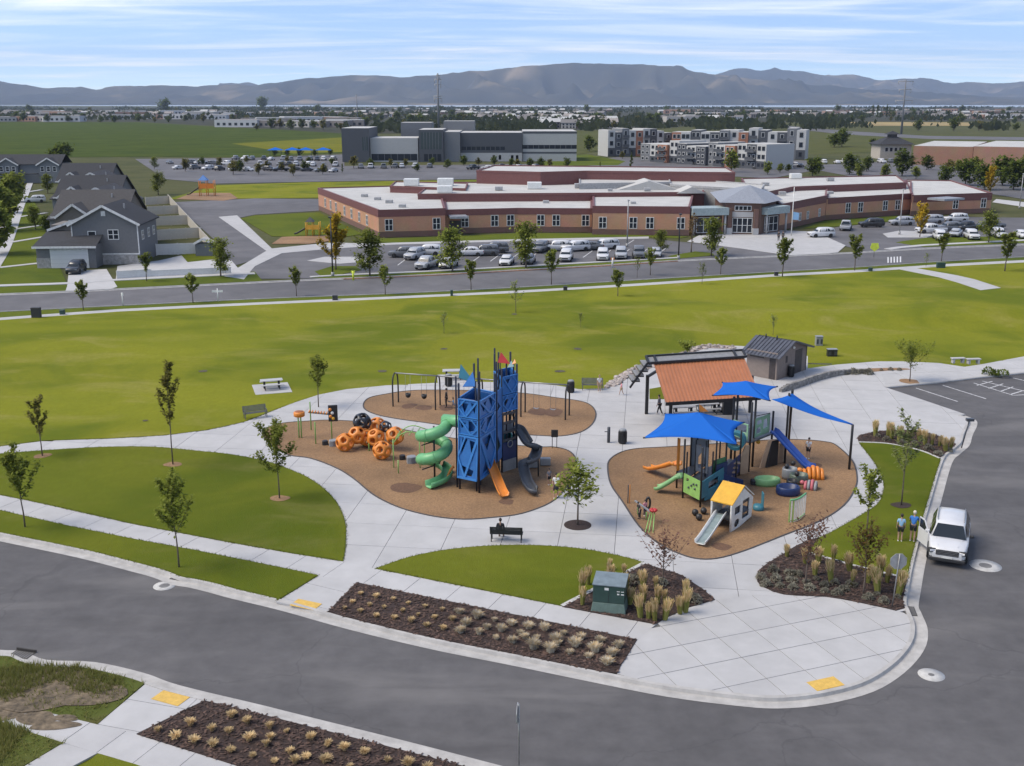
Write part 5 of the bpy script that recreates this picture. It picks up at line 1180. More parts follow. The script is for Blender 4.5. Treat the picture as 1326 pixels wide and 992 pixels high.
def big_structure():
    t = thing('play_structure', 'play structure with long royal blue slide under the far blue hip sail', 'play structure')
    zc = 5.0; c = [P(922, 512, zc), P(997.5, 519, zc), P(1007, 500.5, zc), P(935, 495, zc)]; mid = sum(c, Vector()) / 4; ap = PD(966, 493, mid.y + .2); hip_sail(t, c, ap)
    for q in c: mb = MB(); mb.tube([q, Vector((mid.x, mid.y, 4.8))], .05, 6); mb.build('sail_arm', B_BLACK, t)
    for px, py, h in ((969, 611, 4.85), (974, 604.5, 4.85), (946, 602, 4.85), (951, 596, 4.85), (998, 590, 3.3), (1016, 600, 5.0)): post(t, G(px, py), h, .075, B_BLACK)
    d0, d1, d2, d3 = G(946, 602), G(969, 611), G(998, 598), G(972, 588); mb = MB(); mb.prism([tuple(v.xy) for v in (d0, d1, d2, d3)], 2.05, 2.12); mb.build('deck', B_GREY, t)
    plate(t, 'barrier', G(974, 606), G(993, 598), 2.2, 3.5, plas('pale_green', (.22, .40, .27)), [[(.15, .62), (.5, .66), (.45, .86), (.15, .85)], [(.58, .3), (.9, .35), (.85, .8), (.6, .78)], [(.12, .15), (.45, .18), (.42, .5), (.15, .45)]])
    mb = MB(); p0, p1 = G(974, 606), G(993, 598); mb.tube([p0 + Vector((0, 0, 2.1)), p0 + Vector((0, 0, 3.55)), p1 + Vector((0, 0, 3.4)), p1 + Vector((0, 0, 2.1))], .035, 6); mb.build('rail', B_BLACK, t)
    plate(t, 'barrier', G(946, 602), G(966, 610), 2.2, 3.3, plas('pale_green', (.22, .40, .27)), [[(.1, .4), (.9, .45), (.9, .9), (.1, .9)]])
    mb = MB(); cc = G(951, 612) + Vector((0, 0, 2.2)); rg = [(.62 * math.cos(a), .62 * math.sin(a)) for a in [i * math.pi / 8 for i in range(16)]]; hl = [(.42 * math.cos(a), .42 * math.sin(a)) for a in [i * math.pi / 8 for i in range(16)]]
    M = Matrix.Translation(cc) @ Matrix.Rotation(R(-25), 4, 'Z') @ Matrix.Rotation(R(90), 4, 'X'); mb.prism(rg, -.3, .3, [hl], M); mb.build('crawl_ring', B_TEAL, t)
    # rock wall legs: tan and black tapering panels
    for (a, b, z1, m, sh) in ((G(948, 616), G(968, 613), 2.05, B_TAN, [(.0, 0), (1, 0), (1, 1), (.75, 1)]), (G(983, 606), G(998, 604), 2.0, B_TAN, [(0, 0), (.7, 0), (1, 1), (.65, 1)]), (G(991, 606), G(1006, 602), 1.9, B_BLACK, [(0, 0), (1, 0), (1, 1), (.4, 1)]), (G(1006, 600), G(1015, 598), 1.5, B_TAN, [(0, 0), (1, 0), (1, 1), (.2, 1)])): plate(t, 'climb_panel', a, b, 0.02, z1, m, shape=sh, th=.1)
    s, e = G(997, 601), G(1053, 612); d = e - s
    trough([s + d * f + Vector((0, 0, zz)) for f, zz in ((0, 2.25), (.06, 2.2), (.3, 1.6), (.6, .85), (.76, .45), (.85, .3), (1, .26))], .72, .24).build('blue_slide', B_ROYAL, t)
    for k, (px, py) in enumerate(((977, 596), (980, 601))): mb = MB(); q = G(px, py); mb.ball((q.x, q.y, 1.7), .16, 8, 6); mb.build('climb_hold', B_YEL, t)
    rebase(t, G(975, 603))
big_structure()
def tri_sail():
    t = thing('shade_sail', 'narrow triangular blue shade sail strung between two slim poles', 'shade sail')
    a, b = G(1016, 600), G(1099.5, 608); h2 = HT(1099.5, 608, 549, PK); h1 = 4.9
    p = [P(999, 517, 4.85), P(1026, 509.5, h1), Vector((b.x, b.y, PK + h2))]
    mb = MB(); n = 12; vs = []
    for i in range(n + 1):
        f = i / n; u = p[0].lerp(p[2], f); v = p[1].lerp(p[2], f); u.z -= .25 * math.sin(math.pi * f); v.z -= .1 * math.sin(math.pi * f); m_ = p[2] - p[0]; cx = (u + v) / 2
        u = u.lerp(cx, .25 * math.sin(math.pi * f)); v = v.lerp(cx, .25 * math.sin(math.pi * f))
        for j in range(5): q = u.lerp(v, j / 4); q.z -= .08 * math.sin(math.pi * j / 4); vs.append(q)
    mb.add(vs, [(i * 5 + j, (i + 1) * 5 + j, (i + 1) * 5 + j + 1, i * 5 + j + 1) for i in range(n) for j in range(4)]); mb.sm = set(range(len(mb.f)))
    o = mb.build('sail', M_SAIL, t); s = o.modifiers.new('s', 'SOLIDIFY'); s.thickness = .012
    post(t, b, h2 + .1, .085, B_BLACK, 0, 'pole')
    q = G(1021, 574); 
    mb = MB(); mb.tube([Vector((q.x, q.y, 0)), Vector((p[1].x, p[1].y, h1 + .25))], .085, 8); mb.build('pole', B_BLACK, t)
    rebase(t, (b.x, b.y, PK))
tri_sail()
def playhouse():
    t = thing('playhouse', 'white toddler playhouse with yellow roof and pale slide', 'playhouse')
    a, b = G(946, 689), G(972, 672); c = G(922, 670)    # front wall right bottom, far right, left
    x = (b - a).normalized(); y = Vector((-x.y, x.x, 0)); wd = (b - a).length * 1.0; dp = 1.25
    M = Matrix(((x.x, y.x, 0, a.x), (x.y, y.y, 0, a.y), (0, 0, 1, PK), (0, 0, 0, 1)))
    H0, H1 = 1.75, 2.35
    hs = [[(.12, .10), (.42, .10), (.42, .32), (.12, .32)], [(.14, .42), (.42, .42), (.42, .62), (.14, .62)], [(.52, .2), (.86, .2), (.86, .68), (.52, .68)]]
    circ = [(.27 + .13 * math.cos(k), .19 + .105 * math.sin(k)) for k in [i * math.pi / 6 for i in range(12)]]
    for yy, hl in ((0, [circ, hs[1], hs[2]]), (dp, [hs[2]])):
        p0, p1 = M @ Vector((0, yy, 0)), M @ Vector((wd, yy, 0)); plate(t, 'end_wall', p0, p1, .02, H1, B_WHITE, hl, th=.07, shape=[(0, 0), (1, .12), (1.05, .62), (.55, 1), (-.03, .72)])
    p0, p1 = M @ Vector((0.08, .04, 0)), M @ Vector((wd * .95, .04, 0)); plate(t, 'inner_panel', M @ Vector((.06, .10, 0)), M @ Vector((wd * .97, .10, 0)), .3, 1.75, B_GREY, [[(.1, .15), (.4, .15), (.4, .45), (.1, .45)], [(.55, .2), (.9, .2), (.9, .7), (.55, .7)]], th=.03)
    def rp(x0, z0, x1, z1, m, nm):
        mb = MB(); mb.add([M @ Vector(v) for v in ((x0, -.06, z0), (x1, -.06, z1), (x1, dp + .06, z1), (x0, dp + .06, z0), (x0, -.06, z0 - .06), (x1, -.06, z1 - .06), (x1, dp + .06, z1 - .06), (x0, dp + .06, z0 - .06))], [(0, 1, 2, 3), (7, 6, 5, 4), (0, 4, 5, 1), (1, 5, 6, 2), (2, 6, 7, 3), (3, 7, 4, 0)]); mb.build(nm, m, t)
    rp(-.06, H1 * .70, wd * .55, H1 + .05, B_YEL, 'roof'); rp(wd * .55, H1 + .05, wd * 1.07, H1 * .63, B_WHITE, 'roof')
    for yy in (0.02, dp - .02): q = M @ Vector((0, yy, 0)); post(t, q, 1.75, .06, B_WHITE)
    mb = MB(); mb.prism([tuple((M @ Vector(v)).xy) for v in ((0, 0, 0), (wd, 0, 0), (wd, dp, 0), (0, dp, 0))], .78, .85); mb.build('deck', B_GREY, t)
    s = M @ Vector((.0, dp * .5, 0)); s.z = PK; e = G(906, 708); d = e - s
    trough([s + d * f + Vector((0, 0, zz)) for f, zz in ((0, .95), (.1, .92), (.4, .62), (.75, .30), (.9, .2), (1, .17))], .58, .2).build('slide', B_WHITE, t)
    trough([s + d * f + Vector((0, 0, zz + .015)) for f, zz in ((.02, .95), (.1, .92), (.4, .62), (.75, .30), (.9, .2), (.99, .17))], .40, .03).build('slide_bed', mat('slide_bed', (.20, .25, .25), .5), t)
    rebase(t, G(950, 682))
playhouse()
def spiral_toy():
    t = thing('play_tunnel', 'low play tunnel cluster of green, navy and grey curved shells', 'play structure')
    for px, py, rx, ry, h, m in ((993, 628, .85, .5, .5, plas('slide_green', (.2, .4, .17))), (1020, 640, .75, .6, .55, B_NAVY), (1022, 620, .5, .4, .75, B_LGREY), (1034, 625, .6, .5, .6, plas('moss', (.10, .13, .10))), (1025, 633, .35, .35, .6, B_BLACK)):
        q = G(px, py); mb = MB(); mb.lathe([(.92, 0), (1, .3), (.98, .85), (.9, 1.0), (.78, .95), (.7, .3), (.1, .22)], 18); mb.v = [(q.x + x * rx, q.y + y * ry, PK + z * h) for x, y, z in mb.v]; mb.build('shell', m, t)
    for px, py in ((1018, 618), (1026, 614), (1031, 628)): q = G(px, py); mb = MB(); mb.ball(q + Vector((0, 0, .75)), .17, 8, 6); mb.build('knob', B_BLACK, t)
    q = G(977, 628); mb = MB(); mb.box(q + Vector((0, 0, .2)), (.5, .4, .36)); mb.build('step', B_BLACK, t, bevel=.06)
    rebase(t, G(1015, 632))
spiral_toy()
def wave_climber(px, py, rz, m, lab, n=5, m2=None, sc=1.0):
    """row of humps like a crawling caterpillar"""
    t = thing('hump_climber', lab, 'climber', G(px, py), rz)
    for k in range(n):
        mb = MB(); h = sc * (.75 - .13 * abs(k - n * .45)); mb.tube([(k * .27 * sc, .42 * sc * math.cos(a), h * math.sin(a)) for a in [i * math.pi / 8 for i in range(9)]], .13 * sc, 8); mb.build('hump', m if (k % 2 == 0 or not m2) else m2, t)
    mb = MB(); mb.ball((-.3 * sc, 0, .45 * sc), .2 * sc, 10, 7); mb.build('head', m, t)
wave_climber(1041, 618, R(-5), B_ORG, 'orange humped crawling climber near the foot of the blue slide')
wave_climber(1043, 632, R(-22), B_PINK, 'pink and grey humped climber below the orange one', 4, B_LGREY, .75)
def slat_fence():
    t = thing('slat_screen', 'curved screen of upright pale slats with green cap near the mulch edge', 'play panel')
    c = G(1014, 664)
    pts = [G(1021.5 + 20 * f, 676.5 - 9 * f + 3 * math.sin(f * 3.1)) for f in [i / 9 for i in range(10)]]
    for i, p in enumerate(pts): mb = MB(); mb.box((p.x, p.y, PK + .68), (.06, .05, 1.36)); mb.build('slat', B_WHITE if i not in (0, 2) else B_LIME, t)
    mb = MB(); mb.tube([p + Vector((0, 0, 1.38)) for p in pts], .06, 8); mb.build('cap_rail', B_GRN, t)
    mb = MB(); mb.tube([p + Vector((0, 0, .12)) for p in pts], .04, 8); mb.build('bottom_rail', B_LIME, t); rebase(t, pts[4])
slat_fence()
def rider():
    t = thing('seesaw', 'seesaw with grey bar, black tyre ring and red flower end', 'seesaw')
    a, b = G(822, 664), G(842, 676)
    mb = MB(); mb.beam(a + Vector((0, 0, .75)), b + Vector((0, 0, .62)), .1, .07); mb.build('beam', B_LGREY, t)
    for q, h in ((a.lerp(b, .2), .7), (a.lerp(b, .75), .6)): post(t, q, h, .04, B_LIME)
    mb = MB(); q = G(839, 662) + Vector((0, 0, .5)); mb.tube([q + Vector((.12 * math.cos(k), .05, .34 * math.sin(k))) for k in [i * math.pi / 9 for i in range(18)]], .07, 6, closed=True); mb.build('tyre_ring', B_BLACK, t)
    mb = MB(); q = b + Vector((.15, -.05, .75)); 
    for k in range(6): mb.ball((q.x + .14 * math.cos(k * 1.05), q.y + .14 * math.sin(k * 1.05), q.z), (.11, .11, .09), 8, 5)
    mb.build('flower', B_RED, t)
    for dx in (-.1, .0, .12): mb = MB(); mb.tube([G(840, 690) + Vector((dx * 2, 0, 0)), b + Vector((.1 + dx, -.05, .65))], .03, 6); mb.build('stem', B_LIME, t)
    rebase(t, G(832, 672))
rider()
for px, py, h, lab in ((813, 652, 1.2, 'slim orange and grey rod post at the left mulch edge'),):
    t = thing('rod_post', lab, 'post', G(px, py)); post(t, (0, 0, 0), h, .03, B_GREY); post(t, (.1, 0, 0), h, .025, B_ORG)
q = G(982, 660); t = thing('spinner_seat', 'dark teal standing spinner behind the white playhouse', 'spinner', q); mb = MB(); mb.lathe([(.32, 0), (.34, .1), (.3, .3), (.05, .32)], 14); mb.build('base', B_TEAL, t); mb = MB(); mb.box((.22, 0, .6), (.06, .5, 1.0)); mb.build('back', B_TEAL, t, bevel=.03)
# ------------------------------------------------------------------ people in the park
person(G(1165, 701), R(-15), 'person in light blue top and dark shorts standing left beside the parked SUV', 1.62, 'lightblue', 'black', False, hair='dark')
person(G(1181, 701), R(-30), 'person in blue shirt and pale cap standing beside the open SUV door', 1.78, 'blue', 'black', False, hair='blond', hat='cream', arms=((.5, .1), (.5, .1)), lean=.1)
person(G(720, 645), R(170), 'person in white top and black skirt on the mulch near the tower', 1.62, 'white', 'black', False, skirt=True, stride=.2)
person(G(711, 628), R(200), 'child in dark clothes on the mulch near the dark chute', 1.1, 'grey', 'black', False)
person(G(737, 640), R(120), 'person in black clothes at the mulch edge behind the young tree', 1.68, 'black', 'black', True, sleeves=True)
person(G(804.5, 511.5), R(100), 'child in pale top walking on the paving left of the shelter', 1.15, 'pink', 'tan', False, stride=.3)
person(G(776, 508), R(190), 'person in white shirt standing by the bench behind the swings', 1.5, 'white', 'tan', False, hair='blond')
person(G(578, 528), R(90), 'person in black by the swing behind the green slide', 1.6, 'black', 'black', True, sleeves=True)
person(G(587, 529), R(260), 'person in grey crouched beside the swing behind the tower', 1.2, 'lightblue', 'grey', False, sit=True)
person(G(1046, 594), R(140), 'person in white top holding a bag near the blue slide', 1.5, 'white', 'black', False, arms=((.6, .1), (.2, .1)))
person(G(854, 537), R(60), 'person in grey walking by the shelter column', 1.6, 'grey', 'black', True, sleeves=True, stride=.35, lean=.15)
person(G(828, 672), R(120), 'child in black leaning on the seesaw', 1.1, 'black', 'black', True, lean=.3)
person(G(835, 668), R(200), 'child in pink top at the seesaw', 1.0, 'pink', 'navy', True)
o = person(G(648, 698.5) + Vector((0, .02, 0)), R(-6), 'person in black seated on the bench before the lens shaped lawn', 1.65, 'black', 'black', True, sleeves=True, sit=True)
# ------------------------------------------------------------------ parked white SUV
def suv():
    a = G(1226, 712); loc = P(1227.5, 712, 0)
    f, r_ = P(1228, 741, 0), P(1235, 683, 0); d = f - r_; rz = math.atan2(d.y, d.x)
    t = thing('parked_suv', 'white SUV parked at the right kerb with its driver side door open', 'car', loc, rz)
    W_ = PAINTS['white']; b = MB(); rings = []
    body = [(-2.50, .78, .80, .55, .80), (-2.46, .90, .92, .40, 1.05), (-2.3, .96, .97, .34, 1.12), (-1.6, .98, 1.0, .30, 1.14), (0, .98, 1.0, .28, 1.13), (.9, .98, 1.0, .28, 1.12), (1.2, .98, .99, .30, 1.14), (1.9, .96, .94, .32, 1.10), (2.25, .92, .88, .34, 1.02), (2.44, .84, .80, .36, .92), (2.50, .72, .70, .42, .74)]
    for x, w0, w1, z0, z1 in body:
        zm = (z0 + z1) / 2; rings.append([(x, -w0 * .93, z0), (x, -w1, zm - .05), (x, -w1, zm + .1), (x, -w1 * .985, z1 - .07), (x, -w1 * .92, z1 - .01), (x, -w1 * .4, z1 + .025), (x, w1 * .4, z1 + .025), (x, w1 * .92, z1 - .01), (x, w1 * .985, z1 - .07), (x, w1, zm + .1), (x, w1, zm - .05), (x, w0 * .93, z0)][::-1])
    loft(b, rings); b.sm = set(range(len(b.f) - 2)); b.build('body', W_, t)
    c = MB(); cab = [(-2.42, .88, .74, 1.08, 1.12), (-2.2, .92, .70, 1.12, 1.62), (-1.9, .94, .72, 1.12, 1.72), (-1.0, .95, .735, 1.12, 1.78), (0, .95, .735, 1.12, 1.78), (.35, .95, .72, 1.12, 1.74), (.55, .95, .70, 1.12, 1.66), (1.25, .92, .70, 1.12, 1.14)]
    rings = [[(x, -w0, z0 - .03), (x, -w1, z1 - .07), (x, -w1 * .86, z1), (x, 0, z1 + .02), (x, w1 * .86, z1), (x, w1, z1 - .07), (x, w0, z0 - .03)][::-1] for x, w0, w1, z0, z1 in cab]
    loft(c, rings); c.sm = set(range(len(c.f) - 2)); cb = c.build('cabin', W_, t)
    ws = MB(); q = [(1.235, -.84, 1.165), (1.235, .84, 1.165), (.575, .64, 1.672), (.575, -.64, 1.672)]; ws.add([(x + .012, y, z + .014) for x, y, z in q], [(0, 1, 2, 3)]); ws.build('windscreen', M_GLASS, t)
    rw = MB(); q = [(-2.43, -.80, 1.16), (-2.43, .80, 1.16), (-2.235, .62, 1.6), (-2.235, -.62, 1.6)]; rw.add(q, [(0, 1, 2, 3)]); rw.build('rear_window', M_GLASS, t)
    for sg in (-1, 1):
        for x0, x1, x2, x3 in ((-2.05, -1.35, -1.35, -1.95), (-1.25, -.3, -.3, -1.25), (-.2, .95, .42, -.2)):
            m = MB(); yb, yt = sg * .958, sg * .758; q = [(x0, yb, 1.18), (x1, yb, 1.18), (x2, yt, 1.66), (x3, yt, 1.66)]; m.add(q, [(0, 1, 2, 3)]); m.build('side_window', M_GLASS, t)
        for x in (-1.45, 1.45):
            wh = MB(); r = .385; wh.lathe([(r * .6, -.12), (r * .96, -.12), (r, -.07), (r, .07), (r * .96, .12), (r * .6, .12)], 22); wh.v = [(x + u, sg * .90 + z, r + v) for u, v, z in wh.v]; wo = wh.build('wheel', M_TYRE, t)
            rm = MB(); rm.lathe([(.05, -.1), (r * .62, -.1), (r * .62, .1), (.05, .1)], 16); rm.v = [(x + u, sg * .90 + z, r + v) for u, v, z in rm.v]; rm.build('rim', M_RIM, wo)
            ar = MB(); ar.tube([(x + .46 * math.cos(k), sg * .975, r + .46 * math.sin(k)) for k in [i * math.pi / 10 for i in range(11)]], .045, 6); ar.build('wheel_arch', M_BLK, t)
        h = MB(); h.box((2.395, sg * .73, .84), (.2, .40, .22), rz=-sg * .35); hs_ = h.build('headlight_housing', M_BLK, t, bevel=.03); h = MB(); h.box((2.41, sg * .735, .84), (.2, .33, .15), rz=-sg * .35); h.build('headlight', mat('lamp_clear', (.62, .63, .66), .1, spec=.9), t, bevel=.03)
        mi = MB(); mi.box((.72, sg * 1.10, 1.22), (.14, .24, .17)); mi.build('mirror', W_ if sg < 0 else M_BLK, t, bevel=.04)
        rl = MB(); rl.tube([(-1.9, sg * .66, 1.78), (-1.7, sg * .67, 1.83), (.1, sg * .67, 1.84), (.3, sg * .66, 1.79)], .022, 6); rl.build('roof_rail', M_RIM, t)
        fg = MB(); fg.box((2.44, sg * .68, .52), (.08, .22, .1)); fg.build('fog_light', M_LAMP, t)
        tl = MB(); tl.box((-2.44, sg * .82, .98), (.06, .2, .26)); tl.build('tail_light', M_TAIL, t)
    g = MB(); g.b2(2.45, 2.52, -.56, .56, .64, .93); gr = g.build('grille', M_BLK, t, bevel=.02)
    for k in range(3): m = MB(); m.b2(2.515, 2.53, -.53, .53, .69 + .08 * k, .715 + .08 * k); m.build('grille_bar', M_RIM, gr)
    m = MB(); m.b2(2.30, 2.54, -.90, .90, .30, .50); m.build('bumper', M_BLK, t, bevel=.04); m = MB(); m.b2(2.53, 2.56, -.26, .26, .51, .61); m.build('number_plate', B_WHITE, t)
    for sg in (-1, 1): m = MB(); m.b2(-1.0, 1.0, sg * .985 - .03, sg * .985 + .03, .28, .44); m.build('sill_trim', M_BLK, t)
    for s in (-.3, .3): m = MB(); m.beam((2.2, s * 1.6, 1.065), (1.25, s * 2.2, 1.16), .03, .02); m.build('bonnet_crease', W_, t)
    # door opened towards the kerb: camera left = the car's right side when facing the camera
    sg = -1; hinge = Vector((.95, sg * .99, 0)); an = R(30); dx = Vector((-math.cos(an), sg * math.sin(an), 0)); n = Vector((dx.y, -dx.x, 0))
    def dq(name, u0, u1, z0, z1, m, th, inset=0.0):
        mb = MB(); vs = [hinge + dx * u + Vector((0, 0, z)) + n * s for s in (-th, th) for u, z in ((u0, z0), (u1, z0), (u1 - inset * .0, z1), (u0 + inset, z1))]; mb.add(vs, [(0, 1, 2, 3), (7, 6, 5, 4), (0, 4, 5, 1), (1, 5, 6, 2), (2, 6, 7, 3), (3, 7, 4, 0)]); return mb.build(name, m, t)
    dr = dq('door', 0.02, 1.12, .34, 1.12, W_, .06); dq('door_window', .12, 1.08, 1.14, 1.62, M_GLASS, .012, .5); 
    for u0, z0, u1, z1 in ((.08, 1.12, .60, 1.66), (.60, 1.66, 1.12, 1.66), (1.12, 1.66, 1.12, 1.12)): mb = MB(); mb.beam(hinge + dx * u0 + Vector((0, 0, z0)), hinge + dx * u1 + Vector((0, 0, z1)), .05, .05); mb.build('door_frame', W_, t)
    mb = MB(); mb.b2(-.15, .9, -1.005, -.9, .36, 1.10); mb.build('door_opening', M_BLK, t)
    for x in (-.2,): mb = MB(); mb.b2(x - .25, x + .2, -.85, -.3, .6, 1.3); mb.build('seat', B_GREY, t)
suv()
# ------------------------------------------------------------------ street furniture
def manhole(px, py, ro, ri, lab):
    q = P(px, py, 0); t = thing('manhole', lab, 'manhole', (q.x, q.y, .004)); mb = MB(); mb.lathe([(ro, -.05), (ro, .004), (ri, .008)], 28, caps=False); mb.build('collar', mat('collar_concrete', (.46, .45, .43), .85), t)
    mb = MB(); mb.lathe([(ri, -.02), (ri, .006), (ri * .9, .010), (.02, .010)], 24); mb.build('cover', mat('iron', (.17, .165, .16), .7), t)
    for k in range(5): mb = MB(); mb.box((0, (k - 2) * ri * .3, .012), (ri * 1.3 * math.cos((k - 2) * .4), .025, .006)); mb.build('rib', mat('iron', (.17, .165, .16)), t)
manhole(1276, 732.5, .80, .32, 'large pale manhole collar in the road in front of the SUV'); manhole(1206, 874, .55, .13, 'small pale utility cover in the road by the corner plaza'); manhole(213, 758.5, .55, .26, 'manhole beside the storm drain at the far kerb')
def drain(px, py, rz, lab):
    q = P(px, py, 0); t = thing('storm_drain', lab, 'drain', q, rz); mb = MB(); mb.b2(-.5, .5, -.28, .28, .0, .016); mb.build('frame', mat('iron_dark', (.05, .045, .04), .7), t)
    for k in range(7): mb = MB(); mb.b2(-.42 + k * .13, -.36 + k * .13, -.24, .24, .016, .026); mb.build('bar', mat('iron', (.17, .165, .16)), t)
    mb = MB(); mb.b2(-.5, .5, .30, .36, .02, .13); mb.build('inlet_hood', mat('iron_dark', (.05, .045, .04)), t)
drain(234, 749, R(-20), 'dark storm drain grate at the far kerb beside a manhole'); drain(1178, 791.5, R(80), 'rusty dark drain inlet at the end of the corner plaza'); drain(28, 848, R(-15), 'dark storm drain grate at the near kerb, bottom left')
def sign(px, py, h, tilt, shape, r, lab, m, name='road_sign', rz=0.0):
    q = G(px, py); t = thing(name, lab, 'sign', q, rz); mb = MB(); mb.tube([(0, 0, -.1), (math.sin(tilt) * h, 0, h)], .03, 6); mb.build('pole', B_GALV if name != 'x' else B_BLACK, t)
    c = Vector((math.sin(tilt) * (h - r), 0, h - r)); pl = [(r * math.cos(a), r * math.sin(a)) for a in [math.pi / shape * (2 * i + 1) for i in range(shape)]]
    M = Matrix.Translation(c + Vector((0, .05, 0))) @ Matrix.Rotation(R(90), 4, 'X'); mb = MB(); mb.prism(pl, -.012, .012, M=M); mb.build('plate', m, t)
sign(1155, 786, 2.75, R(3), 8, .42, 'back of an octagonal stop sign in the corner planting bed', mat('sign_back', (.42, .42, .42), .4, metal=.4))
q = P(672, 1003, PK); sign(672, 1003, 2.9, R(-2), 8, .38, 'edge on stop sign on a thin pole at the bottom of the picture', mat('sign_back', (.42, .42, .42)), rz=R(84))
q = G(1245, 580); t = thing('lamp_bollard', 'leaning slim pole with a dark box at the parking kerb', 'sign', q); mb = MB(); mb.tube([(0, 0, 0), (.35, 0, 2.1)], .04, 6); mb.build('pole', B_GREY, t); mb = MB(); mb.box((.38, 0, 2.05), (.5, .3, .18)); mb.build('box', B_GREY, t)
# parking stall paint
def line(name, a, b, wd=.11, par=None, z=.005, to=P):
    a, b = P(*a), P(*b); mb = MB(); d = (b - a); n = Vector((-d.y, d.x, 0)).normalized() * wd / 2
    mb.add([a + n + Vector((0, 0, z)), a - n + Vector((0, 0, z)), b - n + Vector((0, 0, z)), b + n + Vector((0, 0, z))], [(3, 2, 1, 0)]); return mb.build(name, M_WHITE, par)
mk = thing('parking_markings', None, None); mk['kind'] = 'structure'
for a, b in (((1186, 502.5), (1240, 520)), ((1221, 499), (1277, 516.5)), ((1261, 496), (1312, 512)), ((1272, 493.5), (1345, 511)), ((1312, 489.5), (1380, 505)), ((1265, 499), (1285, 493.8)), ((1280, 503), (1299, 497)), ((1295, 507), (1312, 501)), ((1308, 511), (1326, 505.5)), ((1312, 512), (1350, 510))): line('stall_line', a, b, par=mk)
# ================================================================== school, houses, streets beyond the lawn
def brickmat(name, c, c2):
    m = bpy.data.materials.new(name); t = nodes(m); N, L = t.nodes, t.links
    o = N.new('ShaderNodeOutputMaterial'); b = N.new('ShaderNodeBsdfPrincipled'); L.new(b.outputs[0], o.inputs[0]); b.inputs['Roughness'].default_value = .9
    tcn = N.new('ShaderNodeTexCoord'); mp = N.new('ShaderNodeMapping'); L.new(tcn.outputs['Object'], mp.inputs[0]); mp.inputs['Rotation'].default_value = (R(90), 0, 0)
    br = N.new('ShaderNodeTexBrick'); br.inputs['Scale'].default_value = 2.2; br.inputs['Color1'].default_value = (*c, 1); br.inputs['Color2'].default_value = (*c2, 1); br.inputs['Mortar'].default_value = (c[0] * .8, c[1] * .85, c[2] * .9, 1); br.inputs['Mortar Size'].default_value = .015
    L.new(mp.outputs[0], br.inputs[0]); nz = N.new('ShaderNodeTexNoise'); nz.inputs['Scale'].default_value = .35; nz.inputs['Detail'].default_value = 5; L.new(tcn.outputs['Object'], nz.inputs[0])
    mx_ = N.new('ShaderNodeMix'); mx_.data_type = 'RGBA'; mx_.blend_type = 'MULTIPLY'; mx_.inputs['Factor'].default_value = .35; L.new(br.outputs[0], mx_.inputs['A']); L.new(nz.outputs['Color'], mx_.inputs['B']); L.new(mx_.outputs['Result'], b.inputs['Base Color']); MATS[name] = m; return m
M_BRK = brickmat('brick_tan', (0.56, 0.30, 0.185), (0.50, 0.26, 0.155)); M_BRKD = brickmat('brick_dark', (0.20, 0.115, 0.085), (0.17, 0.095, 0.075)); M_MAROON = mat('fascia_maroon', (0.15, 0.055, 0.05), .6, var=.08)
M_ROOFW = mat('roof_membrane', (0.44, 0.432, 0.41), .85, var=.07, scale=.25, coords='World', big=.06, bigscale=.04); M_WFR = mat('window_frame', (0.66, 0.66, 0.64), .6); M_WGL = glassmat('window_glass', (0.018, 0.022, 0.03)); M_METR = mat('metal_roof_grey', (0.30, 0.31, 0.33), .5, metal=.3); M_HVAC = mat('hvac_grey', (0.34, 0.34, 0.34), .6)
def wall_frame(a, b):
    a, b = Vector((a[0], a[1], 0)), Vector((b[0], b[1], 0)); x = (b - a).normalized(); n = Vector((x.y, -x.x, 0))
    return Matrix(((x.x, n.x, 0, a.x), (x.y, n.y, 0, a.y), (0, 0, 1, 0), (0, 0, 0, 1))), (b - a).length
def wbox(M, u0, u1, n0, n1, z0, z1, mb=None):
    mb = mb or MB(); k = MB(); k.b2(u0, u1, n0, n1, z0, z1); fl = M.to_3x3().determinant() < 0
    mb.add([M @ Vector(v) for v in k.v], [f[::-1] for f in k.f] if fl else k.f); return mb
def window(parent, M, u, z, w_, h, cols=1, rows=1, fm=None, gm=None, proud=.05):
    mb = MB(); f = .1
    wbox(M, u - w_ / 2, u + w_ / 2, 0, proud, z, z + f, mb); wbox(M, u - w_ / 2, u + w_ / 2, 0, proud, z + h - f, z + h, mb)
    wbox(M, u - w_ / 2, u - w_ / 2 + f, 0, proud, z + f, z + h - f, mb); wbox(M, u + w_ / 2 - f, u + w_ / 2, 0, proud, z + f, z + h - f, mb)
    for i in range(1, cols): x = u - w_ / 2 + w_ * i / cols; wbox(M, x - .06, x + .06, 0, proud, z + f, z + h - f, mb)
    for j in range(1, rows): y = z + h * j / rows; wbox(M, u - w_ / 2 + f, u + w_ / 2 - f, 0, proud * .9, y - .04, y + .04, mb)
    o = mb.build('window', fm or M_WFR, parent); wbox(M, u - w_ / 2 + .02, u + w_ / 2 - .02, -.02, .02, z + .02, z + h - .02).build('pane', gm or M_WGL, o); return o
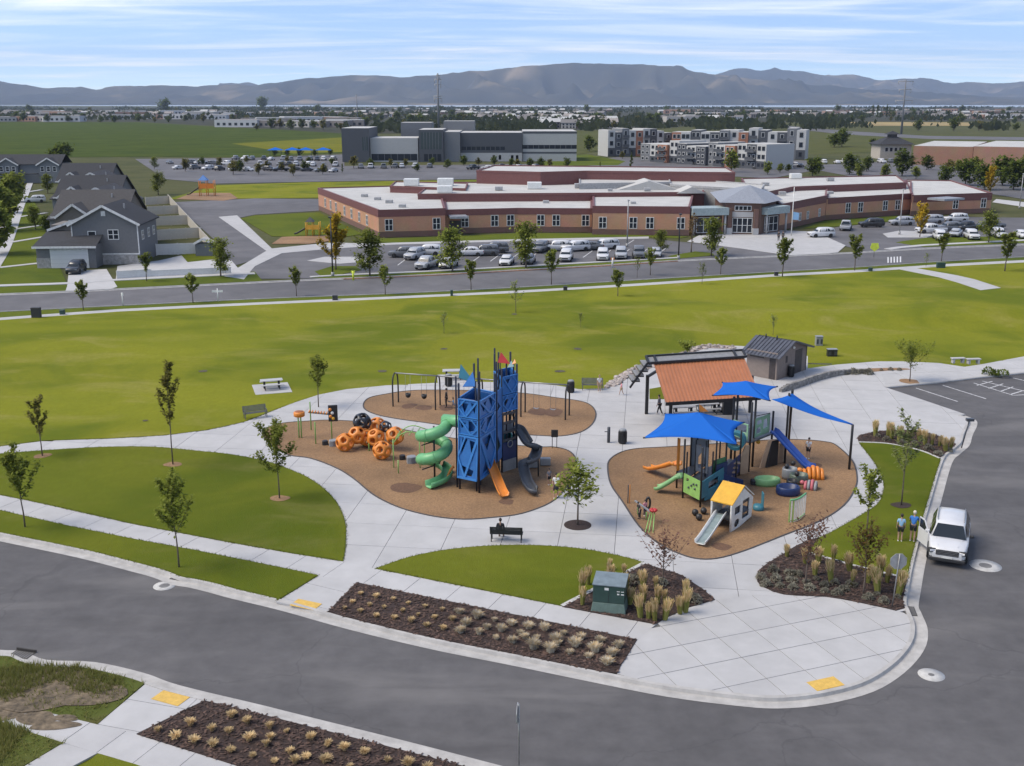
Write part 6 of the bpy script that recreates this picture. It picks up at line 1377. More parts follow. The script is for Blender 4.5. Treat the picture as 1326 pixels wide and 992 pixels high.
def block(t, base, h, wm, pm=None, ph=1.25, roof=None, course=None, ch=1.0, px=True, z0=0.0):
    """flat roofed block from a ground outline: wall, base course, parapet band, roof sheet"""
    poly = ccw(W(base) if px else base); n = len(poly); mb = MB()
    for i in range(n):
        a, b = poly[i], poly[(i + 1) % n]; mb.add([(a[0], a[1], z0), (b[0], b[1], z0), (b[0], b[1], h), (a[0], a[1], h)], [(0, 1, 2, 3)])
    wl = mb.build('wall', wm, t)
    def band(z0_, z1_, out, m, nm, ins=.35):
        o1 = offset(poly[-1:] + poly + poly[:1], -out)[1:-1]; i1 = offset(poly[-1:] + poly + poly[:1], ins)[1:-1]; mb = MB(); vs = [(x, y, z) for l, z in ((o1, z0_), (o1, z1_), (i1, z1_), (i1, z0_)) for x, y in l]
        mb.add(vs, [(r * n + i, r * n + (i + 1) % n, ((r + 1) % 4) * n + (i + 1) % n, ((r + 1) % 4) * n + i) for r in range(4) for i in range(n)]); return mb.build(nm, m, t)
    if pm: band(h - ph, h + .25, .08, pm, 'parapet')
    if course: band(0, ch, .05, course, 'base_course', .02)
    sheet('roof', poly, h, roof or M_ROOFW, parent=t); return poly
sch = thing('school_building', 'long low orange brick school with white flat roofs and maroon fascia', 'building')
def sh(px, yb, yt): return HT(px, yb, yt)
h1 = sh(491, 307.7, 273.5); h2 = sh(670, 301, 271.5); h3 = sh(800, 304, 268.5)
p1 = block(sch, [(491, 307.7), (577, 305), (572, 283), (520, 268), (413, 271.8)], h1, M_BRK, M_MAROON, 1.05, course=M_BRKD)
p2 = block(sch, [(577.5, 303), (670, 300.5), (766, 301), (766, 270), (573, 270)], h2, M_BRK, M_MAROON, .9, course=M_BRKD)
p3 = block(sch, [(767, 303.8), (892, 305), (900, 268), (767, 268)], h3, M_BRK, M_MAROON, 1.05, course=M_BRKD)
p4 = block(sch, [(1008, 299), (1068, 285), (1070, 265), (985, 262)], sh(1008, 299, 266), M_BRK, M_MAROON, 1.2, course=M_BRKD)
p5 = block(sch, [(1068.5, 285), (1178, 277.5), (1178, 258), (1071, 258)], sh(1068, 285, 258), M_BRK, M_MAROON, 1.0, course=M_BRKD)
p6 = block(sch, [(1179, 279.5), (1282, 275.6), (1230, 256), (1170, 255)], sh(1282, 275.6, 251), M_BRK, M_MAROON, 1.3, course=M_BRKD)
# raised middle roofs behind the front wings
def hiblock(pts, yt, m=M_MAROON, rf=None, w_=M_MAROON):
    """outline given where its roof edge is seen, at height z"""
    z = yt; return block(sch, [tuple(P(x, y, z).xy) for x, y in pts], z, w_, m, .2, roof=rf, px=False)
hiblock([(541, 252.5), (735, 251.5), (912, 250), (905, 236), (560, 237)], 5.6)
hiblock([(505, 242), (603, 245.5), (606, 238), (512, 236)], 5.9)
hiblock([(617, 222), (700, 224), (760, 222.5), (952, 224.5), (940, 218), (640, 215)], 8.3)
hiblock([(750, 231), (866, 228), (868, 237), (750, 239)], 6.6, M_HVAC, w_=M_HVAC)
hiblock([(866, 231), (990, 240), (985, 247), (868, 240)], 6.4, M_HVAC, w_=M_HVAC)
hiblock([(972, 254), (1028, 243), (1174, 237.5), (1160, 228), (960, 232)], 5.5)
# entrance tower with hip metal roof
en = [(938, 303), (983, 304), (1003, 298), (990, 286), (925, 286)]; he = sh(940, 304, 263); pe = block(sch, en, he, M_BRKD, None)
c0 = sum((Vector((*q, 0)) for q in pe), Vector()) / len(pe); mb = MB(); ov = offset(pe[-1:] + pe + pe[:1], -1.2)[1:-1]; n_ = len(ov)
mb.add([(x, y, he) for x, y in ov] + [(c0.x, c0.y, he + 2.4)], [(i, (i + 1) % n_, n_) for i in range(n_)] + [tuple(range(n_))[::-1]]); mb.build('entrance_roof', M_METR, sch)
Me, le = wall_frame(P(938, 303), P(983, 304))
window(sch, Me, le * .5, .3, 3.6, 2.7, 4, 2, gm=M_WGL); window(sch, Me, le * .5, 4.3, 3.0, .9, 4, 1)
for u in (.12, .88): mb = MB(); q = Me @ Vector((le * u, .3, 0)); mb.box((q.x, q.y, .6), (1.0, 1.0, 1.2)); mb.build('pillar_base', M_CONC, sch); mb = MB(); mb.box((q.x, q.y, 2.9), (.75, .75, 3.6)); mb.build('pillar', M_BRKD, sch)
mb = MB(); wbox(Me, le * .2, le * .8, .02, .1, 3.15, 4.1, mb); mb.build('sign_band', M_CONC, sch)
for a, b in (((895, 304), (935, 303)), ((985, 303), (1010, 300))):
    Mx, lx = wall_frame(P(*a), P(*b)); mb = MB(); wbox(Mx, -.5, lx + .5, -3, 1.6, 3.6, 4.9, mb); mb.build('canopy', mat('canopy_grey', (.30, .36, .36), .5), sch); window(sch, Mx, lx * .5, .3, lx * .7, 2.8, 3, 2)
    mb = MB(); wbox(Mx, 0, lx, -3.2, -.3, 0, 3.6, mb); mb.build('wall', M_BRKD, sch)
    for u in (0, lx): mb = MB(); q = Mx @ Vector((u, 1.2, 0)); mb.tube([(q.x, q.y, 0), (q.x, q.y, 3.6)], .2, 8); mb.build('column', M_HVAC, sch)
def winrow(a, b, us, z=1.15, w_=1.45, h=2.1):
    M_, l_ = wall_frame(P(*a), P(*b))
    for u in us: window(sch, M_, (M_.inverted() @ P(u, a[1] + (b[1] - a[1]) * (u - a[0]) / (b[0] - a[0]))).x, z, w_, h, 2, 2, proud=.09)
winrow((491, 307.7), (577, 305), (504, 565.5)); winrow((577.5, 303), (670, 300.5), (602, 640.5, 661)); winrow((670, 300.5), (766, 301), (700, 720, 758)); winrow((767, 303.8), (892, 305), (780, 819.5, 841, 881))
winrow((1068.5, 285), (1178, 277.5), (1097, 1113, 1145, 1161)); winrow((1179, 279.5), (1282, 275.6), (1236, 1272)); winrow((1008, 299), (1068, 285), (1035, 1045, 1060), 1.0, 1.1, 1.6)
winrow((413, 271.8), (491, 307.7), (422, 429, 436, 447, 456, 466, 476), 1.3, 1.4, 1.9)
M_, l_ = wall_frame(P(579, 303), P(603, 302.5)); mb = MB(); wbox(M_, .2, l_, -.3, 3.4, 3.1, 3.5, mb); mb.build('side_canopy', M_METR, sch); mb = MB(); wbox(M_, .5, 2.6, -.05, .05, 0.05, 2.4, mb); mb.build('door', M_TRIM, sch)
M_, l_ = wall_frame(P(1200, 281), P(1226, 279)); mb = MB(); wbox(M_, 0, l_, -.3, 4, 3.6, 4.0, mb); mb.build('side_canopy', M_METR, sch)
for px, py, z, s in ((472, 255, h1, 1.3), (489, 259, h1, 1.3), (504, 263, h1, 1.4), (521, 268.5, h1, 1.3), (533, 240, 6.0, 3.2), (577, 240, 6.0, 3.4), (576, 249, 5.7, 3.0), (646, 246, 5.7, 1.6), (692, 244, 5.7, 3), (750, 243, 5.7, 2), (838, 247, 5.7, 1.3), (790, 247, 5.7, 1), (1013, 252, h3, 1.4), (991, 240, 5.6, 1.5), (1030, 231, 5.6, 2.6), (1075, 234, 5.6, 1.6), (707, 263, h2, 1.2), (820, 264, h3, 1.0), (1075, 251, h3, 1.2)):
    q = P(px, py, z); mb = MB(); mb.box((q.x, q.y, z + s * .22), (s, s * .8, s * .45)); o = mb.build('roof_unit', M_HVAC if s < 2.5 else B_WHITE, sch, bevel=.05)
for cx, cy, z, w_, d_, hh in ((837, 244, 5.6, 13, 9, 1.9), (893, 249, 5.6, 6, 6, 1.3)):   # small pitched roof lights
    q = P(cx, cy, z); mb = MB(); mb.add([(q.x - w_ / 2, q.y - d_ / 2, z), (q.x + w_ / 2, q.y - d_ / 2, z), (q.x + w_ / 2, q.y + d_ / 2, z), (q.x - w_ / 2, q.y + d_ / 2, z), (q.x, q.y - d_ / 2, z + hh), (q.x, q.y + d_ / 2, z + hh)], [(0, 1, 4), (2, 3, 5), (1, 2, 5, 4), (3, 0, 4, 5)]); mb.build('pitched_roof', M_ROOFW, sch)
rebase(sch, P(700, 290))
# --- school grounds
sheet('car_park', W([(318, 361), (330, 345), (360, 328), (420, 322), (509, 316.5), (670, 312.5), (840, 309), (900, 315), (960, 322), (1020, 331), (878, 338), (780, 344), (670, 350), (560, 356), (445, 360.8)]), .005, M_ASPH2)
sheet('car_park', W([(1060, 308), (1068, 298), (1085, 294), (1180, 285), (1240, 281), (1326, 282), (1420, 282), (1420, 312), (1326, 317), (1196, 322.5), (1120, 326.5)]), .005, M_ASPH2)
sheet('schoolyard', W([(218, 262), (330, 257), (413, 258), (413, 273), (330, 278), (310, 282), (352, 330), (300, 345), (290, 322), (255, 290)]), .004, M_ASPH2)
sheet('sidewalk', W([(283, 281), (307, 279), (352, 322), (430, 314), (480, 316), (509, 314.5), (670, 310), (840, 306.5), (840, 309), (670, 312.5), (509, 317), (420, 323), (365, 328), (330, 345), (316, 362), (290, 358), (345, 325)]), .03, M_CONC, skirt=.05)
sheet('forecourt', W([(890, 313), (905, 305), (1010, 298.5), (1050, 300), (1068, 306), (1095, 318), (1085, 327), (1030, 332), (960, 322)]), .04, M_CONC, skirt=.05)
sheet('verge', W([(491, 309), (577, 306.5), (670, 302), (766, 302.5), (892, 306.5), (880, 308.5), (840, 307), (670, 310.5), (509, 315), (480, 313)]), .02, M_FARGRASS, skirt=.05)
sheet('verge', W([(1040, 296), (1068, 286), (1178, 279), (1180, 284), (1085, 293)]), .02, M_FARGRASS, skirt=.05)
sheet('lawn_island', W([(312, 283), (330, 279), (413, 275), (470, 303), (440, 308), (352, 306)]), .03, M_FARGRASS, skirt=.05)
sheet('lawn_island', W([(215, 258), (280, 240), (400, 236), (620, 233), (640, 238), (500, 248), (413, 256), (330, 257)]), .02, M_LAWN, skirt=.05)
sheet('verge', W([(402, 360), (445, 357.5), (560, 352.5), (670, 346.5), (780, 340.5), (878, 335), (878, 338), (780, 344.2), (670, 350.2), (560, 356.2), (445, 361)]), .05, M_FARGRASS, skirt=.05)
sheet('verge', W([(445, 361), (560, 356.4), (670, 350.4), (780, 344.4), (878, 338.2), (878, 338.7), (780, 345.2), (670, 351.2), (560, 357.2), (445, 362)]), .06, mat('bark_orange', (.26, .12, .06), .95, var=.3, scale=2), skirt=.05)
sheet('verge', W([(865, 332), (900, 326), (922, 328), (925, 331), (880, 335)]), .06, M_FARGRASS, skirt=.05)
sheet('verge', W([(408, 352), (430, 345), (460, 345), (468, 350), (440, 356), (415, 357)]), .06, M_FARGRASS, skirt=.05)
sheet('traffic_island', W([(398, 338), (420, 333), (470, 333), (478, 339), (440, 342)]), .06, M_CONC, skirt=.05)
sheet('traffic_island', W([(1143, 303), (1165, 299), (1190, 300), (1210, 304), (1200, 308), (1150, 308)]), .06, M_CONC, skirt=.05)
sheet('verge', W([(1160, 314), (1200, 308), (1320, 306), (1420, 304), (1420, 310), (1326, 315), (1196, 320)]), .05, M_FARGRASS, skirt=.05)
strip('sidewalk', None, .9, 0, .09, M_CONC, W(smooth([(402, 359), (445, 356.5), (560, 351.5), (670, 345.5), (780, 339.5), (878, 334)], 2)))
strip('sidewalk', None, 1.5, 0, .09, M_CONC, W(smooth([(1150, 323), (1196, 318), (1326, 311.5), (1420, 306)], 2)))
sheet('sidewalk', W([(1290, 258), (1326, 262), (1420, 272), (1420, 276), (1326, 268), (1285, 262)]), .05, M_CONC, skirt=.05)
mk2 = thing('parking_markings', None, None); mk2['kind'] = 'structure'
for k in range(15): x = 515 + k * 24; line('stall_line', (x, 343.5 - (x - 515) * .042), (x + 12, 334.5 - (x - 515) * .04), .13, mk2, .012)
for k in range(12): x = 515 + k * 27; line('stall_line', (x, 329 - (x - 515) * .042), (x + 9, 322.5 - (x - 515) * .04), .13, mk2, .012)
# cars in the school lot: px, py, kind, colour, heading (degrees)
SCARS = [(523, 333, 'suv', 'grey', 178), (553, 330.5, 'suv', 'white', 178), (553, 347, 'pickup', 'silver', 252), (581, 346, 'sedan', 'white', 255), (608, 331, 'sedan', 'white', 178), (627, 330.5, 'suv', 'grey', 180), (656, 342.5, 'sedan', 'white', 262), (684, 341, 'sedan', 'grey', 262), (700, 326, 'suv', 'grey', 250), (721, 324.5, 'suv', 'white', 182), (733, 337, 'suv', 'white', 262), (745, 325, 'suv', 'white', 205), (763, 323.5, 'sedan', 'grey', 182), (783, 322.5, 'suv', 'white', 200), (780.5, 336, 'suv', 'white', 265), (804, 334, 'suv', 'silver', 265), (827, 333, 'pickup', 'grey', 265), (849, 332, 'sedan', 'silver', 262), (537, 335, 'suv', 'silver', 250), (640, 327, 'suv', 'grey', 180)]
SCARS2 = [(1063, 307, 'suv', 'white', 190), (1095, 297.5, 'pickup', 'silver', 70), (1128, 294, 'suv', 'black', 184), (1167, 291.5, 'suv', 'silver', 184), (1205, 289, 'suv', 'silver', 184), (1237, 287, 'suv', 'white', 184), (1205, 302, 'pickup', 'white', 186), (1217, 310.5, 'suv', 'white', 260), (1229, 299, 'suv', 'grey', 188), (1237, 306, 'sedan', 'silver', 240), (1252, 298.5, 'pickup', 'black', 210), (1258, 309.5, 'suv', 'white', 262), (1292.5, 307.5, 'suv', 'white', 264), (1323, 308, 'sedan', 'white', 264), (1283, 297, 'pickup', 'grey', 200)]
for lst, wh in ((SCARS, 'in the left school lot'), (SCARS2, 'in the right school lot')):
    byc = {}
    for c_ in sorted(lst): byc.setdefault((c_[3], c_[2]), []).append(c_)
    for (co, ki), l_ in byc.items():
        for i, (px, py, k_, c2_, a_) in enumerate(l_):
            nm = {'suv': 'SUV', 'sedan': 'sedan', 'pickup': 'pickup'}[ki]
            lab = '%s %s parked %s' % (co, nm, wh) + ('' if len(l_) == 1 else ', %s of its kind' % nth(i, len(l_)))
            car(ki, co, P(px, py, .02), R(a_), lab, 'cars in the school car park', detail=True)
car('suv', 'black', P(99, 353, .06), R(-84), 'black SUV parked in front of the white garage door', None)
car('suv', 'white', P(46, 262, .03), R(200), 'white SUV parked on the driveway beside the townhouse row', None)
# --- lamp posts, flag pole, signs
def lamp(px, yb, yt, lab, m=None):
    q = P(px, yb); h = HT(px, yb, yt); t = thing('lamp_post', lab, 'lamp post', q); mb = MB(); mb.tube([(0, 0, 0), (0, 0, .6)], .22, 8); mb.build('footing', M_HVAC, t); mb = MB(); mb.tube([(0, 0, .6), (0, 0, h)], [.11, .08], 8); mb.build('pole', m or B_BLACK, t); mb = MB(); mb.box((0, -.45, h), (.35, .9, .14)); mb.build('lamp_head', m or B_BLACK, t)
lamp(431, 358, 281, 'tall black lamp post beside the yellow tree'); lamp(878.5, 336, 277, 'tall dark lamp post left of the school entrance'); lamp(812, 320, 259, 'grey lamp post in the middle of the school car park', M_HVAC); lamp(1164.5, 304, 245, 'tall grey lamp post right of the school entrance', M_HVAC); lamp(1320, 270, 225, 'lamp post at the right edge beyond the school', M_HVAC)
q = P(1024.5, 306); hf = HT(1024.5, 306, 242); t = thing('flag_pole', 'white flag pole with a limp flag at the school forecourt', 'flag pole', q); mb = MB(); mb.tube([(0, 0, 0), (0, 0, hf)], [.1, .06], 8); mb.build('pole', B_WHITE, t); mb = MB(); mb.add([(.1, 0, 4.4), (1.2, .1, 4.2), (1.15, .05, 2.9), (.1, 0, 3.0)], [(0, 1, 2, 3)]); mb.build('flag', CLOTH['lightblue'], t)
M_HIVIS = mat('sign_yellow', (.62, .70, .06), .5)
def xsign(px, yb, yt, lab):
    q = P(px, yb); h = HT(px, yb, yt); t = thing('crossing_sign', lab, 'sign', q); mb = MB(); mb.tube([(0, 0, 0), (0, 0, h)], .05, 6); mb.build('pole', B_GALV, t); mb = MB(); mb.prism([(-.7, 0), (0, -.6), (.7, 0), (.5, .75), (-.5, .75)], -.02, .02, M=Matrix.Translation((0, -.06, h - .6)) @ Matrix.Rotation(R(90), 4, 'X')); mb.build('plate', M_HIVIS, t)
xsign(1131.5, 333, 316, 'fluorescent yellow school crossing sign beside the crosswalk')
for px, yb, h, lab in ((457.5, 363, 1.3, 'yellow hydrant marker post by the school driveway'), (793, 347, 1.5, 'white and orange marker post by the car park')):
    q = P(px, yb); t = thing('marker_post', lab, 'post', q); mb = MB(); mb.tube([(0, 0, 0), (0, 0, h)], .14, 8); mb.build('post', M_HIVIS if px < 500 else B_WHITE, t); mb = MB(); mb.box((.0, 0, h - .15), (.5, .2, .3)); mb.build('head', M_HIVIS if px < 500 else B_ORG, t)
for px, yb, yt, lab in ((159.5, 397, 379, 'white street sign post left on the far street verge'), (282.5, 391.5, 373.5, 'white cross shaped street sign on the far street verge')):
    q = P(px, yb); h = HT(px, yb, yt); t = thing('street_sign', lab, 'sign', q); mb = MB(); mb.tube([(0, 0, 0), (0, 0, h)], .06, 6); mb.build('pole', B_WHITE, t)
    if px > 200: mb = MB(); mb.box((0, 0, h - .35), (1.3, .05, .25)); mb.build('blade', B_WHITE, t)
    else: mb = MB(); mb.box((0, 0, h - .2), (.25, .05, .35)); mb.build('blade', B_WHITE, t)
for i, (px, yb, w_, h) in enumerate(((47.5, 411, 1.0, 1.1), (81, 407, .5, .5), (434, 388.5, .6, .55), (585, 383, .3, .7), (732, 376, .5, .5), (1218, 347, 1.2, .75), (1005, 357, .5, .5), (1127, 351, .5, .45))):
    q = P(px, yb, PK); mb = MB(); mb.b2(-w_ / 2, w_ / 2, -.25, .25, -.1, h); mb.box((0, 0, h), (w_ + .05, .55, .06)); o = mb.build('service_box', M_BLK if i % 2 == 0 else M_UGRN, None, q, bevel=.03); tag(o, 'dark service box on the far street verge, ' + nth(i, 8) if i else 'dark service box at the left end of the far sidewalk', 'utility box', 'service boxes along the far street')
# crosswalk, arrows
mk3 = thing('road_markings', None, None); mk3['kind'] = 'structure'
for k in range(5): line('crosswalk_bar', (1150 + k * 4, 340.5 - k * .2), (1150 + k * 4, 333 - k * .2), .2, mk3, .012)

# --- trees: young street trees and park trees
def tset(n, seed, **k): return [tree_meshes(seed + i, **k) for i in range(n)]
T_ST = tset(4, 40, h=4.2, r=.85, base=1.3, n_leaf=1200, leaf=.34, lm=L_MID, tr=.06)
T_BIG = tset(3, 60, h=6.0, r=1.9, base=.9, n_leaf=2100, leaf=.44, lm=L_MID, style='round', tr=.11)
T_YEL = tset(2, 70, h=7.0, r=1.5, base=.9, n_leaf=2200, leaf=.46, lm=L_YEL, style='young', tr=.1)
T_PALE = tset(2, 75, h=3.0, r=.6, base=.9, n_leaf=200, leaf=.24, lm=L_PALE, tr=.03)
T_TAN = tset(1, 78, h=6.5, r=1.2, base=1.5, n_leaf=420, leaf=.35, lm=L_TAN, tr=.1)
STREET = [(108, 402, 363, 'S'), (190, 364, 327, 'S'), (250, 393, 354, 'S'), (286, 358, 308, 'B'), (384, 383, 346, 'S'), (435, 349, 277, 'Y'), (479, 357, 297, 'B'), (499, 382, 343.5, 'S'), (586, 352, 294.5, 'B'), (610, 376, 336, 'S'), (681, 347, 287, 'B'), (668, 405, 364, 'P'), (714, 368, 325.5, 'S'), (800, 384.5, 348.5, 'S'), (825, 359, 333, 'P'), (842, 356, 323, 'S'), (855, 327, 297.5, 'B'), (895, 327, 277, 'T'), (909, 369, 340, 'P'), (921, 331, 282, 'B'), (933, 356, 320, 'S'), (1013, 359, 308, 'S'), (1106.5, 351, 306, 'S'), (1191, 307, 264, 'Y'), (1199, 346, 327, 'P'), (1219, 339, 302.5, 'S'), (1280, 314, 274, 'B'), (1301, 352, 300, 'S'), (46, 297, 266, 'B'), (62, 250, 225, 'B'), (205, 252, 222, 'B'), (200, 219, 203, 'B'), (752, 424, 405, 'P'), (1001, 434, 406, 'P'), (575, 432, 405, 'P')]
KIND = {'S': (T_ST, 4.2, 'slim young green tree'), 'B': (T_BIG, 6.0, 'full dark green tree'), 'Y': (T_YEL, 7.0, 'bright yellow tree'), 'P': (T_PALE, 3.0, 'thin pale sapling'), 'T': (T_TAN, 6.5, 'sparse tan leaved tree')}
cnt = {}
tot = {k: sum(1 for s in STREET if s[3] == k) for k in KIND}
for i, (px, yb, yt, k) in enumerate(sorted(STREET)):
    ms, h0, nm = KIND[k]; q = PL(px, yb) if k == 'P' and yb > 380 else P(px, yb, .05); hh = HT(px, yb, yt); j = cnt.get(k, 0); cnt[k] = j + 1
    place_tree(ms[i % len(ms)], q, '%s along the school street, %s' % (nm, nth(j, tot[k])) if tot[k] > 1 else nm + ' before the school entrance', 'street_tree', i * 1.7, hh / h0, 'trees along the school street')
PT = [(32.5, 683, 581, L_MID, 1.0, 700, 'young green tree by the left sidewalk edge'), (232, 735, 612, L_MID, .95, 620, 'young dark green tree on the kerb strip at left'), (55, 591, 515, L_OLIVE, .75, 420, 'small brownish green tree on the left lawn'), (224, 602, 461, L_OLIVE, .85, 620, 'tall narrow young tree beside the left path'), (362, 646, 550, L_MID, 1.15, 800, 'leafy young tree in the crescent lawn by the paving'), (412.5, 527, 462, L_MID, .9, 420, 'young tree behind the orange drum panel'), (1178, 494, 446, L_MID, 1.6, 520, 'small spreading tree in the paving by the parking'), (1122, 692, 608, L_MID, .85, 420, 'slender leafy young tree at the right lawn corner'), (1167, 655, 535, L_PALE, .9, 330, 'thin pale young tree in the right lawn strip'), (890, 463, 444, L_MID, 1.0, 300, 'small green tree at the rock bed behind the shelter')]
for i, (px, yb, yt, lm, r_, nl, lab) in enumerate(PT):
    h = HT(px, yb, yt, PK); place_tree(tree_meshes(200 + i, h, r_ * .9, h * .32, int(nl * 2.3), .22, lm, 'young', .04), G(px, yb) + Vector((0, 0, .02)), lab, 'young_tree', i)
    if i in (2, 3, 4, 8): q = G(px, yb); sheet('mulch_ring', blob(px, yb, .55, .55, i), PK + .045, M_CHIP if i != 8 else M_BARK)
    if i == 6: sheet('mulch_ring', blob(px, yb, .9, .9, i), PK + .01, M_CHIP)
q = G(748, 680); ring_o = sheet('mulch_ring', [(q.x + .78 * math.cos(a), q.y + .78 * math.sin(a)) for a in [i * math.pi / 14 for i in range(28)]], PK + .02, M_BARK, skirt=.05)
place_tree(tree_meshes(233, HT(748, 680, 602, PK), 1.35, 1.25, 700, .30, L_MID, 'round', .05, 7), q, 'open branched young tree in a round mulch ring on the paving', 'young_tree', .4)
# --- houses on the left
M_SIDE = [mat('siding_a', (.135, .137, .142), .8, var=.05), mat('siding_b', (.17, .15, .13), .8, var=.05), mat('siding_c', (.14, .15, .16), .8, var=.05)]; M_SHIN = [mat('shingle_a', (.030, .031, .036), .9, var=.15, scale=3), mat('shingle_b', (.055, .052, .052), .9, var=.12, scale=3), mat('shingle_c', (.045, .045, .05), .9, var=.12, scale=3)]; M_TRIMW = mat('trim_white', (.62, .62, .61), .7); M_STN = mat('stone_veneer', (.32, .31, .30), .9, var=.2, scale=2)
M_GDOOR = mat('garage_door', (.56, .56, .56), .6, var=.02, scale=.5)
def gable_roof(t, M, x0, x1, y0, y1, ze, zr, m, xr=None, ov=.45, nm='roof'):
    """ridge along local y"""
    xr = (x0 + x1) / 2 if xr is None else xr; th = .18; sl = (zr - ze) / (xr - x0); sr = (zr - ze) / (x1 - xr)
    mb = MB(); L_, Rr = (x0 - ov, ze - ov * sl), (x1 + ov, ze - ov * sr); ya, yb = y0 - ov, y1 + ov
    mb.add([M @ Vector(v) for v in ((L_[0], ya, L_[1]), (xr, ya, zr), (Rr[0], ya, Rr[1]), (L_[0], yb, L_[1]), (xr, yb, zr), (Rr[0], yb, Rr[1]), (L_[0], ya, L_[1] + th), (xr, ya, zr + th), (Rr[0], ya, Rr[1] + th), (L_[0], yb, L_[1] + th), (xr, yb, zr + th), (Rr[0], yb, Rr[1] + th))],
           [(6, 7, 10, 9), (7, 8, 11, 10), (0, 3, 4, 1), (1, 4, 5, 2), (0, 6, 9, 3), (2, 5, 11, 8), (3, 9, 10, 4), (4, 10, 11, 5), (0, 1, 7, 6), (1, 2, 8, 7)]); r = mb.build(nm, m, t)
    for (ax, az), (bx, bz) in (((L_[0], L_[1] + th / 2), (xr, zr + th / 2)), ((xr, zr + th / 2), (Rr[0], Rr[1] + th / 2))): mb = MB(); mb.beam(M @ Vector((ax, ya - .05, az)), M @ Vector((bx, ya - .05, bz)), .08, .34); mb.build('bargeboard', M_TRIMW, t)
    return r
def mesh_poly(t, nm, M, pts, fs, m): mb = MB(); mb.add([M @ Vector(v) for v in pts], fs); return mb.build(nm, m, t)
def townhouse(X, Y, rz, k, lab, front=True):
    t = thing('townhouse', lab, 'house', (X, Y, 0), rz, 'townhouses in the left row'); I = Matrix.Identity(4); wm, rm = M_SIDE[k % 3], M_SHIN[k % 3]
    wd, dp, ze, zr = 9.6, 11, 6.0, 8.6
    def bx(nm, x0, x1, y0, y1, z0, z1, m): mb = MB(); mb.b2(x0, x1, y0, y1, z0, z1); return mb.build(nm, m, t)
    bx('wall', 0, wd, 0, dp, 0, ze, wm); mesh_poly(t, 'gable', I, ((0, 0, ze), (wd, 0, ze), (wd / 2, 0, zr)), [(0, 1, 2)], wm); mesh_poly(t, 'gable', I, ((0, dp, ze), (wd, dp, ze), (wd / 2, dp, zr)), [(2, 1, 0)], wm)
    gable_roof(t, I, 0, wd, 0, dp, ze, zr, rm)
    bx('stone_base', 0 - .03, wd + .03, -.06, 0, 0, 1.5, M_STN); bx('trim_band', -.04, wd + .04, -.1, -.0, 1.5, 1.66, M_TRIMW)
    for x in (-.02, wd - .1): bx('corner_board', x, x + .14, -.08, .06, 1.66, ze, M_TRIMW)
    Mf, _ = wall_frame((0, 0), (wd, 0)); Mf = Mf
    for u, z, w_, h, c in ((2.9, 3.3, 1.2, 1.7, 1), (6.0, 3.7, 1.6, 1.5, 2)): window(t, Mf, u, z, w_, h, c, 2, M_TRIMW)
    bx('gable_vent', wd / 2 - .3, wd / 2 + .3, -.08, .0, 7.2, 7.9, M_TRIMW)
    # lower garage wing at left front
    gx0, gx1, gy0, gy1 = -4.2, 4.2 if front else .5, -3.4 if front else 1.0, 4.5 if front else 8
    bx('garage_wall', gx0, gx1, gy0, gy1, 0, 3.3, wm)
    mesh_poly(t, 'garage_roof', I, ((gx0 - .4, gy0 - .5, 3.2), (gx1 + .3, gy0 - .5, 3.2), (gx1 + .3, .02, 4.5 if front else 3.9), (gx0 - .4, gy1, 5.0), (gx0 - .4, gy0 - .5, 3.0), (gx1 + .3, gy0 - .5, 3.0)), [(0, 1, 2, 3), (4, 5, 1, 0)], rm)
    if front:
        bx('garage_door', gx0 + 2.1, gx0 + 7.2, gy0 - .05, gy0, .05, 2.6, M_GDOOR)
        for j in range(3): bx('door_groove', gx0 + 2.15, gx0 + 7.15, gy0 - .06, gy0 - .045, .68 + j * .64, .70 + j * .64, M_HVAC)
        bx('door_trim', gx0 + 1.95, gx0 + 7.35, gy0 - .045, gy0 + .02, .02, 2.8, M_TRIMW); bx('stone_base', gx0 - .04, gx0 + 1.9, gy0 - .05, gy0 + .01, 0, 1.5, M_STN); bx('fascia', gx0 - .4, gx1 + .3, gy0 - .56, gy0 - .5, 2.95, 3.25, M_TRIMW)
        bx('upper_wing', -4.0, 0, 3.2, 9, 3.3, 5.6, M_SIDE[1]); gable_roof(t, I, -4.0, .3, 3.2, 9, 4.9, 6.4, rm, xr=.25, nm='wing_roof')
    bx('vent_pipe', 6.4, 6.6, 5, 5.2, 7.6, 8.6, M_HVAC)
    for yy in (2.5, 6, 9): 
        Mr, _ = wall_frame((wd, 0), (wd, dp)); window(t, Mr, yy, 3.4, 1.2, 1.4, 2, 2, M_TRIMW)
    return t
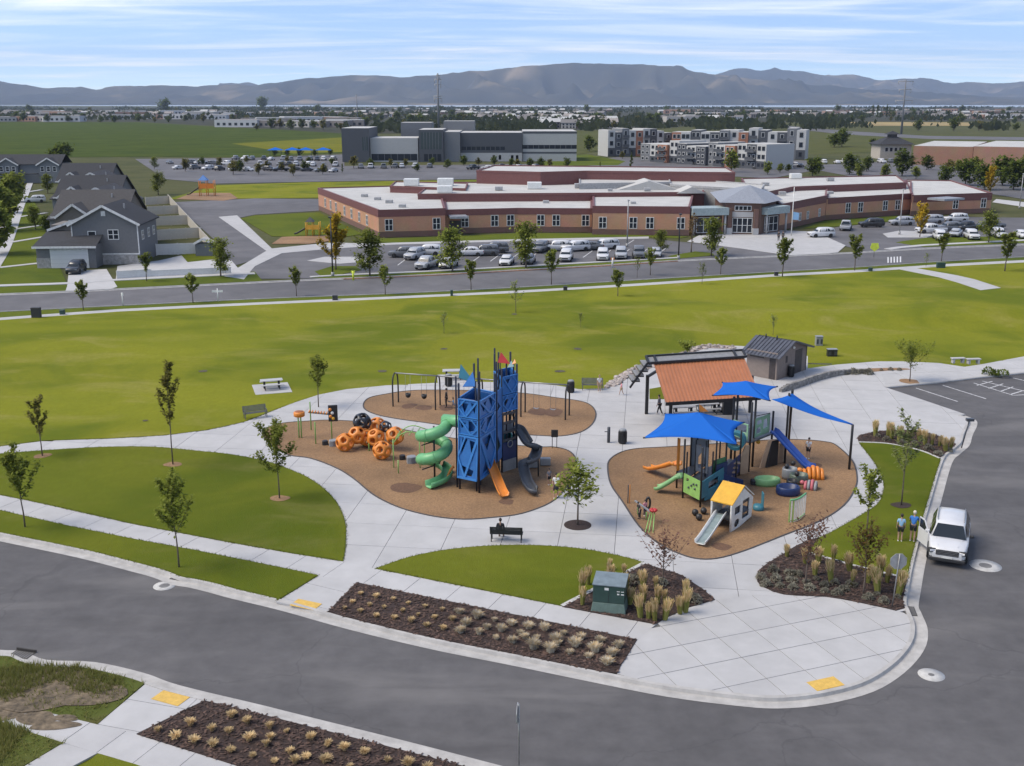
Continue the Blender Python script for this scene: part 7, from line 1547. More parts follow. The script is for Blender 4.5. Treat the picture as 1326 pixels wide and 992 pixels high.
def sidehouse(X, Y, rz, k, lab, front=False):
    """house whose ridge runs across, broad roof slope to the front, with a small front gable"""
    t = thing('townhouse', lab, 'house', (X, Y, 0), rz, 'townhouses in the left row'); I = Matrix.Identity(4); wm, rm = M_SIDE[k % 3], M_SHIN[k % 3]; x0, x1 = (-2.5, 8.6) if k else (-2.5, 9.2)
    def bx(nm, a, b, c, d, e, f, m): mb = MB(); mb.b2(a, b, c, d, e, f); return mb.build(nm, m, t)
    bx('wall', x0, x1, 0, 12, 0, 5.8, wm); zr = 9.3
    for ya, yb, za, zb, nm in ((-.6, 6, 5.5, zr, 'roof'), (6, 12.6, zr, 5.5, 'rear_roof')): mesh_poly(t, nm, I, ((x0 - .5, ya, za), (x1 + .5, ya, za), (x1 + .5, yb, zb), (x0 - .5, yb, zb), (x0 - .5, ya, za - .2), (x1 + .5, ya, za - .2), (x1 + .5, yb, zb - .2), (x0 - .5, yb, zb - .2)), [(0, 1, 2, 3), (7, 6, 5, 4), (0, 4, 5, 1), (1, 5, 6, 2), (2, 6, 7, 3), (3, 7, 4, 0)], rm)
    for x in (x0, x1): mesh_poly(t, 'gable', I, ((x, 0, 5.5), (x, 12, 5.5), (x, 6, zr - .1)), [(0, 1, 2)], wm)
    gx = x0 + 1.0; bx('front_bay', gx, gx + 5, -1.5, 0, 0, 5.6, wm); mesh_poly(t, 'bay_gable', I, ((gx, -1.5, 5.6), (gx + 5, -1.5, 5.6), (gx + 2.5, -1.5, 7.4)), [(0, 1, 2)], wm); gable_roof(t, I, gx, gx + 5, -1.5, 5, 5.6, 7.4, rm, nm='bay_roof')
    Mf, _ = wall_frame((0, 0), (1, 0)); Mb = wall_frame((gx, -1.5), (gx + 5, -1.5))[0]
    for u in (x1 - 2, x1 - 5): window(t, Mf, u, 3.3, 1.3, 1.6, 1, 2, M_TRIMW)
    window(t, Mb, 2.5, 3.4, 1.8, 1.6, 2, 2, M_TRIMW); bx('fascia', x0 - .5, x1 + .5, -.68, -.6, 5.25, 5.5, M_TRIMW); bx('vent_pipe', x1 - 3, x1 - 2.8, 4, 4.2, 7.5, 8.8, M_HVAC)
    return t
fr = P(97, 343); rowdir = Vector((-.4, 1)).normalized()
LAB = ['front townhouse with dark grey siding and white garage door', 'second townhouse with brown roof behind the front one', 'third townhouse with white trimmed gable in the left row', 'fourth townhouse with wide dark roof in the left row', 'fifth townhouse far back in the left row', 'sixth and farthest townhouse of the left row']
for k in range(6):
    d = (0, 17, 34, 54, 76, 98)[k]; (townhouse if k in (0, 2, 4) else sidehouse)(fr.x - .4 * d, fr.y + d, R(4), (0, 1, 2, 0, 2, 0)[k], LAB[k], k == 0)
def farhouse(px, py, rz, wd, lab, k=2):
    q = P(px, py); t = thing('house', lab, 'house', q, rz); I = Matrix.Identity(4)
    def bx(nm, x0, x1, y0, y1, z0, z1, m): mb = MB(); mb.b2(x0, x1, y0, y1, z0, z1); return mb.build(nm, m, t)
    bx('wall', 0, wd, 0, 9, 0, 5.6, M_SIDE[k]); mb = MB(); mb.add([(-.5, -.5, 5.5), (wd + .5, -.5, 5.5), (wd + .5, 4.5, 8.2), (-.5, 4.5, 8.2), (wd + .5, 9.5, 5.5), (-.5, 9.5, 5.5)], [(0, 1, 2, 3), (3, 2, 4, 5)]); mb.build('roof', M_SHIN[0], t)
    for x0, x1 in ((2, 8), (wd - 6, wd)):
        bx('bay', x0, x1, -1.2, 0, 0, 5.4, M_SIDE[k]); mesh_poly(t, 'gable', I, ((x0, -1.2, 5.4), (x1, -1.2, 5.4), ((x0 + x1) / 2, -1.2, 7.2)), [(0, 1, 2)], M_SIDE[k]); gable_roof(t, I, x0, x1, -1.2, 4.5, 5.4, 7.2, M_SHIN[0], nm='bay_roof')
        Mf, _ = wall_frame((x0, -1.2), (x1, -1.2))
        for u in (1.2, 3.0, 4.8): window(t, Mf, u, 3.4, 1.1, 1.5, 1, 2, M_TRIMW)
    mb = MB(); mb.b2(-.2, wd * .7, -3, -1.25, 2.7, 2.95); mb.build('porch_roof', M_SHIN[0], t); Mf, _ = wall_frame((0, -1.25), (wd, -1.25))
    for u in (3, 5, wd - 3): window(t, Mf, u, .6, 1.2, 1.7, 1, 2, M_TRIMW)
farhouse(-8, 237, R(2), 20, 'wide grey house with white gables at the far left edge')
# yards, driveways, fences
sheet('verge', W([(-240, 389), (0, 381), (135, 375.5), (160, 373), (340, 364), (330, 352), (150, 362), (0, 372), (-240, 380)]), .03, M_FARGRASS, skirt=.05)
sheet('front_lawn', W([(-240, 378), (0, 371), (86, 366), (75, 340), (60, 300), (50, 270), (40, 255), (-60, 255), (-240, 300)]), .04, M_FARGRASS, skirt=.05)
sheet('driveway', W([(87, 371.5), (89, 352), (138, 349), (152, 372), (140, 376), (85, 377)]), .07, M_CONC, skirt=.05)
strip('sidewalk', None, 1.5, 0, .10, M_CONC, W(smooth([(-200, 379), (0, 370.5), (87, 367.5), (152, 363), (330, 354.5)], 3)))
strip('sidewalk', None, 1.6, 0, .10, M_CONC, W(smooth([(-30, 380), (0, 335), (12, 310), (24, 275), (33, 252), (40, 235)], 3)))
for a, b in (((10, 315), (64, 306)), ((14, 298), (62, 291)), ((20, 282), (60, 276)), ((0, 347), (64, 340)), ((-20, 300), (8, 294)), ((24, 262), (52, 258)), ((30, 250), (54, 246))): strip('walkway', [], 1.2, 0, .11, M_CONC, W([a, b]))
sheet('patio', W([(150, 362), (152, 345), (205, 338), (236, 331), (300, 338), (312, 352), (330, 354)]), .06, M_CONC, skirt=.05)
sheet('lawn_island', W([(234, 330), (276, 328), (280, 336), (243, 340)]), .08, M_LAWN2, skirt=.05)
M_VINYL = mat('vinyl_fence', (.50, .47, .41), .7, var=.05); M_VINW = mat('vinyl_fence_white', (.60, .60, .59), .7, var=.05)
def vfence(a, b, h, m, lab, n=None):
    a, b = P(*a), P(*b); L_ = (b - a).length; t = thing('vinyl_fence', lab, 'fence', a, math.atan2(b.y - a.y, b.x - a.x)); n = n or max(2, int(L_ / 2.4))
    for i in range(n):
        mb = MB(); mb.b2(i * L_ / n + .06, (i + 1) * L_ / n - .06, -.03, .03, .08, h - .08); mb.build('panel', m, t); mb = MB(); mb.box((i * L_ / n, 0, h / 2 + .03), (.14, .14, h + .06)); mb.build('post', m, t)
    mb = MB(); mb.b2(0, L_, -.05, .05, h - .08, h); mb.build('top_rail', m, t)
vfence((278, 331), (218, 262), 1.9, M_VINYL, 'long tan vinyl fence behind the townhouse yards')
for i, (a, b) in enumerate((((189, 266), (220, 264)), ((192, 279), (233, 277)), ((197, 293), (246, 291)), ((200, 312), (262, 308)))): vfence(a, b, 1.9, M_VINYL, 'tan vinyl yard divider behind the townhouses, %s' % ('farthest', 'second farthest', 'second nearest', 'nearest')[i])
vfence((152, 361.5), (196, 358.5), 1.1, M_VINW, 'low white vinyl fence along the street beside the front townhouse'); vfence((203, 331), (258, 329), 1.8, M_VINW, 'white vinyl fence behind the front townhouse patio')
vfence((196, 358.5), (300, 354), .9, M_VINW, 'long low white fence along the patio by the street')
q = P(266, 331); t = thing('garden_shed', 'small dark shed with pale gable beside the tan fence', 'shed', q, .1); mb = MB(); mb.b2(-1.3, 1.3, -1, 1, 0, 2.0); mb.build('wall', M_SIDE[2], t); gable_roof(t, Matrix.Identity(4), -1.3, 1.3, -1, 1, 2.0, 2.7, M_VINYL, ov=.2)
# school playgrounds
sheet('play_surface', W([(228, 258), (250, 250), (298, 250), (308, 257), (290, 260)]), .05, M_CHIP, skirt=.05)
def far_play(px, py, lab, s=1.0, m=(B_ORG, B_BLUE, B_BLACK)):
    t = thing('play_structure', lab, 'play structure', P(px, py))
    for x in (-1.5, 0, 1.5):
        for y in (0, 1.5): post(t, (x * s, y, 0), 3.2 * s, .09, m[0])
    for x in (-.75, .75): mb = MB(); mb.box((x * s, .7, 1.6 * s), (1.5 * s, 1.5, .12)); mb.build('deck', m[0], t); mb = MB(); mb.box((x * s, -.0, 2.1 * s), (1.3 * s, .08, .9 * s)); mb.build('panel', m[0], t)
    mb = MB(); mb.add([(-1.6 * s, -.2, 3.2 * s), (.3 * s, -.2, 3.2 * s), (.3 * s, 1.7, 3.2 * s), (-1.6 * s, 1.7, 3.2 * s), (-.65 * s, .75, 4.3 * s)], [(0, 1, 4), (1, 2, 4), (2, 3, 4), (3, 0, 4)]); mb.build('roof', m[1], t)
    trough([(-1.5 * s, .7, 1.7 * s), (-2.2 * s, .7, 1.3 * s), (-3.6 * s, .6, .4), (-4.2 * s, .6, .3)], .6, .25).build('slide', m[2], t)
far_play(268, 254, 'orange and blue school play structure beyond the yard', 1.25)
far_play(405, 306, 'small dark play structure with slide beside the school wing', .8, (B_YEL, B_BLACK, B_BLACK))
sheet('play_surface', W([(352, 316), (365, 307), (425, 305), (430, 312), (400, 316)]), .05, M_CHIP, skirt=.05)
for px, py, lab in ((1008, 312, 'person in black on the school forecourt, left of the pair'), (1013.5, 312, 'person in black on the school forecourt, right of the pair')): person(P(px, py, .04), R(160), lab, 1.75, 'black', 'black', True, sleeves=True)
# ================================================================== bedding plants
def blades(seed, n, h, spread, wd, m, lean=.5, plume=None, name='tuft', base_r=.1):
    rr = random.Random(seed); mb = MB()
    for k in range(n):
        a = rr.uniform(0, 6.283); r0 = rr.random() * base_r; hh = h * rr.uniform(.65, 1.1); l = spread * rr.uniform(.2, 1.0)
        d = Vector((math.cos(a), math.sin(a), 0)); s = Vector((-d.y, d.x, 0)) * wd * .5; b = d * r0
        m1 = b + d * l * .35 + Vector((0, 0, hh * .62)); t_ = b + d * l + Vector((0, 0, hh * (1 - lean * .35)))
        pl = plume and rr.random() < plume; k_ = 2.0 if pl else 1.0; mb.cur = 0
        mb.add([b - s, b + s, m1 + s * .9, m1 - s * .9], [(0, 1, 2, 3)]); mb.cur = 1 if pl else 0
        mb.add([m1 - s * k_ * .8, m1 + s * k_ * .8, t_ + s * .4 * k_, t_ - s * .4 * k_], [(0, 1, 2, 3)])
    return mb
G_GREEN = leafmat('grass_green', (.26, .27, .07), (.40, .37, .12)); G_STRAW = leafmat('grass_straw', (.60, .45, .24), (.74, .58, .34)); G_GREY = leafmat('grass_grey', (.50, .46, .38), (.68, .62, .50)); G_TAN = leafmat('grass_tan', (.50, .37, .20), (.62, .48, .28)); G_BLUE = leafmat('shrub_grey', (.17, .165, .13), (.30, .28, .22))
def meshset(f, n): return [f(i) for i in range(n)]
TUFT = meshset(lambda i: blades(300 + i, 330, .46, .30, .024, None, .5, .3, base_r=.2).mesh('tuft', [G_GREY, G_TAN]), 4)
TUFT_S = meshset(lambda i: blades(320 + i, 170, .38, .26, .026, None, .5, .6, base_r=.12).mesh('tuft', [G_TAN, G_STRAW]), 4)
REED = meshset(lambda i: blades(340 + i, 230, 1.4, .26, .04, None, .2, .7, base_r=.16).mesh('tuft', [G_GREEN, G_STRAW]), 4)
def mound(i, r=.4, h=.42, lm=None):
    rr = random.Random(380 + i); mb = MB()
    for k in range(170):
        a = rr.uniform(0, 6.283); e = math.asin(rr.random()); p = Vector((math.cos(a) * math.cos(e) * r, math.sin(a) * math.cos(e) * r, math.sin(e) * h)) * rr.uniform(.8, 1.05)
        q = Matrix.Rotation(rr.uniform(0, 6.28), 3, 'Z') @ Matrix.Rotation(rr.uniform(-1.2, 1.2), 3, 'X'); l = rr.uniform(.06, .13)
        mb.add([p + q @ Vector(v) for v in ((-l * .5, 0, 0), (0, -l, 0), (l * .5, 0, 0), (0, l, 0))], [(0, 1, 2, 3)])
    return mb.mesh('shrub', lm or G_BLUE)
MOUND = meshset(mound, 3); MOUND_G = meshset(lambda i: mound(i + 9, .5, .5, L_DARK), 2)
def plant(me, px, py, lab, grp, sc=1.0, name='ornamental_grass', cat='plant'):
    q = G(px + random.uniform(-1.3, 1.3), py + random.uniform(-.9, .9)); o = link(name, me, None, (q.x, q.y, PK + .025), random.uniform(0, 6.28)); s = sc * random.uniform(.68, 1.25); o.scale = (s, s * random.uniform(.85, 1.15), s * random.uniform(.8, 1.15)); o.rotation_euler = (random.uniform(-.12, .12), random.uniform(-.12, .12), random.uniform(0, 6.28)); return tag(o, lab, cat, grp, 'thing')
# front bed: rows read off the photo crop (380,640, scale 2.817)
FB = [(250, 360), (305, 375), (367, 382), (422, 395), (480, 408), (545, 418), (605, 432), (670, 445), (732, 458), (792, 470), (860, 480), (918, 490), (985, 508), (1050, 523), (1118, 533), (1188, 552), (216, 390), (278, 400), (332, 412), (400, 425), (455, 436), (515, 448), (578, 458), (633, 470), (705, 485), (762, 492), (830, 505), (890, 525), (962, 530), (1027, 548), (1098, 565), (1160, 582), (186, 412), (246, 426), (303, 440), (367, 448), (428, 462), (488, 475), (548, 487), (608, 498), (675, 505), (736, 522), (800, 538), (873, 558), (940, 568), (1008, 578), (1080, 592), (1145, 612), (845, 520), (965, 545)]
for i, (x, y) in enumerate(FB):
    big = x > 590; plant(random.choice(TUFT if big else TUFT_S), 380 + x / 2.817, 640 + (y + 8) / 2.817, 'rounded grey tan grass tuft in the right half of the front bark bed' if big else 'small straw coloured grass tuft in the left half of the front bark bed', 'tufts in the front bed', (.64 if big else .54) + .1 * (x > 850))
NBP = [(905, 745), (968, 765), (1050, 785), (1118, 805), (1215, 828), (1285, 850), (895, 805), (825, 795), (745, 778), (690, 825), (755, 840), (830, 855), (905, 880), (970, 835), (1042, 855), (1128, 882), (1198, 900), (1275, 915), (985, 900), (1072, 922), (1148, 925), (620, 800), (1060, 830)]
for i, (x, y) in enumerate(NBP): plant(random.choice(TUFT_S), x / 3.0136, 680 + (y + 8) / 3.0136, 'small yellow grass tuft in the bark bed at the bottom left', 'tufts in the bottom left bed', .68)
for x, y in ((60, 890), (125, 915), (190, 930), (260, 945), (345, 970), (425, 985), (50, 960), (115, 975), (205, 995), (490, 1000)): plant(random.choice(TUFT_S), 380 + x / 2.817, 640 + (y + 6) / 2.817, 'small yellow grass tuft in the bark bed at the bottom left', 'tufts in the bottom left bed', .68)
UB = [(310, 430), (262, 480), (265, 560), (450, 340), (440, 430), (540, 370), (550, 455), (640, 410), (665, 470), (740, 450), (655, 545), (640, 640), (750, 560), (800, 540), (740, 660), (800, 650), (690, 650), (925, 600), (890, 620), (940, 530), (570, 560)]
for i, (x, y) in enumerate(UB): plant(random.choice(REED), 700 + x / 4.96, 660 + (y + 55) / 4.96, 'tall straw plumed grass clump in the bed around the green cabinet', 'plumed grasses around the green cabinet', .68)
for x, y in ((990, 590), (600, 470), (480, 440), (780, 480)): plant(random.choice(MOUND), 700 + x / 4.96, 660 + (y + 6) / 4.96, 'low grey shrub in the bed around the green cabinet', 'low shrubs around the green cabinet', .9, 'low_shrub', 'shrub')
CB = [(215, 470), (360, 500), (430, 490), (505, 530), (520, 600), (590, 590), (650, 560), (680, 590), (750, 610), (640, 640), (735, 650), (340, 555), (420, 590), (300, 500)]
for i, (x, y) in enumerate(CB): plant(random.choice(REED), 960 + x / 3.623, 580 + (y + 45) / 3.623, 'tall straw plumed grass clump in the corner bed behind the stop sign', 'plumed grasses in the corner bed', .72)
CM = [(92, 605), (150, 575), (160, 615), (185, 650), (240, 620), (245, 655), (270, 590), (225, 585), (320, 660), (350, 608), (390, 640), (390, 672), (435, 632), (450, 680), (600, 705), (670, 720), (730, 695), (635, 680), (480, 660), (520, 640), (310, 630), (120, 640)]
for i, (x, y) in enumerate(CM): plant(random.choice(MOUND), 960 + x / 3.623, 580 + (y + 8) / 3.623, 'low grey mounded shrub in the bark of the corner bed', 'mounded shrubs in the corner bed', .62, 'low_shrub', 'shrub')
for i, (x, y) in enumerate(((588, 540), (650, 530), (670, 550), (760, 560), (800, 560), (830, 580), (870, 580), (910, 590), (965, 600), (940, 610), (700, 560))): plant(random.choice(REED), 980 + x / 3.832, 420 + (y + 20) / 3.832, 'tall grass clump in the bed beside the parking kerb', 'grasses in the upper right bed', .72)
for i, (x, y) in enumerate(((600, 555), (640, 570), (720, 590), (780, 600), (850, 615), (900, 640), (950, 625))): plant(random.choice(MOUND), 980 + x / 3.832, 420 + (y + 6) / 3.832, 'low dark shrub in the bed beside the parking kerb', 'low shrubs in the upper right bed', .8, 'low_shrub', 'shrub')
for i, (x, y) in enumerate(((440, 240), (480, 235), (520, 235), (550, 235), (620, 222), (660, 217), (708, 217), (1150, 240), (1180, 238), (1215, 242))): plant(random.choice(MOUND_G if i > 6 else MOUND), 980 + x / 3.832, 420 + (y + 10) / 3.832, 'olive shrub along the retaining wall' if i < 7 else 'green shrub at the parking corner', 'shrubs by the retaining wall' if i < 7 else 'shrubs at the parking corner', 1.0 if i < 4 or i > 6 else .55, 'low_shrub', 'shrub')
# multi-stemmed coloured shrubs
for i, (px, yb, yt, r_, lm, nl, lab) in enumerate(((858, 757, 690, 1.15, L_RED, 420, 'bronze purple leaved shrub tree beside the plumed grasses'), (1043, 757, 676, 1.05, L_RED, 520, 'reddish leaved small tree at the left of the corner bed'), (1118, 770, 682, .9, L_BRONZE, 900, 'dense bronze leaved small tree in the corner bed'))):
    h = HT(px, yb, yt, PK); place_tree(tree_meshes(400 + i, h, r_, h * .25, nl, .17, lm, 'young', .04, 11), G(px, yb), lab, 'shrub_tree', i, 1.0, None, 'shrub')
# weeds in the rough verge: one uncountable mass
def weeds(poly, n, seed, z, lab, hs=.3):
    rr = random.Random(seed); mb = MB(); xs = [q[0] for q in poly]; ys = [q[1] for q in poly]; k = 0
    while k < n:
        x, y = rr.uniform(min(xs), max(xs)), rr.uniform(min(ys), max(ys))
        if not inside((x, y), poly): continue
        d = mnoise.noise((x * .45, y * .45, 1.7 + seed)); k += 1
        if d < -.05 and rr.random() < .85: continue
        for j in range(5):
            a = rr.uniform(0, 6.28); h = hs * rr.uniform(.3, 1) * (1 + d); s = Vector((math.cos(a), math.sin(a), 0)) * .022; l = Vector((rr.uniform(-.18, .18), rr.uniform(-.18, .18), h)); b = Vector((x + rr.uniform(-.1, .1), y + rr.uniform(-.1, .1), z))
            mb.add([b - s, b + s, b + l], [(0, 1, 2)])
    o = mb.build('weeds', leafmat('weed_leaf', (.15, .17, .04), (.26, .24, .09)), None); tag(o, lab, 'weeds', kind='stuff')
weeds(ccw(dl + W([(188, 884), (126, 938), (60, 922), (0, 907), (-40, 893)], PK)), 2600, 5, PK, 'rough green weeds on the bare verge at the bottom left')
weeds(ccw(W([(-40, 925), (0, 936), (60, 955), (82, 962), (30, 992), (-40, 996)], PK)), 1300, 6, PK, 'rough weeds at the bottom left corner below the sidewalk')

# loose bark over the beds: uncountable, one mesh per bed
CHIP = mat('bark_chip', (.075, .045, .034), .95, var=.3, scale=6, isl=.6)
def chips(poly, dens, seed, px_x=None):
    poly = ccw(poly); rr = random.Random(seed); mb = MB(); xs = [q[0] for q in poly]; ys = [q[1] for q in poly]; n = int(min(abs(area(poly)), 90) * dens); k = 0
    while k < n:
        x, y = rr.uniform(min(xs), max(xs)), rr.uniform(min(ys), max(ys))
        if px_x and not px_x(x, y): continue
        if not inside((x, y), poly): continue
        k += 1; a = rr.uniform(0, 6.28); l, w_ = rr.uniform(.05, .13), rr.uniform(.02, .05); d = Vector((math.cos(a), math.sin(a), rr.uniform(-.25, .25))); s = Vector((-d.y, d.x, rr.uniform(-.3, .3))); c = Vector((x, y, PK + .04 + rr.random() * .02))
        mb.add([c - d * l - s * w_, c + d * l - s * w_, c + d * l + s * w_, c - d * l + s * w_], [(0, 1, 2, 3)])
    o = mb.build('bark_chips', CHIP); tag(o, None, None, None, 'stuff'); return o
for i, (q, lab) in enumerate(((FRONT_W, 'loose dark bark chips over the front planting bed'), (UTIL_W, 'loose bark chips around the green cabinet'), (CORNER_W, 'loose bark chips over the corner bed'), (UPBED_W, 'loose bark chips in the bed beside the parking'))): tag(chips(q, 65, i), lab, 'bark chips')
tag(chips([tuple(P(268, 906, PK).xy)] + kb3[:14] + W([(900, 1100), (420, 1032), (310, 993), (177, 951)], PK), 50, 9, lambda x, y: y > 31 and x < 6), 'loose bark chips over the bottom left bed', 'bark chips')

# ragged turf fringe along the paving
def fringe(lines, seed, lab, m):
    rr = random.Random(seed); mb = MB()
    for ln, z in lines:
        for i in range(len(ln) - 1):
            a, b = Vector((*ln[i], 0)), Vector((*ln[i + 1], 0)); L_ = (b - a).length
            if max(abs(a.x), abs(b.x)) > 48: continue
            for k in range(int(L_ * 34)):
                p = a.lerp(b, rr.random()); zz = z(p.x, p.y) if callable(z) else z; an = rr.uniform(0, 6.28); s = Vector((math.cos(an), math.sin(an), 0)) * rr.uniform(.012, .03); d = Vector((rr.gauss(0, .05), rr.gauss(0, .05), 0)); base = Vector((p.x, p.y, zz - .02)) + Vector((rr.gauss(0, .04), rr.gauss(0, .04), 0))
                mb.add([base - s, base + s, base + d + Vector((0, 0, rr.uniform(.04, .10)))], [(0, 1, 2)])
    tag(mb.build('turf_fringe', m), lab, 'grass', kind='stuff')
GF = leafmat('turf_blade', (.08, .10, .016), (.13, .15, .028))
cl_ = lambda p: p + p[:1]
fringe([(cl_(CRESC_W), LZ), (cl_(LENS_W), LZ), (cl_(STRIP_W), LZ), (cl_(RS_W), LZ), (W(smooth(PATH_UP, 2), PK), lambda x, y: zl(x, y)), (W(PATH_RT, PK), lambda x, y: zl(x, y))], 8, 'short ragged turf blades along the edges of the paving', GF)
# ================================================================== beyond the school
sheet('field', W([(-260, 158), (180, 158.5), (330, 167), (400, 168), (446, 173), (446, 198), (330, 203.5), (200, 203), (-260, 206)]), .03, M_FIELD, skirt=.05)
sheet('field', W([(300, 186), (446, 178), (446, 197), (380, 199)]), .05, lawnmat('yellow_field', (.15, .14, .015), (.10, .115, .018), (.2, .17, .03), .5))
sheet('car_park', W([(175, 206), (330, 204.5), (446, 200), (446, 215), (740, 212), (742, 222), (620, 232), (400, 235.5), (280, 238), (214, 232)]), .03, M_ASPH2)
sheet('verge', W([(690, 205), (760, 200), (810, 209), (800, 214), (700, 215)]), .05, M_FARGRASS, skirt=.05)
sheet('road', W([(740, 203), (800, 210), (870, 216), (1000, 226), (1000, 231), (860, 222), (740, 213)]), .03, M_ASPH2)
sheet('grass_land', W([(746, 170), (900, 168), (1070, 172), (1326, 176), (1500, 176), (1500, 186), (1326, 190), (1050, 200), (1045, 195), (900, 180), (746, 200)]), .03, M_DRYLAND)
sheet('grass_land', W([(1090, 158), (1250, 158.5), (1300, 163), (1130, 163)]), .05, mat('straw_field', (.30, .22, .08), .9, var=.2, scale=.02, coords='World'))
sheet('car_park', W([(1030, 215), (1180, 208), (1500, 214), (1500, 262), (1326, 258), (1250, 246), (1120, 232)]), .03, M_ASPH2)
sheet('road', W([(940, 160), (1020, 163), (1100, 170), (1200, 176), (1500, 180), (1500, 184), (1200, 180), (1090, 174), (1020, 166), (940, 163)]), .06, M_ASPH2)
M_GR1 = mat('panel_dark', (.062, .066, .075), .6, var=.06); M_GR2 = mat('panel_mid', (.15, .155, .165), .6, var=.06); M_GR3 = mat('panel_light', (.36, .36, .355), .7, var=.05); M_WHT = mat('stucco_white', (.43, .43, .42), .8, var=.05); M_GLZ = glassmat('office_glass', (.05, .065, .07), .12); M_RST = mat('panel_rust', (.30, .13, .075), .8, var=.08)
def bld(name, lab, cat, segs, roof=M_ROOFW):
    """row of box volumes: px0, px1, base row, top row, depth, material, windows (cols, rows, kind)"""
    t = thing(name, lab, cat)
    for s in segs:
        px0, px1, yb, yt, dp, m = s[:6]; a, b = P(px0, yb), P(px1, yb if len(s) < 9 else s[8]); h = HT(px0, yb, yt); M_, l_ = wall_frame(a, b)
        f = s[7] if len(s) > 7 and s[7] else 0.0
        wbox(M_, 0, l_, -dp, f, 0, h).build('wall', m, t); wbox(M_, .15, l_ - .15, -dp + .15, f - .15, h, h + .12).build('roof', roof, t)
        M2 = M_ @ Matrix.Translation((0, f, 0))
        w_ = s[6] if len(s) > 6 else None
        if w_:
            for (u0, u1, z0, z1, cols, gm) in w_:
                o = MB(); wbox(M2, l_ * u0, l_ * u1, -.05, .06, h * z0, h * z1, o); ob = o.build('glazing', gm, t)
                for i in range(1, cols): x = l_ * (u0 + (u1 - u0) * i / cols); mm = MB(); wbox(M2, x - .07, x + .07, .05, .11, h * z0, h * z1, mm); mm.build('mullion', M_GR2, ob)
    rebase(t, P((segs[0][0] + segs[-1][1]) / 2, segs[0][2])); return t
bld('office_building', 'three storey dark grey office building with glazed entrance block', 'building', [
    (445, 480, 209.5, 166, 26, M_GR1, [(.75, .95, .35, .75, 3, M_GLZ)], 3.0), (480.5, 542, 209.5, 179, 20, M_GR3, [(.02, .98, .06, .34, 7, M_WGL)], 1.0), (543.5, 575, 209.5, 168, 22, M_GR1, [(.08, .92, .4, .92, 7, M_GLZ), (.2, .9, .03, .25, 4, M_WGL)], 2.0), (575.5, 596, 209.5, 171, 30, M_GR2, None, 0), (596.5, 676, 209, 172, 24, M_GR1, [(.02, .72, .40, .52, 9, M_WGL), (.0, 1, .0, .30, 1, M_GR3), (.52, .56, .06, .22, 1, M_WGL), (.62, .66, .06, .22, 1, M_WGL), (.82, .86, .06, .22, 1, M_WGL), (.9, .94, .06, .22, 1, M_WGL)], .5), (676.5, 746, 208.5, 170, 26, M_GR3, [(0, 1, .42, .55, 10, M_WGL), (0, 1, .93, 1.0, 1, M_GR1), (0, 1, .26, .32, 1, M_GR1)], 2.5), (575, 615, 205, 157, 10, M_GR2), (520, 560, 204, 159, 14, M_GR2)])
def apartment(name, lab, px0, px1, yb0, yb1, yt0, yt1, n, seed, dp=14):
    rr = random.Random(seed); t = thing(name, lab, 'building'); pal = [M_WHT, M_GR1, M_GR2, M_WHT, M_RST, M_WHT, M_GR1]
    for i in range(n):
        f0, f1 = i / n, (i + .985) / n; a, b = P(px0 + (px1 - px0) * f0, yb0 + (yb1 - yb0) * f0), P(px0 + (px1 - px0) * f1, yb0 + (yb1 - yb0) * f1); fm = (f0 + f1) / 2
        h = HT(px0 + (px1 - px0) * fm, yb0 + (yb1 - yb0) * fm, yt0 + (yt1 - yt0) * fm) + rr.choice((-1.1, -.3, .5)); M_, l_ = wall_frame(a, b); st = rr.choice((0, 0, 1.2)); m = pal[(i + seed) % 7]
        wbox(M_, 0, l_, -dp, st, 0, h).build('wall', m, t); wbox(M_, .1, l_ - .1, -dp + .1, st - .1, h, h + .15).build('roof', M_ROOFW, t)
        if m is M_WHT: wbox(M_, .02, l_ - .02, st, st + .05, 0, h / 3).build('lower_cladding', M_GR1, t)
        M2 = M_ @ Matrix.Translation((0, st, 0))
        for fl in range(3):
            for u in ((.28, .72) if l_ > 4 else (.5,)):
                z = h * (fl + .28) / 3; o = MB(); wbox(M2, l_ * u - .75, l_ * u + .75, .03, .12, z, z + h * .17, o); fr_ = o.build('window', M_TRIMW if m is not M_WHT else M_GR1, t); o = MB(); wbox(M2, l_ * u - .62, l_ * u + .62, .08, .14, z + .12, z + h * .17 - .12, o); o.build('pane', M_WGL, fr_)
            if i % 3 == 2:
                o = MB(); wbox(M2, .2, l_ - .2, .0, 1.3, h * fl / 3 + .1, h * fl / 3 + .28, o); bo = o.build('balcony', M_GR2, t); o = MB(); wbox(M2, .2, l_ - .2, 1.2, 1.3, h * fl / 3 + .28, h * fl / 3 + 1.3, o); o.build('railing', M_GR1, bo)
    rebase(t, P((px0 + px1) / 2, (yb0 + yb1) / 2)); return t
apartment('apartment_building', 'white and dark three storey apartment block, back left of the group', 787, 868, 203, 202, 168, 169, 9, 0)
apartment('apartment_building', 'back apartment block with white, grey and rust bays', 869, 1042, 204, 207, 168, 168, 14, 4)
apartment('apartment_building', 'front apartment row with white, charcoal and rust bays', 829, 991, 208.5, 220, 182.5, 189.5, 13, 2)
sheet('car_park', W([(776, 206), (800, 203.5), (1044, 208), (1048, 222), (1000, 231), (870, 225), (800, 215)]), .04, M_ASPH2)
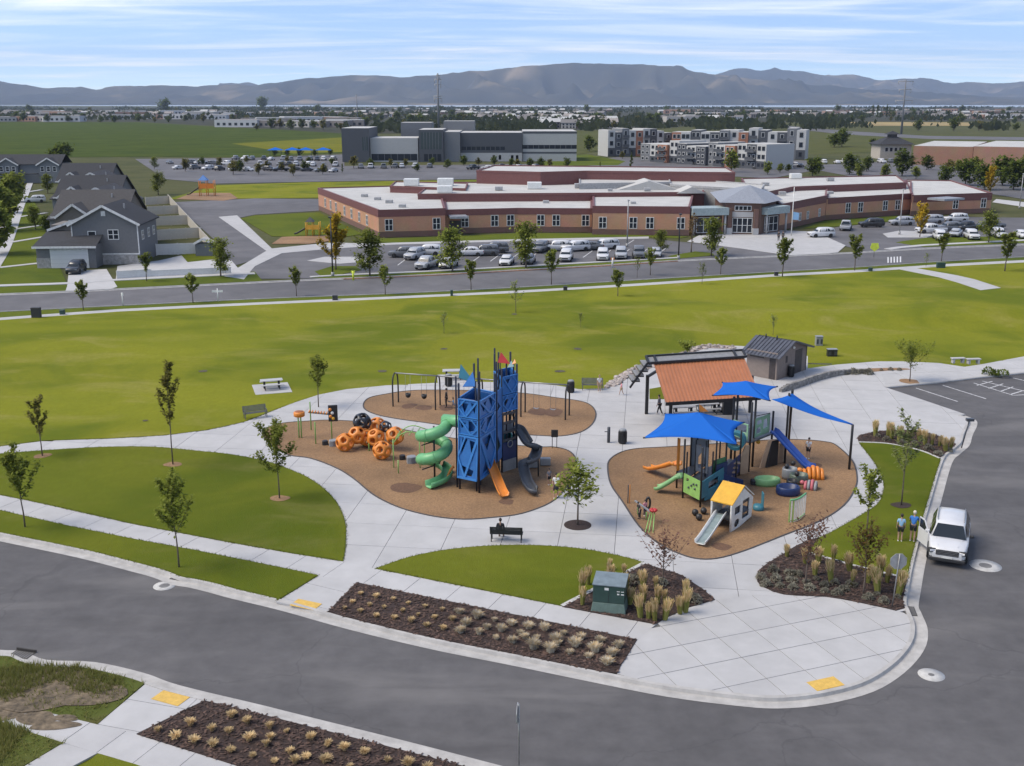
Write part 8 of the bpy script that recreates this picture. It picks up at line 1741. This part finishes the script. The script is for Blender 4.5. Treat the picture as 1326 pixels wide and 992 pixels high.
# hip roofed club house, warehouse
def clubhouse():
    t = thing('clubhouse', 'pale building with dark hip roof and small cupola', 'building'); a, b = P(1139, 206), P(1179, 206); M_, l_ = wall_frame(a, b); h = HT(1139, 206, 187)
    wbox(M_, 0, l_, -12, 0, 0, h).build('wall', mat('stucco_tan', (.42, .38, .33), .85), t); mb = MB(); k = 1.2
    v = [M_ @ Vector(q) for q in ((-k, k, h), (l_ + k, k, h), (l_ + k, -12 - k, h), (-k, -12 - k, h), (l_ * .35, -5, h + 3), (l_ * .65, -5, h + 3), (l_ * .65, -7, h + 3), (l_ * .35, -7, h + 3))]; mb.add(v, [(0, 1, 5, 4), (1, 2, 6, 5), (2, 3, 7, 6), (3, 0, 4, 7), (4, 5, 6, 7), (3, 2, 1, 0)]); mb.build('roof', M_SHIN[0], t)
    wbox(M_, l_ * .38, l_ * .62, -7.5, -4.5, h + 2.6, h + 4).build('cupola', M_SHIN[1], t); mb = MB(); c = M_ @ Vector((l_ * .5, -6, h + 4)); mb.add([(c.x - 3, c.y - 2.2, c.z), (c.x + 3, c.y - 2.2, c.z), (c.x + 3, c.y + 2.2, c.z), (c.x - 3, c.y + 2.2, c.z), (c.x, c.y, c.z + 1.5)], [(0, 1, 4), (1, 2, 4), (2, 3, 4), (3, 0, 4)]); mb.build('cupola_roof', M_SHIN[0], t)
    for u in (.2, .35, .5, .65, .8): window(t, M_, l_ * u, h * .5, 1.4, 1.8, 1, 1, M_TRIMW)
    rebase(t, (a + b) / 2)
clubhouse()
bld('warehouse', 'long brick warehouse with white roof at the right edge', 'building', [(1181, 1258, 213, 189, 60, brickmat('brick_pale', (.36, .20, .13), (.32, .17, .11)), None, 0, 214.9), (1259, 1420, 215.3, 189.5, 66, brickmat('brick_pale2', (.38, .21, .14), (.33, .18, .12)), None, 1.0, 219.6)])
# masts
def mast(px, yb, yt, lab, arms, Y=None):
    q = P(px, yb); h = HT(px, yb, yt); t = thing('transmission_mast', lab, 'mast', q); mb = MB(); mb.tube([(0, 0, 0), (0, 0, h)], [h * .022, h * .011], 8); mb.build('pole', M_GR2, t)
    for f, w_ in arms:
        mb = MB(); mb.tube([(-w_, 0, h * f), (w_, 0, h * f)], h * .008, 6); mb.tube([(-w_, 0, h * f), (-w_ * .9, 0, h * (f - .06))], h * .006, 5); mb.tube([(w_, 0, h * f), (w_ * .9, 0, h * (f - .06))], h * .006, 5); mb.build('crossarm', M_HVAC, t)
mast(568, 172, 95, 'tall grey mast with antenna arms behind the office building', ((.97, 1.2), (.9, 2.6), (.82, 2.4), (.62, 3.2), (.58, 3.0)))
mast(1167, 174, 103, 'tall power pole with crossarms at the right', ((.97, 5.5), (.82, 4.6), (.62, 6.4)))
mast(463, 158, 122, 'small distant pole left of the office building', ((.95, 1.5),))
# cars in the office lots
rr = random.Random(21); oc = []
for px0, px1, y0, y1, n in ((215, 300, 212, 214, 5), (222, 330, 219, 222, 6), (300, 440, 207, 208, 12), (330, 440, 214, 216, 9), (340, 440, 221, 223, 6), (460, 560, 218, 217, 7), (600, 700, 219, 218, 5), (1000, 1040, 214, 217, 6), (1060, 1180, 212, 210, 8)):
    for i in range(n): oc.append((px0 + (px1 - px0) * (i + rr.uniform(.2, .8)) / n, y0 + (y1 - y0) * i / n + rr.uniform(-.4, .4), rr.choice(('suv', 'suv', 'sedan', 'pickup')), rr.choice(('white', 'white', 'silver', 'grey', 'grey', 'black', 'black')), 90 + rr.choice((0, 180)) + rr.uniform(-12, 12) if n > 6 else rr.uniform(0, 360)))
seen = {}
tot2 = {}
for c_ in oc: tot2[(c_[3], c_[2])] = tot2.get((c_[3], c_[2]), 0) + 1
for px, py, k_, co, a_ in sorted(oc):
    i = seen.get((co, k_), 0); seen[(co, k_)] = i + 1; nm = {'suv': 'SUV', 'sedan': 'sedan', 'pickup': 'pickup'}[k_]
    car(k_, co, P(px, py, .05), R(a_), 'tiny %s %s in the far car parks' % (co, nm) + (', ' + nth(i, tot2[(co, k_)]) if tot2[(co, k_)] > 1 else ''), 'cars in the far car parks', detail=False)
# blue shade canopies of the office lot
for i, px in enumerate((357, 379, 396, 419)):
    q = P(px, 203); t = thing('shade_canopy', 'small blue shade canopy beside the field, %s' % nth(i, 4), 'canopy', q, 0, 'blue shade canopies')
    for s in (-2.5, 2.5): mb = MB(); mb.tube([(s, 0, 0), (s, 0, 3)], .12, 6); mb.build('post', M_GR1, t)
    mb = MB(); mb.add([(-3.4, -2, 2.9), (3.4, -2, 2.9), (3.4, 2, 2.9), (-3.4, 2, 2.9), (0, 0, 4.1)], [(0, 1, 4), (1, 2, 4), (2, 3, 4), (3, 0, 4), (3, 2, 1, 0)]); mb.build('canopy', M_SAIL, t)
# trees of the middle distance
T_MD = tset(4, 500, h=7.5, r=3.4, base=.9, n_leaf=1100, leaf=1.15, lm=L_DARK, style='round', tr=.2); T_MM = tset(3, 510, h=7.0, r=2.6, base=1.2, n_leaf=1000, leaf=1.05, lm=L_MID, style='round', tr=.2); T_MO = tset(2, 520, h=6.5, r=2.3, base=1.2, n_leaf=800, leaf=1.0, lm=L_OLIVE, style='round', tr=.18); T_CON = tset(2, 530, h=10, r=1.3, base=.8, n_leaf=420, leaf=.9, lm=L_DARK, style='cone', tr=.2)
def mid_trees(lst, where, grp):
    tt = {}; c = {}
    for q in lst: tt[q[3]] = tt.get(q[3], 0) + 1
    for i, (px, yb, yt, k) in enumerate(sorted(lst)):
        ms, h0, nm = {'D': (T_MD, 7.5, 'dark green tree'), 'M': (T_MM, 7.0, 'light green tree'), 'O': (T_MO, 6.5, 'olive brown tree'), 'Y': (T_YEL, 7.0, 'yellow leaved tree'), 'C': (T_CON, 10, 'narrow upright tree')}[k]
        j = c.get(k, 0); c[k] = j + 1; s = HT(px, yb, yt) / h0
        place_tree(ms[i % len(ms)], P(px, yb), '%s %s' % (nm, where) + (', ' + nth(j, tt[k]) if tt[k] > 1 else ''), 'background_tree', i * 1.3, s, grp)
mid_trees([(1052, 228, 205, 'D'), (1060, 224, 208, 'M'), (1100, 226, 200, 'D'), (1122, 222, 204, 'D'), (1112, 231, 212, 'M'), (1146, 231, 213, 'M'), (1168, 228, 196, 'D'), (1186, 232, 216, 'M'), (1200, 220, 202, 'D'), (1224, 238, 216, 'D'), (1228, 228, 207, 'O'), (1250, 240, 208, 'D'), (1262, 232, 204, 'M'), (1275, 246, 215, 'D'), (1282, 254, 216, 'Y'), (1298, 240, 204, 'D'), (1312, 246, 208, 'D'), (1322, 236, 204, 'M'), (1010, 224, 212, 'M'), (994, 226, 210, 'M'), (1021, 222, 213, 'D'), (947, 223, 196, 'M'), (1090, 190, 168, 'D'), (1080, 191, 173, 'D'), (1130, 192, 180, 'D'), (1318, 206, 190, 'D'), (1336, 230, 200, 'D'), (1240, 224, 208, 'M')], 'in the group right of the school', 'trees right of the school')
mid_trees([(763, 196, 177, 'D'), (817, 219, 197, 'C'), (777, 218, 208, 'C'), (806, 206, 196, 'O'), (700, 218, 205, 'D'), (686, 218, 206, 'D'), (712, 217, 206, 'O'), (735, 216, 205, 'D'), (662, 216, 206, 'D'), (600, 214, 202, 'D'), (640, 214, 203, 'D'), (560, 214, 205, 'D'), (506, 216, 206, 'O'), (458, 218, 202, 'O'), (443, 224, 210, 'C'), (430, 214, 205, 'D'), (400, 213, 204, 'D'), (345, 220, 208, 'O'), (365, 222, 210, 'O'), (380, 228, 213, 'O'), (310, 222, 208, 'D'), (285, 216, 204, 'O'), (395, 222, 209, 'D'), (418, 226, 212, 'O'), (262, 214, 204, 'D'), (372, 212, 203, 'O'), (480, 217, 206, 'D'), (525, 216, 206, 'O'), (620, 215, 204, 'O'), (670, 219, 207, 'O'), (320, 212, 202, 'O'), (335, 226, 212, 'O'), (356, 202, 193, 'D'), (372, 202, 194, 'D'), (388, 202, 192, 'D'), (408, 202, 194, 'D'), (428, 201, 193, 'D'), (240, 222, 206, 'O'), (302, 226, 208, 'O'), (580, 218, 207, 'D'), (540, 222, 213, 'D')], 'in the office grounds', 'trees of the office grounds')
mid_trees([(6, 292, 245, 'M'), (-8, 300, 236, 'M'), (14, 276, 230, 'M'), (22, 262, 225, 'M'), (76, 222, 190, 'D'), (84, 212, 186, 'D'), (60, 300, 280, 'D'), (-3, 330, 262, 'M')], 'beside the left townhouses', 'trees by the townhouses')
M_TOWN = lawnmat('town_ground', (.062, .06, .05), (.04, .046, .032), (.12, .105, .085), .7)
sheet('town_ground', W([(-260, 139), (1590, 139), (1590, 157), (1080, 157.5), (930, 160), (860, 166), (746, 168.5), (746, 172), (446, 173), (330, 166), (180, 158), (-260, 157)]), .06, M_TOWN)
# --- the far town: houses, sheds and trees out to the lake
M_FAR = [mat('far_wall_a', (.40, .38, .35), .9), mat('far_wall_b', (.25, .22, .2), .9), mat('far_wall_c', (.5, .5, .5), .9), mat('far_wall_d', (.30, .18, .13), .9)]; M_FARR = [mat('far_roof_a', (.16, .15, .145), .9), mat('far_roof_b', (.28, .25, .23), .9), mat('far_roof_c', (.42, .42, .41), .9)]
rr = random.Random(77)
def far_mesh(k):
    mb = MB()
    if k < 3:
        mb.b2(-6, 6, -5, 5, 0, 4.8); mb.cur = 1; mb.add([(-6.6, -5.6, 4.6), (6.6, -5.6, 4.6), (6.6, 5.6, 4.6), (-6.6, 5.6, 4.6), (-6.6 + 2 * (k == 1), 0, 7.4), (6.6 - 2 * (k == 1), 0, 7.4)], [(0, 1, 5, 4), (2, 3, 4, 5), (1, 2, 5), (3, 0, 4)])
        mb.cur = 2
        for x in (-4, -1, 2, 4.4): mb.box((x, -5.02, 3.3), (1.3, .1, 1.4)); mb.box((x, -5.02, 1.2), (1.3, .1, 1.4))
    else:
        mb.b2(-22, 22, -14, 14, 0, 7); mb.cur = 1; mb.b2(-21.6, 21.6, -13.6, 13.6, 7, 7.3); mb.cur = 2
        for i in range(7): mb.box((-18 + i * 6, -14.02, 3), (3, .1, 2.6))
    return mb
FM = {}
def far_house(px, py, k, i, j, sc, lab, grp):
    if (k, i, j) not in FM:
        mb = far_mesh(k); FM[(k, i, j)] = []
        for mi, nm in ((0, 'wall'), (1, 'roof'), (2, 'windows')):
            p_ = MB(); p_.v = mb.v; p_.f = [f for f, m in zip(mb.f, mb.m) if m == mi]; p_.m = [0] * len(p_.f); FM[(k, i, j)].append((nm if mi < 2 else 'glazing', p_.mesh(nm, (M_FAR[i], M_FARR[j], M_WGL)[mi])))
    t = thing('distant_house' if k < 3 else 'distant_warehouse', lab, 'building', P(px, py), rr.uniform(-.5, .5), grp); t.scale = (sc, sc, sc)
    for nm, me in FM[(k, i, j)]:
        o_ = link(nm, me, t)
        if nm == 'glazing': o_['kind'] = 'stuff'
def far_rows(rows, kinds, where, grp, hs=1.0):
    l_ = []
    for y, x0, x1, n in rows:
        for q in range(n): l_.append((x0 + (x1 - x0) * (q + rr.uniform(.1, .9)) / n, y + rr.uniform(-.6, .6) * max(.4, (y - 135) / 25)))
    l_.sort()
    ch = [(px, py, rr.choice(kinds), rr.randrange(4), rr.randrange(3)) for px, py in l_]; tt = {}; sn = {}
    dn = lambda k, a, b: 'distant %s %s with %s roof %s' % (('tan', 'brown', 'white', 'brick')[a], 'warehouse' if k == 3 else 'house', ('dark', 'tan', 'pale')[b], where)
    for px, py, k, a, b in ch: tt[dn(k, a, b)] = tt.get(dn(k, a, b), 0) + 1
    for px, py, k, a, b in ch:
        d = dn(k, a, b); q = sn.get(d, 0); sn[d] = q + 1
        far_house(px, py, k, a, b, hs * rr.uniform(.85, 1.25), d + (', ' + nth(q, tt[d]) if tt[d] > 1 else ''), grp)
far_rows([(157, -20, 100, 7), (154, 100, 300, 12), (164, 310, 450, 10), (159, 320, 450, 9), (150, 330, 460, 9)], [3], 'behind the green field', 'sheds behind the field', .8)
far_rows([(148, 0, 300, 24), (151, 0, 330, 20)], [0, 1, 2, 3], 'in the far left town', 'far left town', .95)
far_rows([(145, 590, 800, 17), (150, 590, 780, 20), (156, 600, 760, 17), (161, 640, 800, 14), (166, 700, 790, 7)], [0, 1, 2], 'beyond the office building', 'town beyond the office', 1.0)
far_rows([(147, 850, 1090, 17), (152, 870, 1090, 17), (158, 840, 960, 10)], [0, 1, 3], 'beyond the apartments', 'town beyond the apartments', .95)
far_rows([(145, 1080, 1326, 17), (149, 1080, 1326, 24), (154, 1200, 1340, 14)], [0, 1, 2, 3], 'in the far right town', 'far right town', .9)
far_rows([(143, 330, 620, 17), (148, 330, 600, 20), (152, 440, 560, 10)], [0, 1], 'under the mountain foot', 'town under the mountain', .9)
tl = []
for y, x0, x1, n in ((147, 0, 1326, 26), (151, 0, 330, 16), (153, 330, 620, 20), (157, 440, 620, 14), (154, 600, 1090, 22), (160, 600, 860, 16), (166, 740, 800, 5), (158, 1050, 1326, 10), (163, 450, 560, 10), (170, 1180, 1326, 4), (152, 1080, 1326, 14), (158, 0, 330, 14), (168, 330, 446, 8), (164, 860, 960, 6)):
    for q in range(n): tl.append((x0 + (x1 - x0) * (q + rr.uniform(0, 1)) / n, y + rr.uniform(-1.2, 1.2), rr.choice((T_MD, T_MD, T_MO)), rr.uniform(.8, 1.5)))
wd_ = MB(); wr_ = random.Random(5)
for k in range(11000):
    py = 139.5 + 33 * wr_.random() ** 1.5; px = wr_.uniform(-60, 1390)
    if mnoise.noise((px * .018, py * .22, 4.4)) < .03: continue
    if (py > 156 and px < 440) or (157 < py < 164 and px > 1085) or (py > 170 and px > 800): continue
    q = P(px, py); hh = wr_.uniform(4, 9); 
    for j in range(4):
        c = q + Vector((wr_.uniform(-5, 5), wr_.uniform(-5, 5), hh * wr_.uniform(.15, .9))); r_ = wr_.uniform(1.6, 3.4); a = wr_.uniform(0, 6.28); u = Vector((math.cos(a), math.sin(a) * .4, wr_.uniform(-.5, .5))) * r_; v = Vector((wr_.uniform(-.3, .3), wr_.uniform(-.4, .4), 1)) * r_
        wd_.add([c - u, c - v * .8, c + u, c + v], [(0, 1, 2, 3)])
tag(wd_.build('distant_woods', leafmat('leaf_far', (.05, .062, .03), (.085, .095, .045))), 'dark mass of far trees and hedges spread across the valley floor', 'woods', kind='stuff')
tl += [(1130, 153, T_CON, 2.0), (1136, 154, T_CON, 2.2), (1147, 154, T_CON, 2.1), (1151, 153, T_CON, 1.8), (340, 143, T_MD, 3.2), (214, 146, T_MD, 2.6)]
tl.sort(key=lambda q: q[0])
for i, (px, py, ms, s) in enumerate(tl): place_tree(ms[i % len(ms)], P(px, py), 'small dark tree scattered in the distant town', 'distant_tree', i * 1.1, s * (1 + (py < 150) * .5), 'distant trees of the town')
# --- lake and mountains
M_LAKE = mat('lake_water', (.34, .38, .40), .25, var=.03, scale=.001, coords='World')
mb = MB(); mb.prism([(-900, 5800), (900, 5200), (4200, 5000), (9000, 5600), (9000, 8200), (-1800, 8300), (-5200, 8000), (-3000, 7000)], -.05, .3); o = mb.build('lake', M_LAKE); o['kind'] = 'structure'
def mountmat():
    m = bpy.data.materials.new('mountain_scrub'); t = nodes(m); N, L = t.nodes, t.links
    o = N.new('ShaderNodeOutputMaterial'); b = N.new('ShaderNodeBsdfPrincipled'); L.new(b.outputs[0], o.inputs[0]); b.inputs['Roughness'].default_value = .95; b.inputs['Specular IOR Level'].default_value = .1
    g = N.new('ShaderNodeNewGeometry'); n1 = N.new('ShaderNodeTexNoise'); n1.inputs['Scale'].default_value = .0011; n1.inputs['Detail'].default_value = 8; L.new(g.outputs['Position'], n1.inputs[0])
    cr = N.new('ShaderNodeValToRGB'); e = cr.color_ramp.elements; e[0].position = .40; e[0].color = (.03, .034, .034, 1); e[1].position = .70; e[1].color = (.27, .205, .135, 1); k = e.new(.56); k.color = (.062, .058, .046, 1); L.new(n1.outputs[0], cr.inputs[0]); L.new(cr.outputs[0], b.inputs['Base Color']); return m
M_MNT = mountmat()
def interp(tab, x):
    for i in range(len(tab) - 1):
        if tab[i][0] <= x <= tab[i + 1][0]: f = (x - tab[i][0]) / (tab[i + 1][0] - tab[i][0]); f = f * f * (3 - 2 * f) * .5 + f * .5; return tab[i][1] + (tab[i + 1][1] - tab[i][1]) * f
    return tab[0][1] if x < tab[0][0] else tab[-1][1]
def range_(name, sky_, Y0, Yr, Y1, seed, lab, rough=.16, step=7, pmin=-260, pmax=1590):
    """heightfield ridge: skyline row per photo column, foot at Y0, crest at Yr, back foot at Y1"""
    mb = MB(); cols = range(pmin, pmax, step); rows = 46; vs = []; nc = len(cols)
    fr_ = round(rows * (Yr - Y0) / (Y1 - Y0))
    for j in range(rows + 1):
        Y = Y0 + (Yr - Y0) * j / fr_ if j <= fr_ else Yr + (Y1 - Yr) * (j - fr_) / (rows - fr_)
        for px in cols:
            ys = interp(sky_, px) + 1.5 * mnoise.fractal((px * .045 + seed, 0, 0), 1.0, 2.0, 4); hp = max(2, PD(px, ys, Yr).z); X = PD(px, ys, Yr).x
            k = (Y - Y0) / (Yr - Y0) if Y < Yr else 1 - (Y - Yr) / (Y1 - Yr)
            k = max(0, min(1, k)); e = k ** 1.5 if Y < Yr else k
            nn = mnoise.fractal((X * .0013 + seed, Y * .0009, 0), .8, 2.1, 6) ; rd = 1 - abs(mnoise.noise((X * .0036 + seed, Y * .0011, 2))) * 1.2
            z = hp * e * (1 + (rough * nn - rough * (1 - rd) * 1.4) * (1 - e ** 6)) if k < .999 else hp
            vs.append((X, Y, max(-.5, z) if 0 < j < rows else -6))
    mb.add(vs, [(j * nc + i, j * nc + i + 1, (j + 1) * nc + i + 1, (j + 1) * nc + i) for j in range(rows) for i in range(nc - 1)]); mb.sm = set(range(len(mb.f))); o = mb.build(name, M_MNT); o['kind'] = 'structure'; o['label'] = lab
range_('mountains', [(-260, 112), (-60, 108), (0, 105), (30, 110), (60, 114), (105, 112.5), (125, 116), (150, 112), (200, 110.5), (260, 112), (300, 109), (330, 111), (350, 108), (400, 101), (440, 98.5), (480, 97), (520, 100), (560, 97.5), (610, 93), (660, 88), (700, 84), (735, 82), (790, 82.5), (830, 83.5), (870, 85.5), (900, 93), (930, 97), (980, 103), (1060, 110), (1150, 118), (1300, 126), (1590, 129)], 8300, 11000, 13000, 3.0, 'broad dark mountain ridge across the lake', .85)
range_('mountains', [(-260, 118), (260, 117), (320, 107), (345, 112), (400, 120), (880, 120), (905, 102), (930, 95), (962, 87.5), (985, 92), (1010, 91), (1035, 91.5), (1070, 98), (1105, 96.5), (1140, 104.5), (1170, 102), (1200, 101), (1230, 107.5), (1260, 106.5), (1290, 108), (1330, 106), (1450, 109), (1590, 112)], 11500, 15500, 18500, 9.0, 'jagged blue range behind on the right', .85)
# ================================================================== air
def haze(dens=5.2e-5):
    mb = MB(); mb.b2(-17000, 17000, -900, 20500, -5.0, 900)
    m = bpy.data.materials.new('haze_air'); t = nodes(m); o = t.nodes.new('ShaderNodeOutputMaterial'); v = t.nodes.new('ShaderNodeVolumePrincipled')
    v.inputs['Color'].default_value = (0.62, 0.76, 1.0, 1); v.inputs['Density'].default_value = dens; v.inputs['Anisotropy'].default_value = 0.1
    t.links.new(v.outputs[0], o.inputs['Volume']); tag(mb.build('haze', m), 'thin bluish haze over the valley', 'haze', kind='stuff')
haze()
